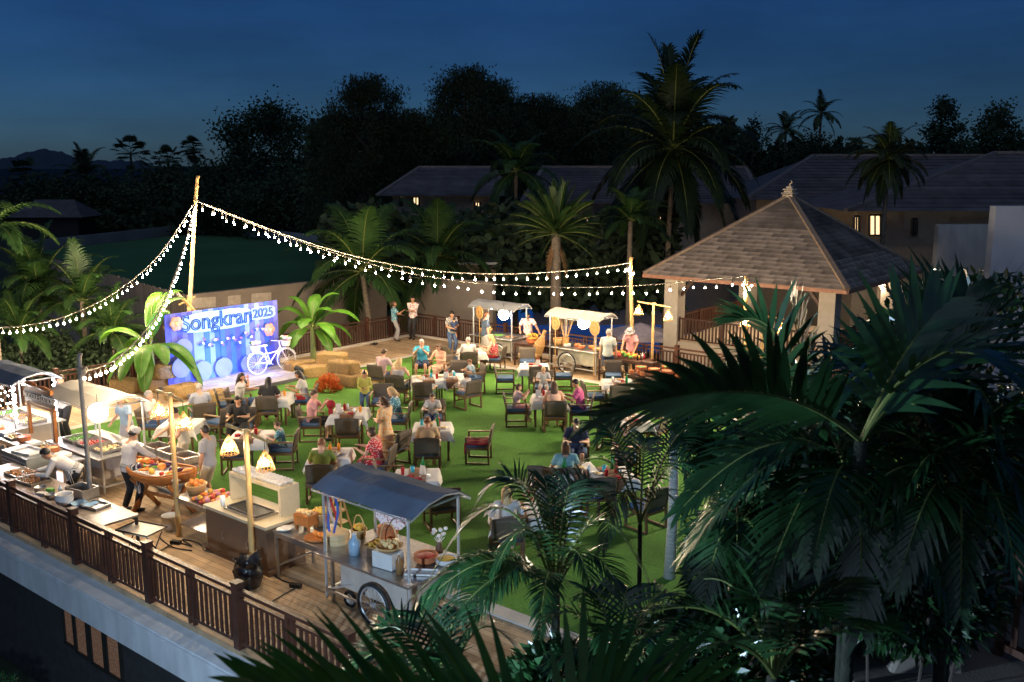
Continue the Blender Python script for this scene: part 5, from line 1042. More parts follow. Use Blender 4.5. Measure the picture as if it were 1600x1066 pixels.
def body_parts(k):
    if k in BODY: return BODY[k]
    J = joints(k); m = MB(); torso(m, J, 0, -.1, .6); h, hf, hu = J['head'], J['hfw'], J['hup']; X = V((1, 0, 0))
    m.tube([J['neck'] - J['up'] * .05, h - hu * .06], [.06, .052], 10)
    def hb(c, r): m.loft([(c + hu * (r[2] * sin(a)), X * max(.004, r[0] * cos(a)), hf * max(.004, r[1] * cos(a))) for a in [-pi / 2 + pi * i / 8 for i in range(9)]], 12)
    hb(h + hu * .015, (.075, .095, .105)); hb(h - hu * .055 + hf * .02, (.058, .072, .062))
    m.tube([h + hf * .085 + hu * .02, h + hf * .112 - hu * .022, h + hf * .085 - hu * .03], [.01, .016, .01], 6)
    for s in (-1, 1): hb(h + X * s * .08 - hf * .005, (.013, .022, .034))
    for n, s in (('l', -1), ('r', 1)):
        m.tube([J['shc'] + X * s * .08, J['sh' + n], J['sh' + n].lerp(J['el' + n], .5), J['el' + n], J['el' + n].lerp(J['wr' + n], .35), J['wr' + n]], [.07, .06, .05, .042, .041, .028], 10)
        d = (J['wr' + n] - J['el' + n]).normalized(); sd = d.cross(V((0, 0, 1)));
        if sd.length < .1: sd = X.copy()
        sd.normalize(); w = J['wr' + n]; nn = sd.cross(d); m.loft([(w - d * .01, sd * .026, nn * .02), (w + d * .045, sd * .038, nn * .017), (w + d * .09, sd * .036, nn * .014)], 10)
        for j, (o_, l) in enumerate(((-.03, .06), (-.01, .072), (.01, .068), (.03, .055))): b = w + d * .085 + sd * o_; m.tube([b, b + d * l * .55 - nn * .006, b + d * l * .9 - nn * .026], [.0095, .009, .008], 6)
        b = w + d * .03 - sd * s * .03; m.tube([b, b + d * .03 - sd * s * .03, b + d * .062 - sd * s * .034], [.012, .011, .009], 6)
        m.tube([J['hip' + n], J['hip' + n].lerp(J['kn' + n], .5), J['kn' + n], J['kn' + n].lerp(J['an' + n], .3), J['an' + n]], [.088, .075, .055, .055, .036], 10)
        f = V((s * .15, 1, 0)).normalized(); a = J['an' + n]; m.tube([a + V((0, 0, -.02)) - f * .04, a + f * .05 - V((0, 0, .035)), a + f * .14 - V((0, 0, .052))], [.04, .036, .026], 8)
    body = remesh(m, .0135, 'body', 5)
    ey = MB()
    for s in (-1, 1): ey.ball(h + hf * .094 + hu * .022 + X * s * .031, (.011, .008, .007), 8, 6)
    mo = MB(); mo.ball(h + hf * .088 - hu * .055, (.024, .008, .007), 8, 5)
    BODY[k] = dict(J=J, body=body, eye=ey.data('eye', mat('eye', (.03, .02, .015), .25)), mouth=mo.data('mouth', mat('lip', (.36, .13, .11), .5)), g={}); return BODY[k]
def garment(k, kind):
    B_ = body_parts(k)
    if kind in B_['g']: return B_['g'][kind]
    J = B_['J']; m = MB(); X = V((1, 0, 0))
    if kind in ('short', 'long', 'tank'):
        torso(m, J, .017, -.1 if kind != 'tank' else -.05, .49 if kind != 'tank' else .42)
        for n, s in (('l', -1), ('r', 1)):
            sh, el, wr = J['sh' + n], J['el' + n], J['wr' + n]
            if kind == 'short': m.tube([J['shc'] + X * s * .06, sh, sh.lerp(el, .72)], [.085, .082, .074], 10)
            elif kind == 'long': m.tube([J['shc'] + X * s * .06, sh, sh.lerp(el, .5), el, wr.lerp(el, .06)], [.085, .08, .066, .06, .043], 10)
            else: m.tube([J['shc'] + X * s * .1 - J['up'] * .08, J['shc'] + X * s * .1 + J['up'] * .03], [.055, .05], 8)
    elif kind in ('trousers', 'shorts'):
        torso(m, J, .012, -.1, .1)
        for n in 'lr':
            hp, kn, an = J['hip' + n], J['kn' + n], J['an' + n]
            if kind == 'shorts': m.tube([hp, hp.lerp(kn, .5), hp.lerp(kn, .95)], [.104, .096, .09], 10)
            else: m.tube([hp, hp.lerp(kn, .5), kn, kn.lerp(an, .45), an + V((0, 0, .02))], [.102, .09, .074, .072, .06], 10)
    elif kind == 'skirt':
        if POSES[k].get('sit'):
            torso(m, J, .014, -.1, .12)
            for n in 'lr': m.tube([J['hip' + n], J['kn' + n]], [.11, .095], 10)
            a, b = (J['hipl'] + J['hipr']) / 2, (J['knl'] + J['knr']) / 2; m.loft([(a, X * .17, V((0, 0, .09))), (b, X * .19, V((0, .02, .075)))], 12); m.loft([(b, X * .2, V((0, .07, 0))), (b + V((0, .02, -.25)), X * .21, V((0, .08, 0)))], 12)
        else:
            p = J['pel']; m.loft([(p + V((0, 0, z)), X * rx, V((0, ry, 0))) for z, rx, ry in ((.12, .16, .12), (0, .19, .14), (-.3, .24, .2), (-.6, .29, .25), (-.72, .3, .26))], 18)
    elif kind == 'apron':
        p = J['pel']; torso(m, J, .028, 0, .1)
        for k_, a in enumerate([-1.25 + 2.5 * i / 10 for i in range(11)]): m.tube([p + J['up'] * .1 + V((.19 * sin(a), .15 * cos(a), 0)), p + V((.2 * sin(a), .16 * cos(a) + .01, -.25)), p + V((.21 * sin(a), .17 * cos(a) + .02, -.52))], [.024, .026, .026], 6)
    elif kind == 'shoes':
        for n, s in (('l', -1), ('r', 1)):
            f = V((s * .15, 1, 0)).normalized(); a = J['an' + n]; m.tube([a + V((0, 0, -.025)) - f * .05, a + f * .05 - V((0, 0, .036)), a + f * .155 - V((0, 0, .05))], [.05, .046, .034], 8)
    B_['g'][kind] = remesh(m, .017, kind, 4); return B_['g'][kind]
def hair(k, kind):
    B_ = body_parts(k); key = 'hair_' + kind
    if key in B_['g']: return B_['g'][key]
    J = B_['J']; h, hf, hu = J['head'], J['hfw'], J['hup']; X = V((1, 0, 0)); M3 = Matrix((X, hf, hu)).transposed(); m = MB()
    def fn(d):
        if d.y > .25 and d.z < .42: return .78
        if kind in ('short', 'bald') and (d.z < -.35 or (d.y > .0 and d.z < -.05)): return .8
        if kind == 'bald' and d.z > .5: return .8
        return 1.0 + .03 * sin(d.x * 17 + d.z * 23) + .02 * sin(d.y * 31)
    t = MB().ball((0, 0, 0), (.089, .112, .124), 22, 16, fn=fn); m.add([h + hu * .012 + M3 @ V(v) for v in t.v], t.f)
    if kind in ('long', 'bob'):
        L = .42 if kind == 'long' else .16; dn = (-J['up'] * .75 - V((0, 0, .25))).normalized() if kind == 'long' else -hu; c = h - hf * .06
        m.loft([(c + hu * .05, X * .085, hf * .05), (c - hf * .035 + dn * .1, X * .098, hf * .05), (c - hf * .055 + dn * L * .6, X * .1, hf * .042), (c - hf * .05 + dn * L, X * .055, hf * .02)], 14)
    elif kind == 'tail': c = h - hf * .11 + hu * .05; m.tube([c, c - hf * .05 - hu * .03, c - hf * .05 - hu * .2], [.03, .035, .012], 8)
    elif kind == 'bun': m.add([h - hf * .1 + hu * .08 + V(v) for v in MB().ball((0, 0, 0), .045, 10, 8).v], MB().ball((0, 0, 0), .045, 10, 8).f)
    B_['g'][key] = m.data('hair', white_p, True); return B_['g'][key]
def omat(o, mt):
    for s in o.material_slots: s.link = 'OBJECT'; s.material = mt
    return o
skin_a, skin_b, skin_c = mat('light skin', (.56, .32, .22), .5, var=.06), mat('tan skin', (.42, .22, .13), .5, var=.06), mat('brown skin', (.25, .12, .07), .5, var=.06)
hk, hb_, hg, hl, hw = mat('black hair', (.012, .009, .008), .45, var=.2, scale=40), mat('brown hair', (.06, .03, .015), .5, var=.3, scale=40), mat('grey hair', (.3, .28, .26), .6, var=.2, scale=40), mat('blond hair', (.5, .33, .15), .5, var=.25, scale=40), mat('auburn hair', (.16, .06, .025), .5, var=.25, scale=40)
def fab(name, c, v=.07): return mat('cloth ' + name, c, .88, var=v, scale=5, bump=.15, bscale=12)
NPER = [0]
def person(label, pose, loc, rz, top, bottom, hr, skin=None, sc=1.0, shoes=None, group=None, z=.03):
    B_ = body_parts(pose); loc = V((loc[0], loc[1], z)); o = thing('person', label, 'person', loc, rz, group); o.scale = (sc,) * 3; skin = skin or skin_a
    b = omat(put('body', B_['body'], o), skin); put('eye', B_['eye'], b); put('mouth', B_['mouth'], b)
    if top: omat(put('shirt' if top[0] != 'apron' else 'apron', garment(pose, top[0]), o), top[1])
    for kk, mm in bottom: omat(put({'skirt': 'skirt', 'apron': 'apron', 'shorts': 'shorts'}.get(kk, 'trousers'), garment(pose, kk), o), mm)
    if hr: omat(put('hair', hair(pose, hr[0]), o), hr[1])
    if shoes: omat(put('shoe', garment(pose, 'shoes'), o), shoes)
    return o
def cap(o, pose, mt, tall=.08, brim=False):
    J = body_parts(pose)['J']; ax = J['hup']; c = J['head'] + ax * .06; m = MB().lathe([(.098, -.02), (.104, .03), (.11, tall), (.08, tall + .03), (.01, tall + .035)], 16, c, ax=ax)
    if brim: m.lathe([(.17, -.012), (.17, -.004)], 16, c + J['hfw'] * .05, ax=ax)
    m.build('cap', mt, o, smooth=True)
sh_bk = mat('dark shoe', (.02, .018, .016), .5); whit = fab('white', (.5, .47, .45)); pinkw = fab('pale pink', (.48, .33, .33)); pink = fab('pink', (.62, .3, .3)); navy = fab('navy', (.03, .045, .1)); denim = fab('denim', (.06, .1, .2), .2); black_c = fab('black', (.018, .018, .02)); grey_c = fab('grey', (.3, .29, .3)); olive = fab('olive', (.14, .18, .035)); teal = fab('pale teal', (.16, .32, .36)); turq = fab('turquoise', (.05, .3, .42)); khaki = fab('stone', (.45, .38, .28)); sage = fab('yellow green', (.4, .38, .09)); lblue = fab('light blue', (.3, .4, .5)); redc = fab('red', (.55, .04, .04)); tan = fab('tan', (.5, .36, .22)); peach = fab('peach', (.62, .38, .28))
fl_red = pattern('red white floral', 'spot', (.55, .03, .035), (.75, .6, .58), 26); fl_or = pattern('orange floral', 'spot', (.66, .46, .26), (.7, .12, .03), 14, c3=(.75, .5, .05)); fl_wh = pattern('white floral', 'spot', (.66, .58, .54), (.5, .1, .12), 16); fl_te = pattern('teal floral', 'spot', (.06, .2, .28), (.5, .6, .55), 22); fl_pu = pattern('purple plaid', 'check', (.25, .03, .16), (.5, .1, .2), 24); st_bl = pattern('blue stripe', 'stripe', (.55, .55, .55), (.08, .12, .25), 16); st_bk = pattern('black stripe', 'stripe', (.02, .02, .02), (.55, .53, .5), 16); st_wh = pattern('navy stripe', 'weave', (.6, .58, .55), (.05, .05, .09), 14); chk_w = pattern('pale check', 'check', (.5, .5, .46), (.36, .4, .38), 60)
# ------------------------------------------------------------------ diners: tables, chairs and the people in them
def seat(px, py, rot, label, who=None):
    g = G(px, py, .45); c = chair_w(g, face(rot), label)
    if who:
        lab, pose, top, bot, hr = who[:5]; kw = who[5] if len(who) > 5 else {}
        sc = kw.get('sc', 1); off = V((0, 0, 0)); d = V((-sin(face(rot)), cos(face(rot)), 0)); 
        person(lab, pose, g + d * kw.pop('fwd', .03), face(rot + kw.pop('turn', 0)), top, bot, hr, z=kw.pop('z', .03 + (.47 * (1 - sc) if sc < .95 else 0)), **kw)
    return c
T = table
AC = 'woven armchair '
# stage-side table of three women
T(429, 619, 0, 'table of three dark-haired women', seed=1)
seat(374, 632, -85, AC + 'seating the woman in white drinking in front of the stage', ('woman in white top lifting a drink, seated at the stage-side table', 'sit_drink', ('short', whit), [('shorts', denim)], ('long', hk), dict(skin=skin_b)))
seat(420, 640, 5, AC + 'seating the long-haired woman in black near the stage', ('woman in black top with long black hair, seated with her back to the terrace railing', 'sit_eat', ('short', black_c), [('trousers', black_c)], ('long', hk), dict(skin=skin_b)))
seat(477, 626, 95, AC + 'seating the woman in a white blouse beside the orange flowers', ('woman in white blouse reaching over the stage-side table beside the orange flowers', 'sit_eat', ('short', whit), [('skirt', redc)], ('long', hk), dict(skin=skin_b)))
# pink shirt
T(546, 644, 0, 'table of the pink-shirted man', seed=2)
seat(487, 662, -88, AC + 'seating the man in the pink shirt', ('man in pink polo shirt and dark shorts holding a red cloth', 'sit_hold', ('short', pink), [('shorts', black_c)], ('short', hb_), dict(skin=skin_a, shoes=sh_bk)))
nk = tag(put('napkin', MB().ball((0, 0, 0), (.13, .1, .12), 10, 8, fn=lambda d: 1 + .15 * sin(d.x * 9) * sin(d.z * 7)).ball((0, -.02, -.18), (.07, .06, .14), 8, 6).data('napkin', cloth_red, True), None, G(517, 632, 1.0)), 'crumpled crimson cloth held up by the man in pink', 'cloth')
seat(545, 676, 2, AC + 'standing empty at the table beside the pink-shirted man')
seat(622, 656, 88, AC + 'seating the blond woman in the blue floral top', ('blond woman in blue and white floral top leaning on the table', 'sit_eat', ('short', fl_te), [('trousers', whit)], ('bob', hl), dict()))
seat(596, 628, 178, AC + 'pulled up behind the girl in yellow')
person('girl in yellow-green blouse and jeans holding a plate', 'stand_hold', G(571, 652), face(-170), ('long', sage), [('trousers', denim)], ('bun', hk), skin_b, .77)
person('woman in long orange floral dress standing with a plate', 'stand_hold', G(604, 729), face(60), ('short', fl_or), [('skirt', fl_or)], ('bob', hb_), skin_a, .97, sh_bk)
seat(614, 700, 60, AC + 'half hidden behind the orange floral dress')
# green shirt
T(516, 710, 4, 'table of the olive-shirted man', ['foodplate', 'juice', 'juice', 'menu', 'plate', 'napkin', 'glass', 'bowl', 'foodplate'], 3)
seat(503, 751, 4, AC + 'seating the bald man in the olive shirt', ('balding man in olive shirt seen from behind', 'sit_eat', ('short', olive), [('shorts', khaki)], ('short', hw), dict()))
seat(592, 728, 80, AC + 'seating the woman in the red and white dress', ('woman in red and white floral dress leaning to the table', 'sit_eat', ('short', fl_red), [('skirt', fl_red)], ('bun', hb_), dict()))
# older pair by the boat table
T(283, 662, 0, 'table of two grey-haired men', ['foodplate', 'plate', 'glass', 'red_cup', 'menu'], 4)
seat(240, 664, -95, AC + 'seating the grey-haired man in a white shirt', ('grey-haired man in white shirt and jeans seated beside the off-white cart', 'sit_back', ('short', whit), [('trousers', denim)], ('short', hg), dict(shoes=sh_bk)))
seat(316, 652, 30, AC + 'seating the man in the striped shirt', ('man in blue and white striped shirt seen from behind near the straw bale', 'sit_eat', ('short', st_bl), [('shorts', denim)], ('short', hg), dict()))
seat(345, 660, 60, AC + 'standing empty beside the man in the striped shirt')
# table behind second lamp post
T(392, 681, 0, 'table behind the bamboo lamp post', ['red_cup', 'foodplate', 'plate', 'napkin', 'glass', 'foodplate'], 5)
seat(370, 710, 2, AC + 'standing empty with its back to the brown counter')
seat(443, 702, 92, AC + 'holding a floral-shirted child behind the basket lamp', ('child in blue floral shirt turned away at the lamp post table', 'sit_eat', ('short', fl_te), [('shorts', denim)], ('short', hb_), dict(sc=.75)))
seat(377, 668, 178, AC + 'seating the dark-haired woman behind the lamp post', ('dark-haired woman in black seated behind the bamboo lamp post', 'sit_eat', ('short', black_c), [('trousers', black_c)], ('bob', hk), dict(skin=skin_b)))
seat(357, 633, -70, AC + 'with bright blue cushion facing the stage')
# boy and man
T(676, 668, 3, 'small table of man and boy', ['bottle', 'red_cup', 'foodplate', 'blue_cup', 'plate', 'napkin', 'menu', 'foodplate'], 6)
seat(668, 708, 2, AC + 'seating the man in the tan shirt with his back to the cart', ('man in tan shirt seen from behind facing a boy', 'sit_eat', ('short', tan), [('shorts', khaki)], ('short', hw), dict(sc=.96)))
seat(677, 654, 178, AC + 'seating the boy in white across the small table', ('boy in white shirt facing the man in tan over the table', 'sit_eat', ('short', whit), [('shorts', denim)], ('short', hb_), dict(sc=.8)))
c = seat(748, 694, 85, AC + 'standing alone with a crimson blanket over the seat')
bl = MB().sheet(lambda u, v: V(((u - .5) * .62, -.25 + min(.56, v * .9), .515 + .02 * sin(u * 14) * cos(v * 9) - max(0, v * .9 - .56) * .75)), 16, 14).data('blanket', cloth_red, True); bo = put('blanket', bl, None, c.location, c.rotation_euler[2]); sm_ = bo.modifiers.new('t', 'SOLIDIFY'); sm_.thickness = .04; tag(bo, 'fluffy crimson blanket spread over the lone armchair', 'blanket')
# big family table
T(668, 592, 10, 'big family table by the blond woman', ['blue_cup', 'bottle', 'napkin', 'foodplate', 'foodplate', 'glass', 'plate', 'red_cup'], 7); T(704, 590, 10, 'big family table by the toddler', ['blue_cup', 'glass', 'red_cup', 'foodplate', 'menu', 'bowl', 'plate'], 8)
seat(596, 590, -30, AC + 'seating the man in pale pink at the family table', ('man in pale pink shirt at the head of the family table', 'sit_eat', ('short', pinkw), [('shorts', navy)], ('short', hb_), dict()))
seat(622, 606, -12, AC + 'seating the long-haired blond woman', ('woman with very long blond hair and striped skirt seated at the family table', 'sit_eat', ('tank', st_wh), [('skirt', st_wh)], ('long', hl), dict()))
seat(664, 618, -8, AC + 'standing empty with its back turned, at the middle of the family table')
seat(731, 615, 40, AC + 'seating the toddler in white', ('toddler in white top reaching over the family table', 'sit_eat', ('short', whit), [('shorts', pinkw)], ('tail', hb_), dict(sc=.66)))
seat(660, 570, 178, AC + 'seating the man in turquoise', ('man in turquoise shirt with folded hands at the family table', 'sit_hold', ('short', turq), [('shorts', navy)], ('short', hg), dict()))
seat(690, 577, 150, AC + 'seating the brown-haired woman in peach', ('brown-haired woman in peach top turned to the man in turquoise', 'sit_eat', ('tank', peach), [('skirt', peach)], ('long', hb_), dict()))
seat(740, 592, 110, AC + 'seating the small boy in pale blue', ('small boy in pale blue shirt beside the toddler', 'sit_eat', ('short', lblue), [('shorts', denim)], ('short', hw), dict(sc=.7)))
seat(712, 588, 165, AC + 'standing empty behind the family table')
# white shirt man and red top woman
T(737, 549, 8, 'table of the woman in red', ['menu', 'foodplate', 'plate', 'glass', 'napkin'], 9)
seat(732, 568, 5, AC + 'seating the man in the white shirt', ('man in white shirt seen from behind at the table nearest the grey cart', 'sit_eat', ('short', whit), [('shorts', khaki)], ('short', hg), dict()))
seat(774, 562, 75, AC + 'seating the blond woman in red', ('blond woman in red floral top with dark red skirt', 'sit_eat', ('tank', fl_red), [('skirt', cloth_red)], ('long', hl), dict()))
seat(712, 562, -60, AC + 'standing empty at the side of the white-shirted man')
# empty table with menu card
T(835, 573, 0, 'unoccupied table by the cream cart', ['menu', 'red_cup', 'napkin', 'glass', 'plate', 'bowl', 'napkin'], 10)
seat(789, 592, -90, AC + 'standing empty with its cushion side to the unoccupied table')
seat(841, 592, 0, AC + 'standing empty with its back to the family of four')
seat(880, 588, 90, AC + 'standing empty beside the wheel of the cream cart')
seat(824, 566, 180, AC + 'with a red cloth, on the cart side of the unoccupied table')
# family of four
T(858, 622, 0, 'table of the family of four', seed=11)
seat(806, 640, -88, AC + 'seating the girl in pale pink', ('girl in pale pink top and bright pink skirt holding a phone', 'sit_hold', ('short', pinkw), [('skirt', pink)], ('tail', hb_), dict(sc=.8)))
seat(866, 648, 4, AC + 'seating the woman with waist-long brown hair', ('woman with waist-long brown hair seen from behind', 'sit_eat', ('tank', peach), [('skirt', navy)], ('long', hb_), dict()))
seat(908, 642, 82, AC + 'seating the man in the purple plaid shirt', ('man in purple plaid shirt bending over his plate', 'sit_eat', ('short', fl_pu), [('shorts', navy)], ('short', hk), dict(skin=skin_b)))
seat(849, 606, 178, AC + 'seating the fair-haired child in white', ('fair-haired child in white opposite the woman with long hair', 'sit_eat', ('short', whit), [('shorts', whit)], ('short', hl), dict(sc=.75)))
# right tables partly behind palms
T(966, 598, 0, 'laid table by the checked-shirt man', ['napkin', 'foodplate', 'glass', 'plate', 'bowl', 'bottle'], 12)
seat(966, 622, 2, AC + 'standing empty with its back to the palm fronds')
seat(958, 588, 178, AC + 'standing empty behind the laid table near the pale checked shirt')
seat(928, 620, -80, AC + 'draped with crimson cloth beside the laid table')
T(985, 655, 6, 'table glimpsed through areca fronds', ['foodplate', 'glass', 'plate', 'napkin'], 13)
seat(1020, 672, 60, AC + 'glimpsed through the areca fronds, standing empty')
seat(955, 676, -20, AC + 'at the fronds-hidden table, back to the lawn')
T(900, 735, 12, 'party table by the woman in teal', ['foodplate', 'red_cup', 'blue_cup', 'bottle', 'plate', 'glass'], 14); T(955, 742, 12, 'party table with the red cups', ['red_cup', 'bottle', 'blue_cup', 'foodplate', 'red_cup', 'napkin', 'glass'], 15)
seat(884, 757, 2, AC + 'seating the woman in pale teal', ('woman in pale teal top with dark hair seen from behind', 'sit_eat', ('short', teal), [('shorts', black_c)], ('bob', hb_), dict()))
seat(853, 754, -20, AC + 'standing empty to the side of the woman in teal')
seat(935, 772, 8, AC + 'standing empty under the party table cloth corner')
seat(1010, 792, 40, AC + 'standing empty beside the slender palm trunk')
seat(900, 708, 175, AC + 'seating the dark-haired man half hidden by fronds', ('dark-haired man half hidden by areca fronds at the party table', 'sit_eat', ('short', navy), [('shorts', navy)], ('short', hk), dict()))
seat(978, 716, 165, AC + 'seating the woman with a shaded face behind the fronds', ('woman in green top behind the areca fronds at the party table', 'sit_eat', ('short', olive), [('skirt', black_c)], ('bob', hb_), dict()))
# near table
T(806, 800, 6, 'table of the red-haired child', ['foodplate', 'red_cup', 'plate', 'glass'], 16)
seat(792, 838, 4, AC + 'seating the woman in the white shirt near the areca palm', ('woman in white shirt seen from behind near the areca palm', 'sit_eat', ('long', whit), [('trousers', grey_c)], ('long', hl), dict()))
seat(852, 800, 70, AC + 'seating the red-haired child', ('red-haired child in striped top near the areca palm', 'sit_eat', ('short', st_wh), [('shorts', denim)], ('short', hw), dict(sc=.8)))
T(652, 744, 4, 'laid table behind the blue-grey canopy', ['menu', 'bottle', 'blue_cup', 'red_cup', 'napkin', 'napkin', 'plate'], 17)
seat(690, 790, 20, AC + 'standing empty behind the blue-grey cart')
seat(610, 752, -80, AC + 'standing empty at the table behind the blue-grey canopy')
# ------------------------------------------------------------------ people on their feet
ch = person('chef in white jacket and striped apron bending over the steel table', 'bend', G(118, 800), face(105), ('long', whit), [('trousers', black_c), ('apron', st_bk)], ('short', hk), skin_b, 1.0, sh_bk, z=0)
ch = person('chef in white jacket, cap and dark trousers serving at the boat table', 'stand_reach', G(205, 800), face(-35), ('long', whit), [('trousers', black_c), ('apron', st_bk)], ('short', hk), skin_b, 1.03, sh_bk, z=0); cap(ch, 'stand_reach', whit)
person('woman in light blue blouse and grey skirt reaching over the trays', 'stand_side', G(203, 722), face(150), ('short', lblue), [('skirt', grey_c)], ('bob', hl), skin_a, .97)
person('man in stone floral shirt reaching for vegetables behind the lamp post', 'stand_reach', G(292, 752), face(120), ('short', khaki), [('shorts', khaki)], ('short', hk), skin_b, 1.02, sh_bk)
person('man in grey t-shirt standing between the boat table and brown counter', 'stand', G(331, 792), face(75), ('short', grey_c), [('shorts', khaki)], ('short', hk), skin_b, 1.0, sh_bk)
person('vendor in white shirt standing behind the two left carts', 'stand_hold', G(106, 690), face(160), ('short', whit), [('trousers', black_c)], ('short', hb_), skin_a, 1.02, sh_bk)
person('woman in teal floral blouse and grey trousers gesturing on the terrace', 'stand_talk', G(617, 533), face(-80), ('short', fl_te), [('trousers', grey_c)], ('tail', hb_), skin_b, .95, sh_bk, z=0)
person('man in red and white floral shirt with crossed arms on the terrace', 'crossed', G(646, 530), face(170), ('short', fl_wh), [('trousers', black_c)], ('short', hk), skin_b, 1.04, sh_bk, z=0)
pw_ = person('woman in jeans and black and white top carrying a toddler', 'stand_hold', G(706, 555), face(-150), ('short', pattern('black white top', 'stripe', (.5, .48, .46), (.03, .03, .03), 9)), [('trousers', denim)], ('bun', hk), skin_b, .98, sh_bk, z=0)
dd_ = V((-sin(face(-150)), cos(face(-150)), 0)); person('toddler in navy carried on the arm of the woman in jeans', 'carried', V((pw_.location.x, pw_.location.y, 0)) + dd_ * .24, face(20), ('short', navy), [('shorts', navy)], ('short', hk), skin_b, .52, z=.88)
person('man in navy t-shirt and white shorts standing at the grey cart', 'stand', G(758, 562), face(-70), ('short', fab('slate', (.07, .1, .15))), [('shorts', whit)], ('short', hw), skin_a, 1.02, sh_bk, z=0)
person('vendor in floral shirt serving behind the grey cart', 'stand_side', (-21.55, 27.55, 0), face(170), ('short', fl_wh), [('trousers', black_c)], ('short', hk), skin_b, 1.0, sh_bk, z=0)
person('grey-haired man in pale checked shirt and navy shorts beside the cream cart', 'stand', G(949, 598), face(-20), ('short', chk_w), [('shorts', navy)], ('short', hg), skin_a, 1.03, z=0)
vp_ = person('vendor in pink shirt and grey cap leaning over the fruit table', 'stand_reach', yfix(985, 27.2, 0), face(160), ('short', pink), [('trousers', black_c)], ('short', hk), skin_b, .98, sh_bk, z=0); cap(vp_, 'stand_reach', grey_c, .06, True)
# ------------------------------------------------------------------ kitchen line along the front railing
def steel_table(label, x0, x1, y0, y1, h, mt, shelf=True, legm=None, name='work_table'):
    o = thing(name, label, 'table', ((x0 + x1) / 2, (y0 + y1) / 2, 0)); W, Dp = (x1 - x0) / 2, (y1 - y0) / 2; legm = legm or steel
    bevel(MB().box((0, 0, h - .02), (2 * W, 2 * Dp, .04)).build('top', mt, o), .006); m = MB()
    for sx in (-1, 1):
        for sy in (-1, 1): MB().box((sx * (W - .04), sy * (Dp - .04), (h - .04) / 2), (.045, .045, h - .04)).build('leg', legm, o)
    for sy in (-1, 1): m.bar((-W + .04, sy * (Dp - .04), h - .08), (W - .04, sy * (Dp - .04), h - .08), .04, .06)
    for sx in (-1, 1): m.bar((sx * (W - .04), -Dp + .04, .22), (sx * (W - .04), Dp - .04, .22), .035)
    m.bar((-W + .04, Dp - .04, .22), (W - .04, Dp - .04, .22), .035); m.build('brace', legm, o)
    if shelf: MB().box((0, 0, .25), (2 * W - .1, 2 * Dp - .1, .025)).build('shelf', steel, o)
    return o
grey_top = mat('grey laminate table top', (.24, .18, .14), .35, var=.12, scale=3)
steel_table('long brown-grey folding work table behind the front railing', -20.6, -15.65, 7.82, 8.6, .78, grey_top, False, black_p)
steel_table('stainless prep table between the two chefs and the off-white cart', -18.9, -17.1, 10.5, 11.0, .86, steel)
steel_table('steel table of fruit and vegetables beside the brown counter', -16.0, -14.92, 9.5, 10.2, .8, steel, True)
steel_table('steel framed serving table beside the blue-grey cart', -12.98, -11.45, 9.52, 10.38, .85, steel, False)
steel_table('long steel table loaded under the left stalls', -23.9, -19.6, 9.15, 9.66, .8, steel, True)
steel_table('fruit table of the pink-shirted vendor', -17.3, -15.6, 25.85, 26.6, .82, wood_rail, False, wood_rail)
steel_table('long timber buffet table lined with red clay pots', -15.3, -11.0, 24.4, 25.1, .72, wood_rail, True, wood_rail)
steel_table('timber side table between the grey and cream carts', -21.0, -19.75, 26.0, 26.7, .82, wood_rail, False, wood_rail)
bc = thing('counter', 'brown laminate bar counter with cream worktop and grill plate', 'counter', (-13.98, 9.87, 0)); MB().box((0, 0, .42), (1.78, .82, .84)).build('body', brown_l, bc); bevel(MB().box((0, 0, .875), (1.84, .88, .06)).build('worktop', cream, bc), .008)
m = MB(); m.box((0, -.3, .045), (1.9, .25, .09)); m.build('plinth', brown_l, bc)
for x in (-.35, .35): MB().tube([(x, -.42, .38), (x, -.44, .38), (x, -.44, .5), (x, -.42, .5)], .01, 5).build('handle', steel, bc)
gr = thing('griddle', 'steel griddle plate set on the brown counter', 'griddle', (-13.9, 9.75, .91)); MB().box((0, 0, .02), (.95, .48, .04)).build('tray', steel, gr); MB().box((0, 0, .045), (.86, .4, .01)).build('plate', black_p, gr); MB().tube([(-.43, -.2, .06), (.43, -.2, .06), (.43, .2, .06), (-.43, .2, .06), (-.43, -.2, .06)], .012, 5).build('rim', steel, gr)
rs = thing('shelf_riser', 'cream bridge-shaped riser shelf standing on the brown counter', 'shelf', (-14.0, 10.12, .905)); MB().box((0, 0, .5), (1.5, .42, .06)).build('top', cream, rs)
for x in (-.72, .72): MB().box((x, 0, .235), (.06, .42, .47)).build('side', cream, rs)
cupd = MB().lathe([(.03, 0), (.05, .04), (.055, .06), (.05, .06), (.03, .02)], 10).tube([(.05, 0, .045), (.08, 0, .04), (.055, 0, .02)], .006, 4).data('cup', porcelain, True)
for i in range(14):
    for j in range(3): tag(put('cup', cupd, None, (-14.66 + i * .1, 9.99 + j * .12, 1.436), .5 * i), 'small white cup in the rows on the cream riser shelf', 'cup', 'white cups on the riser shelf')
wt = tag(put('water_glass', PL['glass'], None, (-14.55, 9.62, .91), sc=1.4), 'clear glass jar beside the griddle', 'glass')
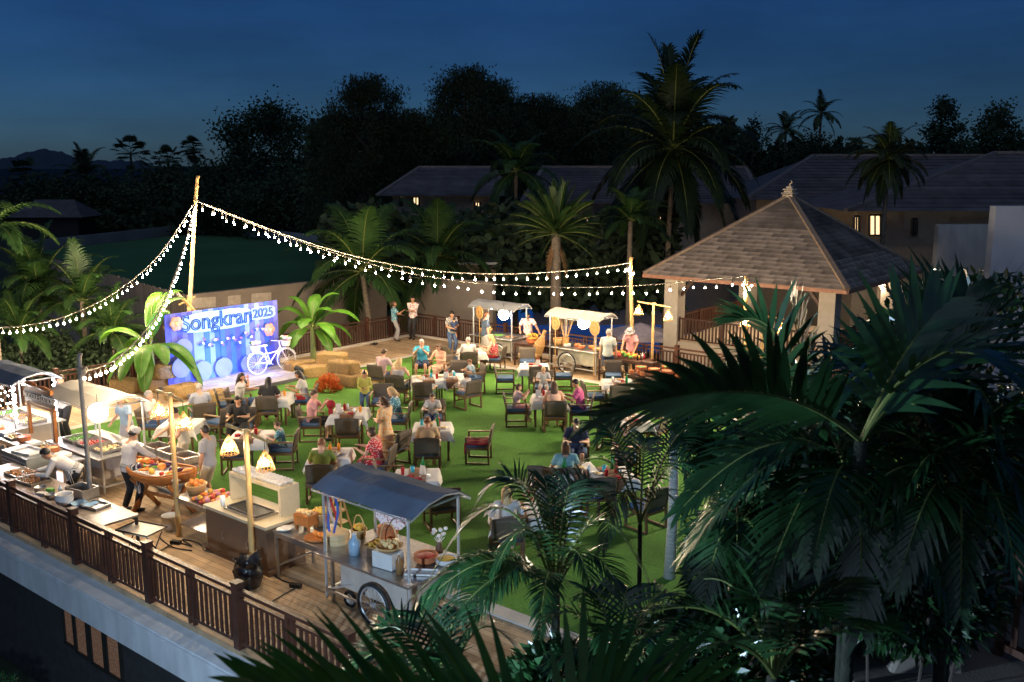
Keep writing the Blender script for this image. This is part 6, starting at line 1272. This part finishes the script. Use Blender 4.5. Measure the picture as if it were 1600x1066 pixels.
# boat table
bt = thing('boat_table', 'teak boat-shaped table on crossed legs heaped with vegetables', 'table', (-17.25, 10.0, 0), R(12)); m = MB()
def hull(u, v):
    x = -1 + 2 * u; a = -pi / 2 + pi * v; w = .42 * (1 - abs(x) ** 2.4) + .03; return V((x * .95, w * sin(a), .93 + .16 * x * x - (.26 * (1 - .45 * x * x)) * cos(a)))
m.sheet(hull, 22, 12); h_ = m.build('hull', wood_org, bt, smooth=True); s = h_.modifiers.new('t', 'SOLIDIFY'); s.thickness = .03
m = MB()
for v in (0, 1): m.tube([hull(i / 20, v) + V((0, 0, .01)) for i in range(21)], .022, 6)
m.build('gunwale', wood_org, bt)
for x in (-.5, .5):
    for s in (-1, 1): MB().bar((x, s * .36, 0), (x, -s * .3, .78), .055, .08).build('leg', wood_org, bt)
MB().bar((-.5, 0, .4), (.5, 0, .4), .05, .07).build('stretcher', wood_org, bt)
MB().box((0, 0, .9), (1.5, .6, .04)).build('ice_bed', mat('crushed ice', (.72, .72, .72), .6, var=.15, scale=30, bump=.8), bt)
rng = random.Random(12); vm = [('pumpkin', orange_f, 'orange pumpkin', (.09, .09, .07)), ('yellow_pepper', yel, 'yellow pepper', (.06, .06, .07)), ('aubergine', purp, 'dark aubergine', (.055, .12, .055)), ('tomato', red_f, 'red tomato', (.05, .05, .045)), ('cucumber', greenv, 'green cucumber', (.03, .12, .03)), ('carrot', orange_f, 'orange carrot', (.03, .15, .03))]
MT = Matrix.Translation((-17.25, 10.0, 0)) @ Matrix.Rotation(R(12), 4, 'Z')
for i in range(30):
    k = vm[i % 6]; p = MT @ V((rng.uniform(-.68, .68), rng.uniform(-.24, .24), .95 + .05 * rng.random())); tag(put(k[0], MB().ball((0, 0, 0), k[3], 10, 8, fn=(lambda d: 1 + .05 * sin(math.atan2(d.y, d.x) * 8)) if k[0] == 'pumpkin' else None).data(k[0], k[1], True), None, p, rng.uniform(0, 6)), k[2] + ' on the ice of the boat table', 'vegetable', 'vegetables on the boat table')
# shared goods
def basket(label, loc, r=.16, h=.18, fill=None, n=9, seed=0, handle=False, mt=None, fr=.05):
    o = thing('basket', label, 'basket', loc); rng = random.Random(seed); m = MB(); m.lathe([(r * .75, 0), (r, h), (r * .93, h), (r * .68, .02), (.01, .02)], 16); m.build('body', mt or wicker, o, smooth=True); m = MB()
    m.tube([(r * 1.0 * cos(2 * pi * j / 16), r * sin(2 * pi * j / 16), h) for j in range(17)], .012, 5); m.build('rim', bamboo, o)
    if handle: MB().tube([(r * cos(a), 0, h + r * 1.9 * sin(a)) for a in [pi * j / 14 for j in range(15)]], .011, 5).build('handle', bamboo, o)
    if fill:
        for i in range(n): a = i * 2.4; q = r * .7 * (i / n) ** .5; tag(put('fruit', FRU(fill, fr), None, V(loc) + V((q * cos(a), q * sin(a), h + fr * (.6 + .5 * (1 - i / n)))), a), 'piece of fruit in the ' + label, 'fruit', 'fruit in the ' + label)
    return o
_fr = {}
def FRU(mt, r):
    if (mt.name, r) not in _fr: _fr[(mt.name, r)] = MB().ball((0, 0, 0), (r, r * .92, r * .9), 9, 7).data('fruit', mt, True)
    return _fr[(mt.name, r)]
def pot(label, loc, r=.13, h=.16, mt=None, name='pot', lid=None, cat='pot', inner=None):
    o = thing(name, label, cat, loc); MB().lathe([(r * .7, 0), (r, h * .5), (r * .92, h), (r * .98, h + .01), (r * .85, h), (r * .6, .03), (.01, .03)], 16).build('body', mt or clay, o, smooth=True)
    if inner: MB().ball((0, 0, h * .85), (r * .82, r * .82, h * .22), 12, 6).build('filling', inner, o)
    if lid: MB().lathe([(r, h + .012), (r * .7, h + .06), (.03, h + .085), (.03, h + .12), (.01, h + .12)], 16).build('lid', lid, o, smooth=True)
    return o
def tray(label, loc, w, d, h=.07, rz=0, mt=None, fill=None, fh=.03):
    o = thing('tray', label, 'tray', loc, rz); m = MB(); t = .012; m.box((0, 0, .006), (w, d, .012))
    for s in (-1, 1): m.box((s * (w / 2 - t / 2), 0, h / 2), (t, d, h)); m.box((0, s * (d / 2 - t / 2), h / 2), (w - 2 * t, t, h))
    m.build('pan', mt or steel, o)
    if fill:
        rng = random.Random(int(w * 1000 + loc[0] * 77)); m = MB()
        for i in range(int(w * d * 260)): m.ball((rng.uniform(-.44, .44) * w, rng.uniform(-.42, .42) * d, .02 + fh * rng.random()), (.03, .022, .018), 6, 4)
        stuff(m.build('food', fill, o, smooth=True))
    return o
def box(label, loc, d, mt, rz=0, name='storage_box', cat='box', lid=None):
    o = thing(name, label, cat, loc, rz); bevel(MB().box((0, 0, d[2] / 2), d).build('body', mt, o), .012)
    if lid: MB().box((0, 0, d[2] + .012), (d[0] * 1.04, d[1] * 1.04, .025)).build('lid', lid, o)
    return o
def bottle(label, loc, mt, h=.28, r=.04, capm=None):
    o = thing('bottle', label, 'bottle', loc); MB().lathe([(r, 0), (r * 1.05, h * .6), (r * .4, h * .78), (r * .36, h * .95), (.004, h * .95)], 12).build('body', mt, o, smooth=True); MB().lathe([(r * .42, h * .93), (r * .42, h), (.004, h)], 8).build('cap', capm or white_p, o); return o
# on the front work table
tz = .785
tray('steel tray of grilled skewers at the railing end of the work table', (-19.0, 8.25, tz), .62, .44, .05, .1, None, food_b); tray('second steel tray of grilled meat behind the skewers', (-19.65, 8.3, tz), .6, .42, .05, 0, None, food_b); tray('shallow steel tray beside the light blue cloth', (-16.65, 8.3, tz), .46, .34, .05, .2)
tray('deep empty steel pan in front of the bending chef', (-17.35, 8.42, tz), .52, .36, .2, .15)
pot('white lidded stock pot on the work table', (-17.2, 8.0, tz), .17, .2, porcelain, lid=None); pot('small steel bowl among the skewer trays', (-18.25, 8.05, tz), .12, .1, steel, 'mixing_bowl', None, 'bowl'); pot('small grey bowl beside the green packet', (-17.7, 7.98, tz), .1, .09, steel, 'mixing_bowl', None, 'bowl')
m = MB().sheet(lambda u, v: V(((u - .5) * .5, (v - .5) * .3, .02 + .02 * sin(u * 9) * sin(v * 7 + 1))), 10, 8); tag(m.build('kitchen_cloth', blue_cl, None, (-16.9, 8.2, tz + .01), .3), 'crumpled light blue kitchen cloth beside the stock pot', 'cloth')
box('green food packet on the work table', (-17.95, 8.1, tz), (.14, .1, .12), greenv, .3, 'packet', 'packet'); bottle('clear squeeze bottle on the work table', (-17.75, 8.2, tz), glassm, .22); box('white tissue pack between the bowls', (-18.0, 7.95, tz), (.2, .12, .07), white_p, .5, 'tissue_pack', 'packet')
fr_ = thing('cold_cabinet', 'grey louvred steel cabinet behind the front railing', 'cabinet', (-20.75, 8.95, 0)); MB().box((0, 0, .45), (1.2, .6, .9)).build('body', mat('grey steel cabinet', (.2, .21, .2), .5, .4), fr_)
for k in range(9): MB().box((0, -.305, .15 + k * .08), (1.1, .02, .03)).build('louvre', alu, fr_)
tray('pale tray lying on the louvred cabinet', (-20.7, 8.95, .9), .6, .4, .04, .2, white_p)
# tray stand
ts = thing('tray_stand', 'folding tray stand holding a pale tray beside the front railing', 'tray stand', (-15.42, 8.5, 0), R(15)); MB().box((0, 0, .58), (.74, .5, .02)).build('tray', mat('pale tray', (.5, .44, .36), .5), ts); m = MB()
for s in (-1, 1): m.tube([(s * .3, -.2, 0), (s * .3, .2, .57)], .012, 5); m.tube([(s * .28, .2, 0), (s * .28, -.2, .57)], .012, 5)
m.tube([(-.37, -.25, .6), (.37, -.25, .6), (.37, .25, .6), (-.37, .25, .6), (-.37, -.25, .6)], .012, 5); m.build('stand', black_p, ts)
# left stall goods
rng = random.Random(31)
for i in range(9):
    x = -23.7 + i * .45; k = i % 3
    if k == 0: tray('steel tray of cooked noodles on the left stall table, beside the rope lights' if i == 0 else f'steel tray of noodles and sauce on the left stall table, {("", "", "", "next to the wooden bowl", "", "", "under the stall sign")[i]}', (x, 9.4, .8), .4, .34, .06, 0, None, rice)
    elif k == 1: pot(f'clay serving bowl on the left stall table, {("", "at its far end", "", "", "in its middle", "", "", "below the off-white canopy")[i]}', (x, 9.4, .8), .15, .13, clay, 'serving_bowl', None, 'bowl', (greenv, red_f, rice)[(i // 3) % 3])
    else: box(f'white foam tray stack on the left stall table, {("", "", "far one", "", "", "middle one", "", "", "one below the canopy edge")[i]}', (x, 9.4, .8), (.3, .26, .09), white_p, .1, 'foam_tray', 'tray')
for i in range(6):
    lab = ('tray of raw vegetables on the dark grey cart', 'tray of sliced meat on the dark grey cart', 'tray of noodles on the dark grey cart', 'tray of greens on the off-white cart', 'tray of chopped peppers on the off-white cart', 'tray of fried noodles on the off-white cart')[i]
    tray(lab, ((-24.5, -23.9, -23.3, -20.9, -20.3, -19.6)[i], 10.2, .86), .48, .6, .07, 0, None, (greenv, food_b, rice, greenv, red_f, rice)[i])
chaf = steel
for i, x in enumerate((-18.6, -18.05, -17.5)): tray(('first', 'middle', 'last')[i] + ' deep steel chafing pan in the row before the woman in light blue', (x, 10.75, .86), .5, .4, .17, 0, None, food_b)
for i, x in enumerate((-18.5, -17.9)): pot(('round', 'smaller round')[i] + ' white plate stack under the prep table row', (x, 10.75, .265), .15, .12, porcelain, 'plate_stack', None, 'plates')
# vegetable table and counter goods
basket('woven basket on the vegetable table beside the lamp post', (-15.75, 9.85, .8), .2, .2, orange_f, 6, 1)
for i in range(26):
    x, y = -15.45 + .5 * (i % 7) / 6, 9.62 + .5 * (i // 7) / 3; mt_ = (orange_f, pink_f, yel, red_f)[i % 4]; tag(put('carved_fruit', MB().ball((0, 0, 0), (.05, .09 if i % 3 == 0 else .055, .045), 9, 7).data('carved_fruit', mt_, True), None, (x, y, .84 + .03 * (i % 3)), i), ('orange', 'pink', 'yellow', 'red')[i % 4] + ' cut fruit piece on the vegetable table', 'fruit', 'cut fruit on the vegetable table')
bk1 = thing('bucket', 'white plastic bucket on the floor under the boat table', 'bucket', (-16.35, 9.62, 0)); MB().lathe([(.13, 0), (.17, .3), (.18, .3), (.16, .3), (.12, .02), (.01, .02)], 16).build('body', white_p, bk1, smooth=True); MB().tube([(.175 * cos(a), .1, .28 + .12 * sin(a)) for a in [pi * j / 10 for j in range(11)]], .006, 4).build('handle', alu, bk1)
bg_ = thing('rubbish_bag', 'black plastic rubbish bag standing open in front of the brown counter', 'rubbish bag', (-12.98, 9.0, 0)); rng = random.Random(2)
MB().lathe([(.13, 0), (.2, .05), (.23, .15), (.24, .28), (.21, .4), (.19, .46), (.23, .52), (.2, .5), (.15, .4), (.05, .3)], 36).build('bag', mat('black bag plastic', (.012, .012, .014), .25, var=.1, bump=1.0, bscale=9, spec=.6), bg_, smooth=True)
for v in bg_.children[0].data.vertices: a = math.atan2(v.co.y, v.co.x); v.co *= 1 + .06 * sin(a * 5 + v.co.z * 22) + .05 * sin(a * 3 + 2) + rng.uniform(-.06, .06)
# serving table goods
tz = .855
box('square teak box of bread on the steel serving table', (-12.6, 9.95, tz + .08), (.34, .28, .2), wood_org, .15, 'bread_box', 'box'); m = MB()
for sx in (-1, 1):
    for sy in (-1, 1): m.box((-12.6 + sx * .13, 9.95 + sy * .1, tz + .04), (.04, .04, .08))
m2 = m.build('box_foot', wood_org); m2.parent = bpy.data.objects['bread_box']; m2.matrix_parent_inverse = Matrix.Translation(-V((-12.6, 9.95, tz + .08)))
for i in range(7): tag(put('bread_roll', MB().ball((0, 0, 0), (.06, .045, .04), 8, 6).data('bread_roll', rice, True), None, (-12.72 + .04 * i, 9.9 + .04 * (i % 3), tz + .3), i), 'golden bread roll heaped in the square teak box', 'bread', 'bread rolls in the teak box')
for i in range(3): item('plate', (-12.85 + .03 * i, 9.66, tz + .015 * i), 'steel serving table corner')
wb = tag(MB().lathe([(.2, 0), (.21, .04), (.2, .04), (.01, .05)], 20).build('wooden_platter', wood_org, None, (-12.1, 9.75, tz), 0, True), 'round wooden platter with orange fruit on the serving table', 'platter')
for i in range(6): tag(put('fruit', FRU(orange_f, .045), None, (-12.16 + .05 * i, 9.78 - .03 * (i % 2), tz + .085), i), 'small orange fruit on the round wooden platter', 'fruit', 'oranges on the platter')
sb = thing('steamer_basket', 'round bamboo steamer basket on the serving table', 'steamer', (-11.72, 9.86, tz)); MB().lathe([(.2, 0), (.2, .09), (.21, .09), (.21, .17), (.19, .19), (.01, .2)], 22).build('body', mat('pale bamboo', (.6, .42, .22), .6, var=.15), sb, smooth=False); MB().lathe([(.212, .085), (.212, .1)], 22).build('band', bamboo, sb)
basket('wicker basket of pale fruit behind the bread box', (-12.55, 10.22, tz), .17, .22, yel, 9, 4); basket('small handled basket of yellow flowers on the table end', (-11.6, 10.25, tz), .13, .14, yel, 7, 5, True)
ld = thing('display_ladder', 'small wooden display ladder with shelves on the serving table', 'ladder', (-12.05, 10.2, tz)); m = MB()
for s in (-1, 1): m.bar((s * .16, -.1, 0), (s * .07, 0, .7), .025); m.bar((s * .16, .16, 0), (s * .07, 0, .7), .025)
m.build('frame', bamboo, ld)
for z in (.2, .4, .58): MB().box((0, .0, z), (.36 - z * .2, .2 - z * .12, .015)).build('shelf', bamboo, ld)
rb = thing('ribbon_garland', 'red, white and blue striped ribbons hanging from the blue-grey canopy corner', 'ribbons', (-11.55, 9.62, 1.9)); 
for i, mt_ in enumerate((redc, whit, fab('ribbon blue', (.05, .12, .5)), whit, redc, fab('ribbon blue', (.05, .12, .5)))): MB().sheet(lambda u, v: V((-.14 + i * .05 + .03 * sin(v * 5 + i), .03 * cos(v * 6 + i * 2) + .05 * (u - .5), -v * (.62 + .06 * (i % 3)))), 1, 10).build('ribbon', mt_, rb, smooth=True)
# blue-grey cart goods
tz = .862
o = bottle('large blue water dispenser bottle on the blue-grey canopy cart', (-11.1, 9.7, tz), mat('blue water bottle', (.3, .42, .52), .12), .36, .095)
pot('orange clay cooking pot on the raised tray of the blue-grey cart', (-10.75, 10.1, tz + .22), .17, .2, clay, lid=clay); tray('round raised tray of yellow sweets on the blue-grey cart', (-10.7, 9.95, tz + .16), .5, .4, .04, .2, wicker, yel); box('dark crate under the raised tray on the blue-grey cart', (-10.72, 9.95, tz), (.4, .3, .16), brown_l, .2, 'crate', 'crate')
box('white foam cool box on the blue-grey cart counter', (-10.35, 9.72, tz), (.4, .3, .26), white_p, .1, 'cool_box', 'box'); basket('handled wicker basket lid resting on the cool box', (-10.35, 9.75, tz + .26), .2, .06, rice, 7, 6, True)
bottle('brown glass bottle in front of the cool box', (-10.0, 9.62, tz), mat('amber glass', (.25, .13, .05), .2), .34, .055); pot('clay bowl of fruit on the blue-grey cart', (-10.0, 10.2, tz), .2, .12, clay, 'fruit_bowl', None, 'bowl', red_f); tray('white serving platter leaning on the blue-grey cart', (-9.75, 9.85, tz), .5, .22, .03, .6, porcelain); pot('pale bowl of cut fruit at the cart end', (-9.7, 10.35, tz), .18, .1, porcelain, 'fruit_bowl', None, 'bowl', yel)
fv = thing('flower_vase', 'dark vase of white blossoms behind the blue-grey cart counter', 'vase', (-10.0, 10.5, tz)); MB().lathe([(.05, 0), (.07, .1), (.04, .2), (.05, .24), (.01, .24)], 12).build('vase', brown_l, fv, smooth=True)
for i in range(9): a = i * 2.4; MB().ball((.12 * cos(a) * (i % 3) / 2, .12 * sin(a), .34 + .07 * (i % 3)), (.035, .035, .03), 7, 5).tube([(0, 0, .22), (.1 * cos(a) * (i % 3) / 2, .1 * sin(a), .33)], .005, 4).build('blossom', mat('white bloom', (.8, .76, .74), .7), fv)
# right hand carts and buffet
tz = .862
basket('wide basket of puffed snacks on the grey cart', (-22.7, 26.5, tz), .24, .2, rice, 12, 11); tray('tray of leaf-wrapped food on the grey cart', (-22.1, 26.45, tz), .5, .4, .05, 0, None, greenv); tray('tray of skewers on the grey cart counter', (-21.5, 26.45, tz), .45, .4, .05, 0, None, food_b)
pot('clay pot heaped with bananas on the side table', (-20.35, 26.3, .82), .24, .2, clay, 'fruit_bowl', None, 'bowl', yel)
for i in range(14): a = i * 2.4; q = .2 * (i / 14) ** .5; tag(put('banana', MB().tube([(-.07, 0, 0), (0, 0, .03), (.07, 0, 0)], [.012, .022, .01], 6).data('banana', yel, True), None, (-20.35 + q * cos(a), 26.3 + q * sin(a), 1.08 + .06 * (1 - i / 14)), a), 'yellow banana heaped in the clay pot between the carts', 'fruit', 'bananas between the carts')
basket('open straw basket on the cream cart', (-19.3, 26.4, tz), .2, .24, None, 0, 12)
ft = thing('fish_trap', 'woven bamboo fish trap leaning against the end of the cream cart', 'fish trap', (-19.85, 25.95, .02)); pts = [V((-.25, -.1, 0)) + V((.55, .1, 1.4)) * (i / 14) for i in range(15)]; MB().tube(pts, [.06 + .16 * sin(pi * min(1, i / 12)) ** .8 * (.5 + i / 20) for i in range(15)], 12).build('body', wicker, ft, smooth=True); m = MB()
for i in (3, 6, 9, 12): t = (pts[i + 1] - pts[i]).normalized(); x = t.orthogonal().normalized(); y = t.cross(x); r_ = .07 + .16 * sin(pi * min(1, i / 12)) ** .8 * (.5 + i / 20); m.tube([pts[i] + (x * cos(2 * pi * j / 12) + y * sin(2 * pi * j / 12)) * r_ for j in range(13)], .012, 4)
m.build('hoop', bamboo, ft)
dr_ = thing('dried_stalk', 'bunch of tall pale dried stalks standing in a straw basket on the cream cart', 'dried stalks', (-19.05, 26.45, tz))
for i in range(9): a = -.5 + i * .12; MB().tube([(0, 0, 0), (sin(a) * .4, .05 * cos(i), .55), (sin(a) * .75, .05 * cos(i), .95)], [.012, .01, .006], 5).build('stalk', bamboo, dr_)
MB().lathe([(.1, 0), (.13, .3), (.12, .3), (.09, .02)], 12).build('pot', wicker, dr_)
def fan(label, px, py, Y, r, tilt=0):
    c = atY(px, py, Y); o = thing('woven_fan', label, 'woven fan', (c.x, c.y, 0), R(-15)); z = c.z; MB().lathe([(r, -.012), (r, .012)], 26, (0, 0, z), ax=(0, -1, 0)).build('blade', wicker, o); k = 26
    m = MB(); m.tube([(r * cos(2 * pi * j / k), 0, z + r * sin(2 * pi * j / k)) for j in range(k + 1)], .014, 5); m.tube([(r * .45 * cos(2 * pi * j / k), -.014, z + r * .45 * sin(2 * pi * j / k)) for j in range(k + 1)], .008, 4); m.build('rim', bamboo, o); MB().tube([(0, 0, .02), (0, 0, z + r)], .014, 6).build('stick', bamboo, o)
fan('large round woven fan on a stick at the corner of the cream cart', 929, 513, 26.0, .24); fan('tall oval woven fan at the far corner of the cream cart', 868, 505, 26.05, .22); fan('round woven fan at the corner of the grey cart beside the navy-shirted man', 749, 488, 26.1, .22)
for i in range(5): pot(('steamed dumpling bowl next to the straw basket', 'brown sauce bowl in the middle of the cream cart', 'clay dish of curry on the cream cart', 'clay dish of chilli on the cream cart', 'stacked pale steamer near the checked-shirt man')[i], (-18.9 + i * .3, 26.35 + .2 * (i % 2), tz), .13, .1, (porcelain, clay, clay, clay, bamboo)[i], 'serving_bowl', None, 'bowl', (rice, food_b, red_f, orange_f, rice)[i])
for i in range(22): a = i * 2.4; q = .36 * (i / 22) ** .5; tag(put('fruit', FRU((orange_f, yel, greenv, red_f)[i % 4], .07), None, (-16.5 + q * 1.5 * cos(a), 26.2 + q * .7 * sin(a), .88 + .09 * (1 - i / 22)), a), ('orange', 'yellow', 'green', 'red')[i % 4] + ' fruit heaped in front of the pink-shirted vendor', 'fruit', 'fruit of the pink-shirted vendor')
for i in range(5): bottle(('black sauce bottle beside the lamp post on the fruit table', 'brown sauce bottle on the fruit table', 'red sauce bottle on the fruit table', 'clear sauce bottle on the fruit table', 'black sauce bottle at the corner of the fruit table')[i], (-15.9 + .06 * (i % 3), 26.05 + .1 * i, .82), (black_p, brown_l, red_p, glassm, black_p)[i], .22, .03)
for i in range(9):
    x = -15.05 + i * .46; pot('red clay pot with herbs in the back row of the timber buffet', (x, 24.88, .72), .19, .2, clay, 'clay_pot', None, 'pot', (greenv, rice, food_b)[i % 3])['group'] = 'red clay pots on the timber buffet'
for i in range(22):
    x = -15.15 + i * .19; j = i % 2; pot('small orange clay cup in the front row of the timber buffet', (x, 24.5 + .13 * j, .72), .08, .13, clay, 'clay_cup', None, 'cup', food_b)['group'] = 'small clay cups on the timber buffet'
box('white boxed tissue stack on the buffet end beside the lamp post', (-15.2, 25.6, 0), (.5, .3, .95), wood_rail, 0, 'stand', 'stand'); pot('orange clay jar with green sprigs near the rear railing', (-14.6, 25.75, 0), .22, .85, clay, 'plant_jar', None, 'jar', greenv)
# cables and extension blocks on the terrace floor
def cable(label, pts, r=.012, blk=None):
    o = thing('power_cable', label, 'cable', (0, 0, 0)); P3 = [V((*G(x, y)[:2], .02)) for x, y in pts]; MB().tube([bez(P3, i / 50) for i in range(51)], r, 5).build('lead', black_p, o)
    if blk: c = P3[blk]; MB().box((c.x, c.y, .035), (.2, .09, .06), .4).build('socket_block', black_p, o)
cable('black power cable with socket block near the blue-grey cart', [(420, 945), (445, 930), (462, 918), (440, 908), (425, 898)], blk=2)
cable('tangled black extension cable under the vegetable table', [(252, 862), (275, 850), (300, 855), (285, 845), (310, 850), (320, 862), (340, 866)], blk=1)
cable('thin black cable hanging across the terrace near the tray stand', [(250, 842), (262, 852), (275, 858), (300, 862)])
sd_ = thing('sandal', 'pair of dark sandals left on the terrace paving beside the stage railing', 'sandals', G(583, 538))
for i in range(2): MB().box((.15 * i, 0, .02), (.09, .25, .03), .2 * i).tube([(.15 * i - .04, .05, .03), (.15 * i, .06, .08), (.15 * i + .04, .05, .03)], .012, 5).build('sole', black_p, sd_)
# assumed floodlight on the hotel side, cool white, washing the ledge and the near palms
fl_l = V((-6.0, 1.0, 3.4)); assumed_flood = thing('floodlight', 'assumed cool white floodlight on a hotel-side post below the viewpoint', 'floodlight', fl_l); MB().box((0, 0, 0), (.3, .12, .22)).build('housing', black_p, assumed_flood, rz=R(25)); MB().tube([(0, -.1, -fl_l.z + GZ), (0, -.1, 0)], .05, 8).build('post', alu, assumed_flood)
lamp_spot('beam', V((-.1, .2, 0)), V((-1.2, 6.5, -1.2)), (.52, .74, 1), 430, 150, .7, .12, assumed_flood)
gl = V((-6.6, 24.6, 4.4)); assumed_flood = thing('assumed_floodlight', 'assumed warm floodlight added on a slim post beside the timber buffet', 'floodlight', (gl.x, gl.y, 0)); MB().box((0, 0, gl.z), (.26, .14, .2)).build('housing', black_p, assumed_flood, rz=R(140)); MB().tube([(0, .1, 0), (0, .1, gl.z)], .04, 8).build('post', alu, assumed_flood)  # assumed lamp, added to brighten the near lawn from the right
lamp_spot('beam', V((-.25, .1, gl.z)), V((-6.5, -9.5, 0)), (1, .83, .6), 1050, 120, .9, .45, assumed_flood)
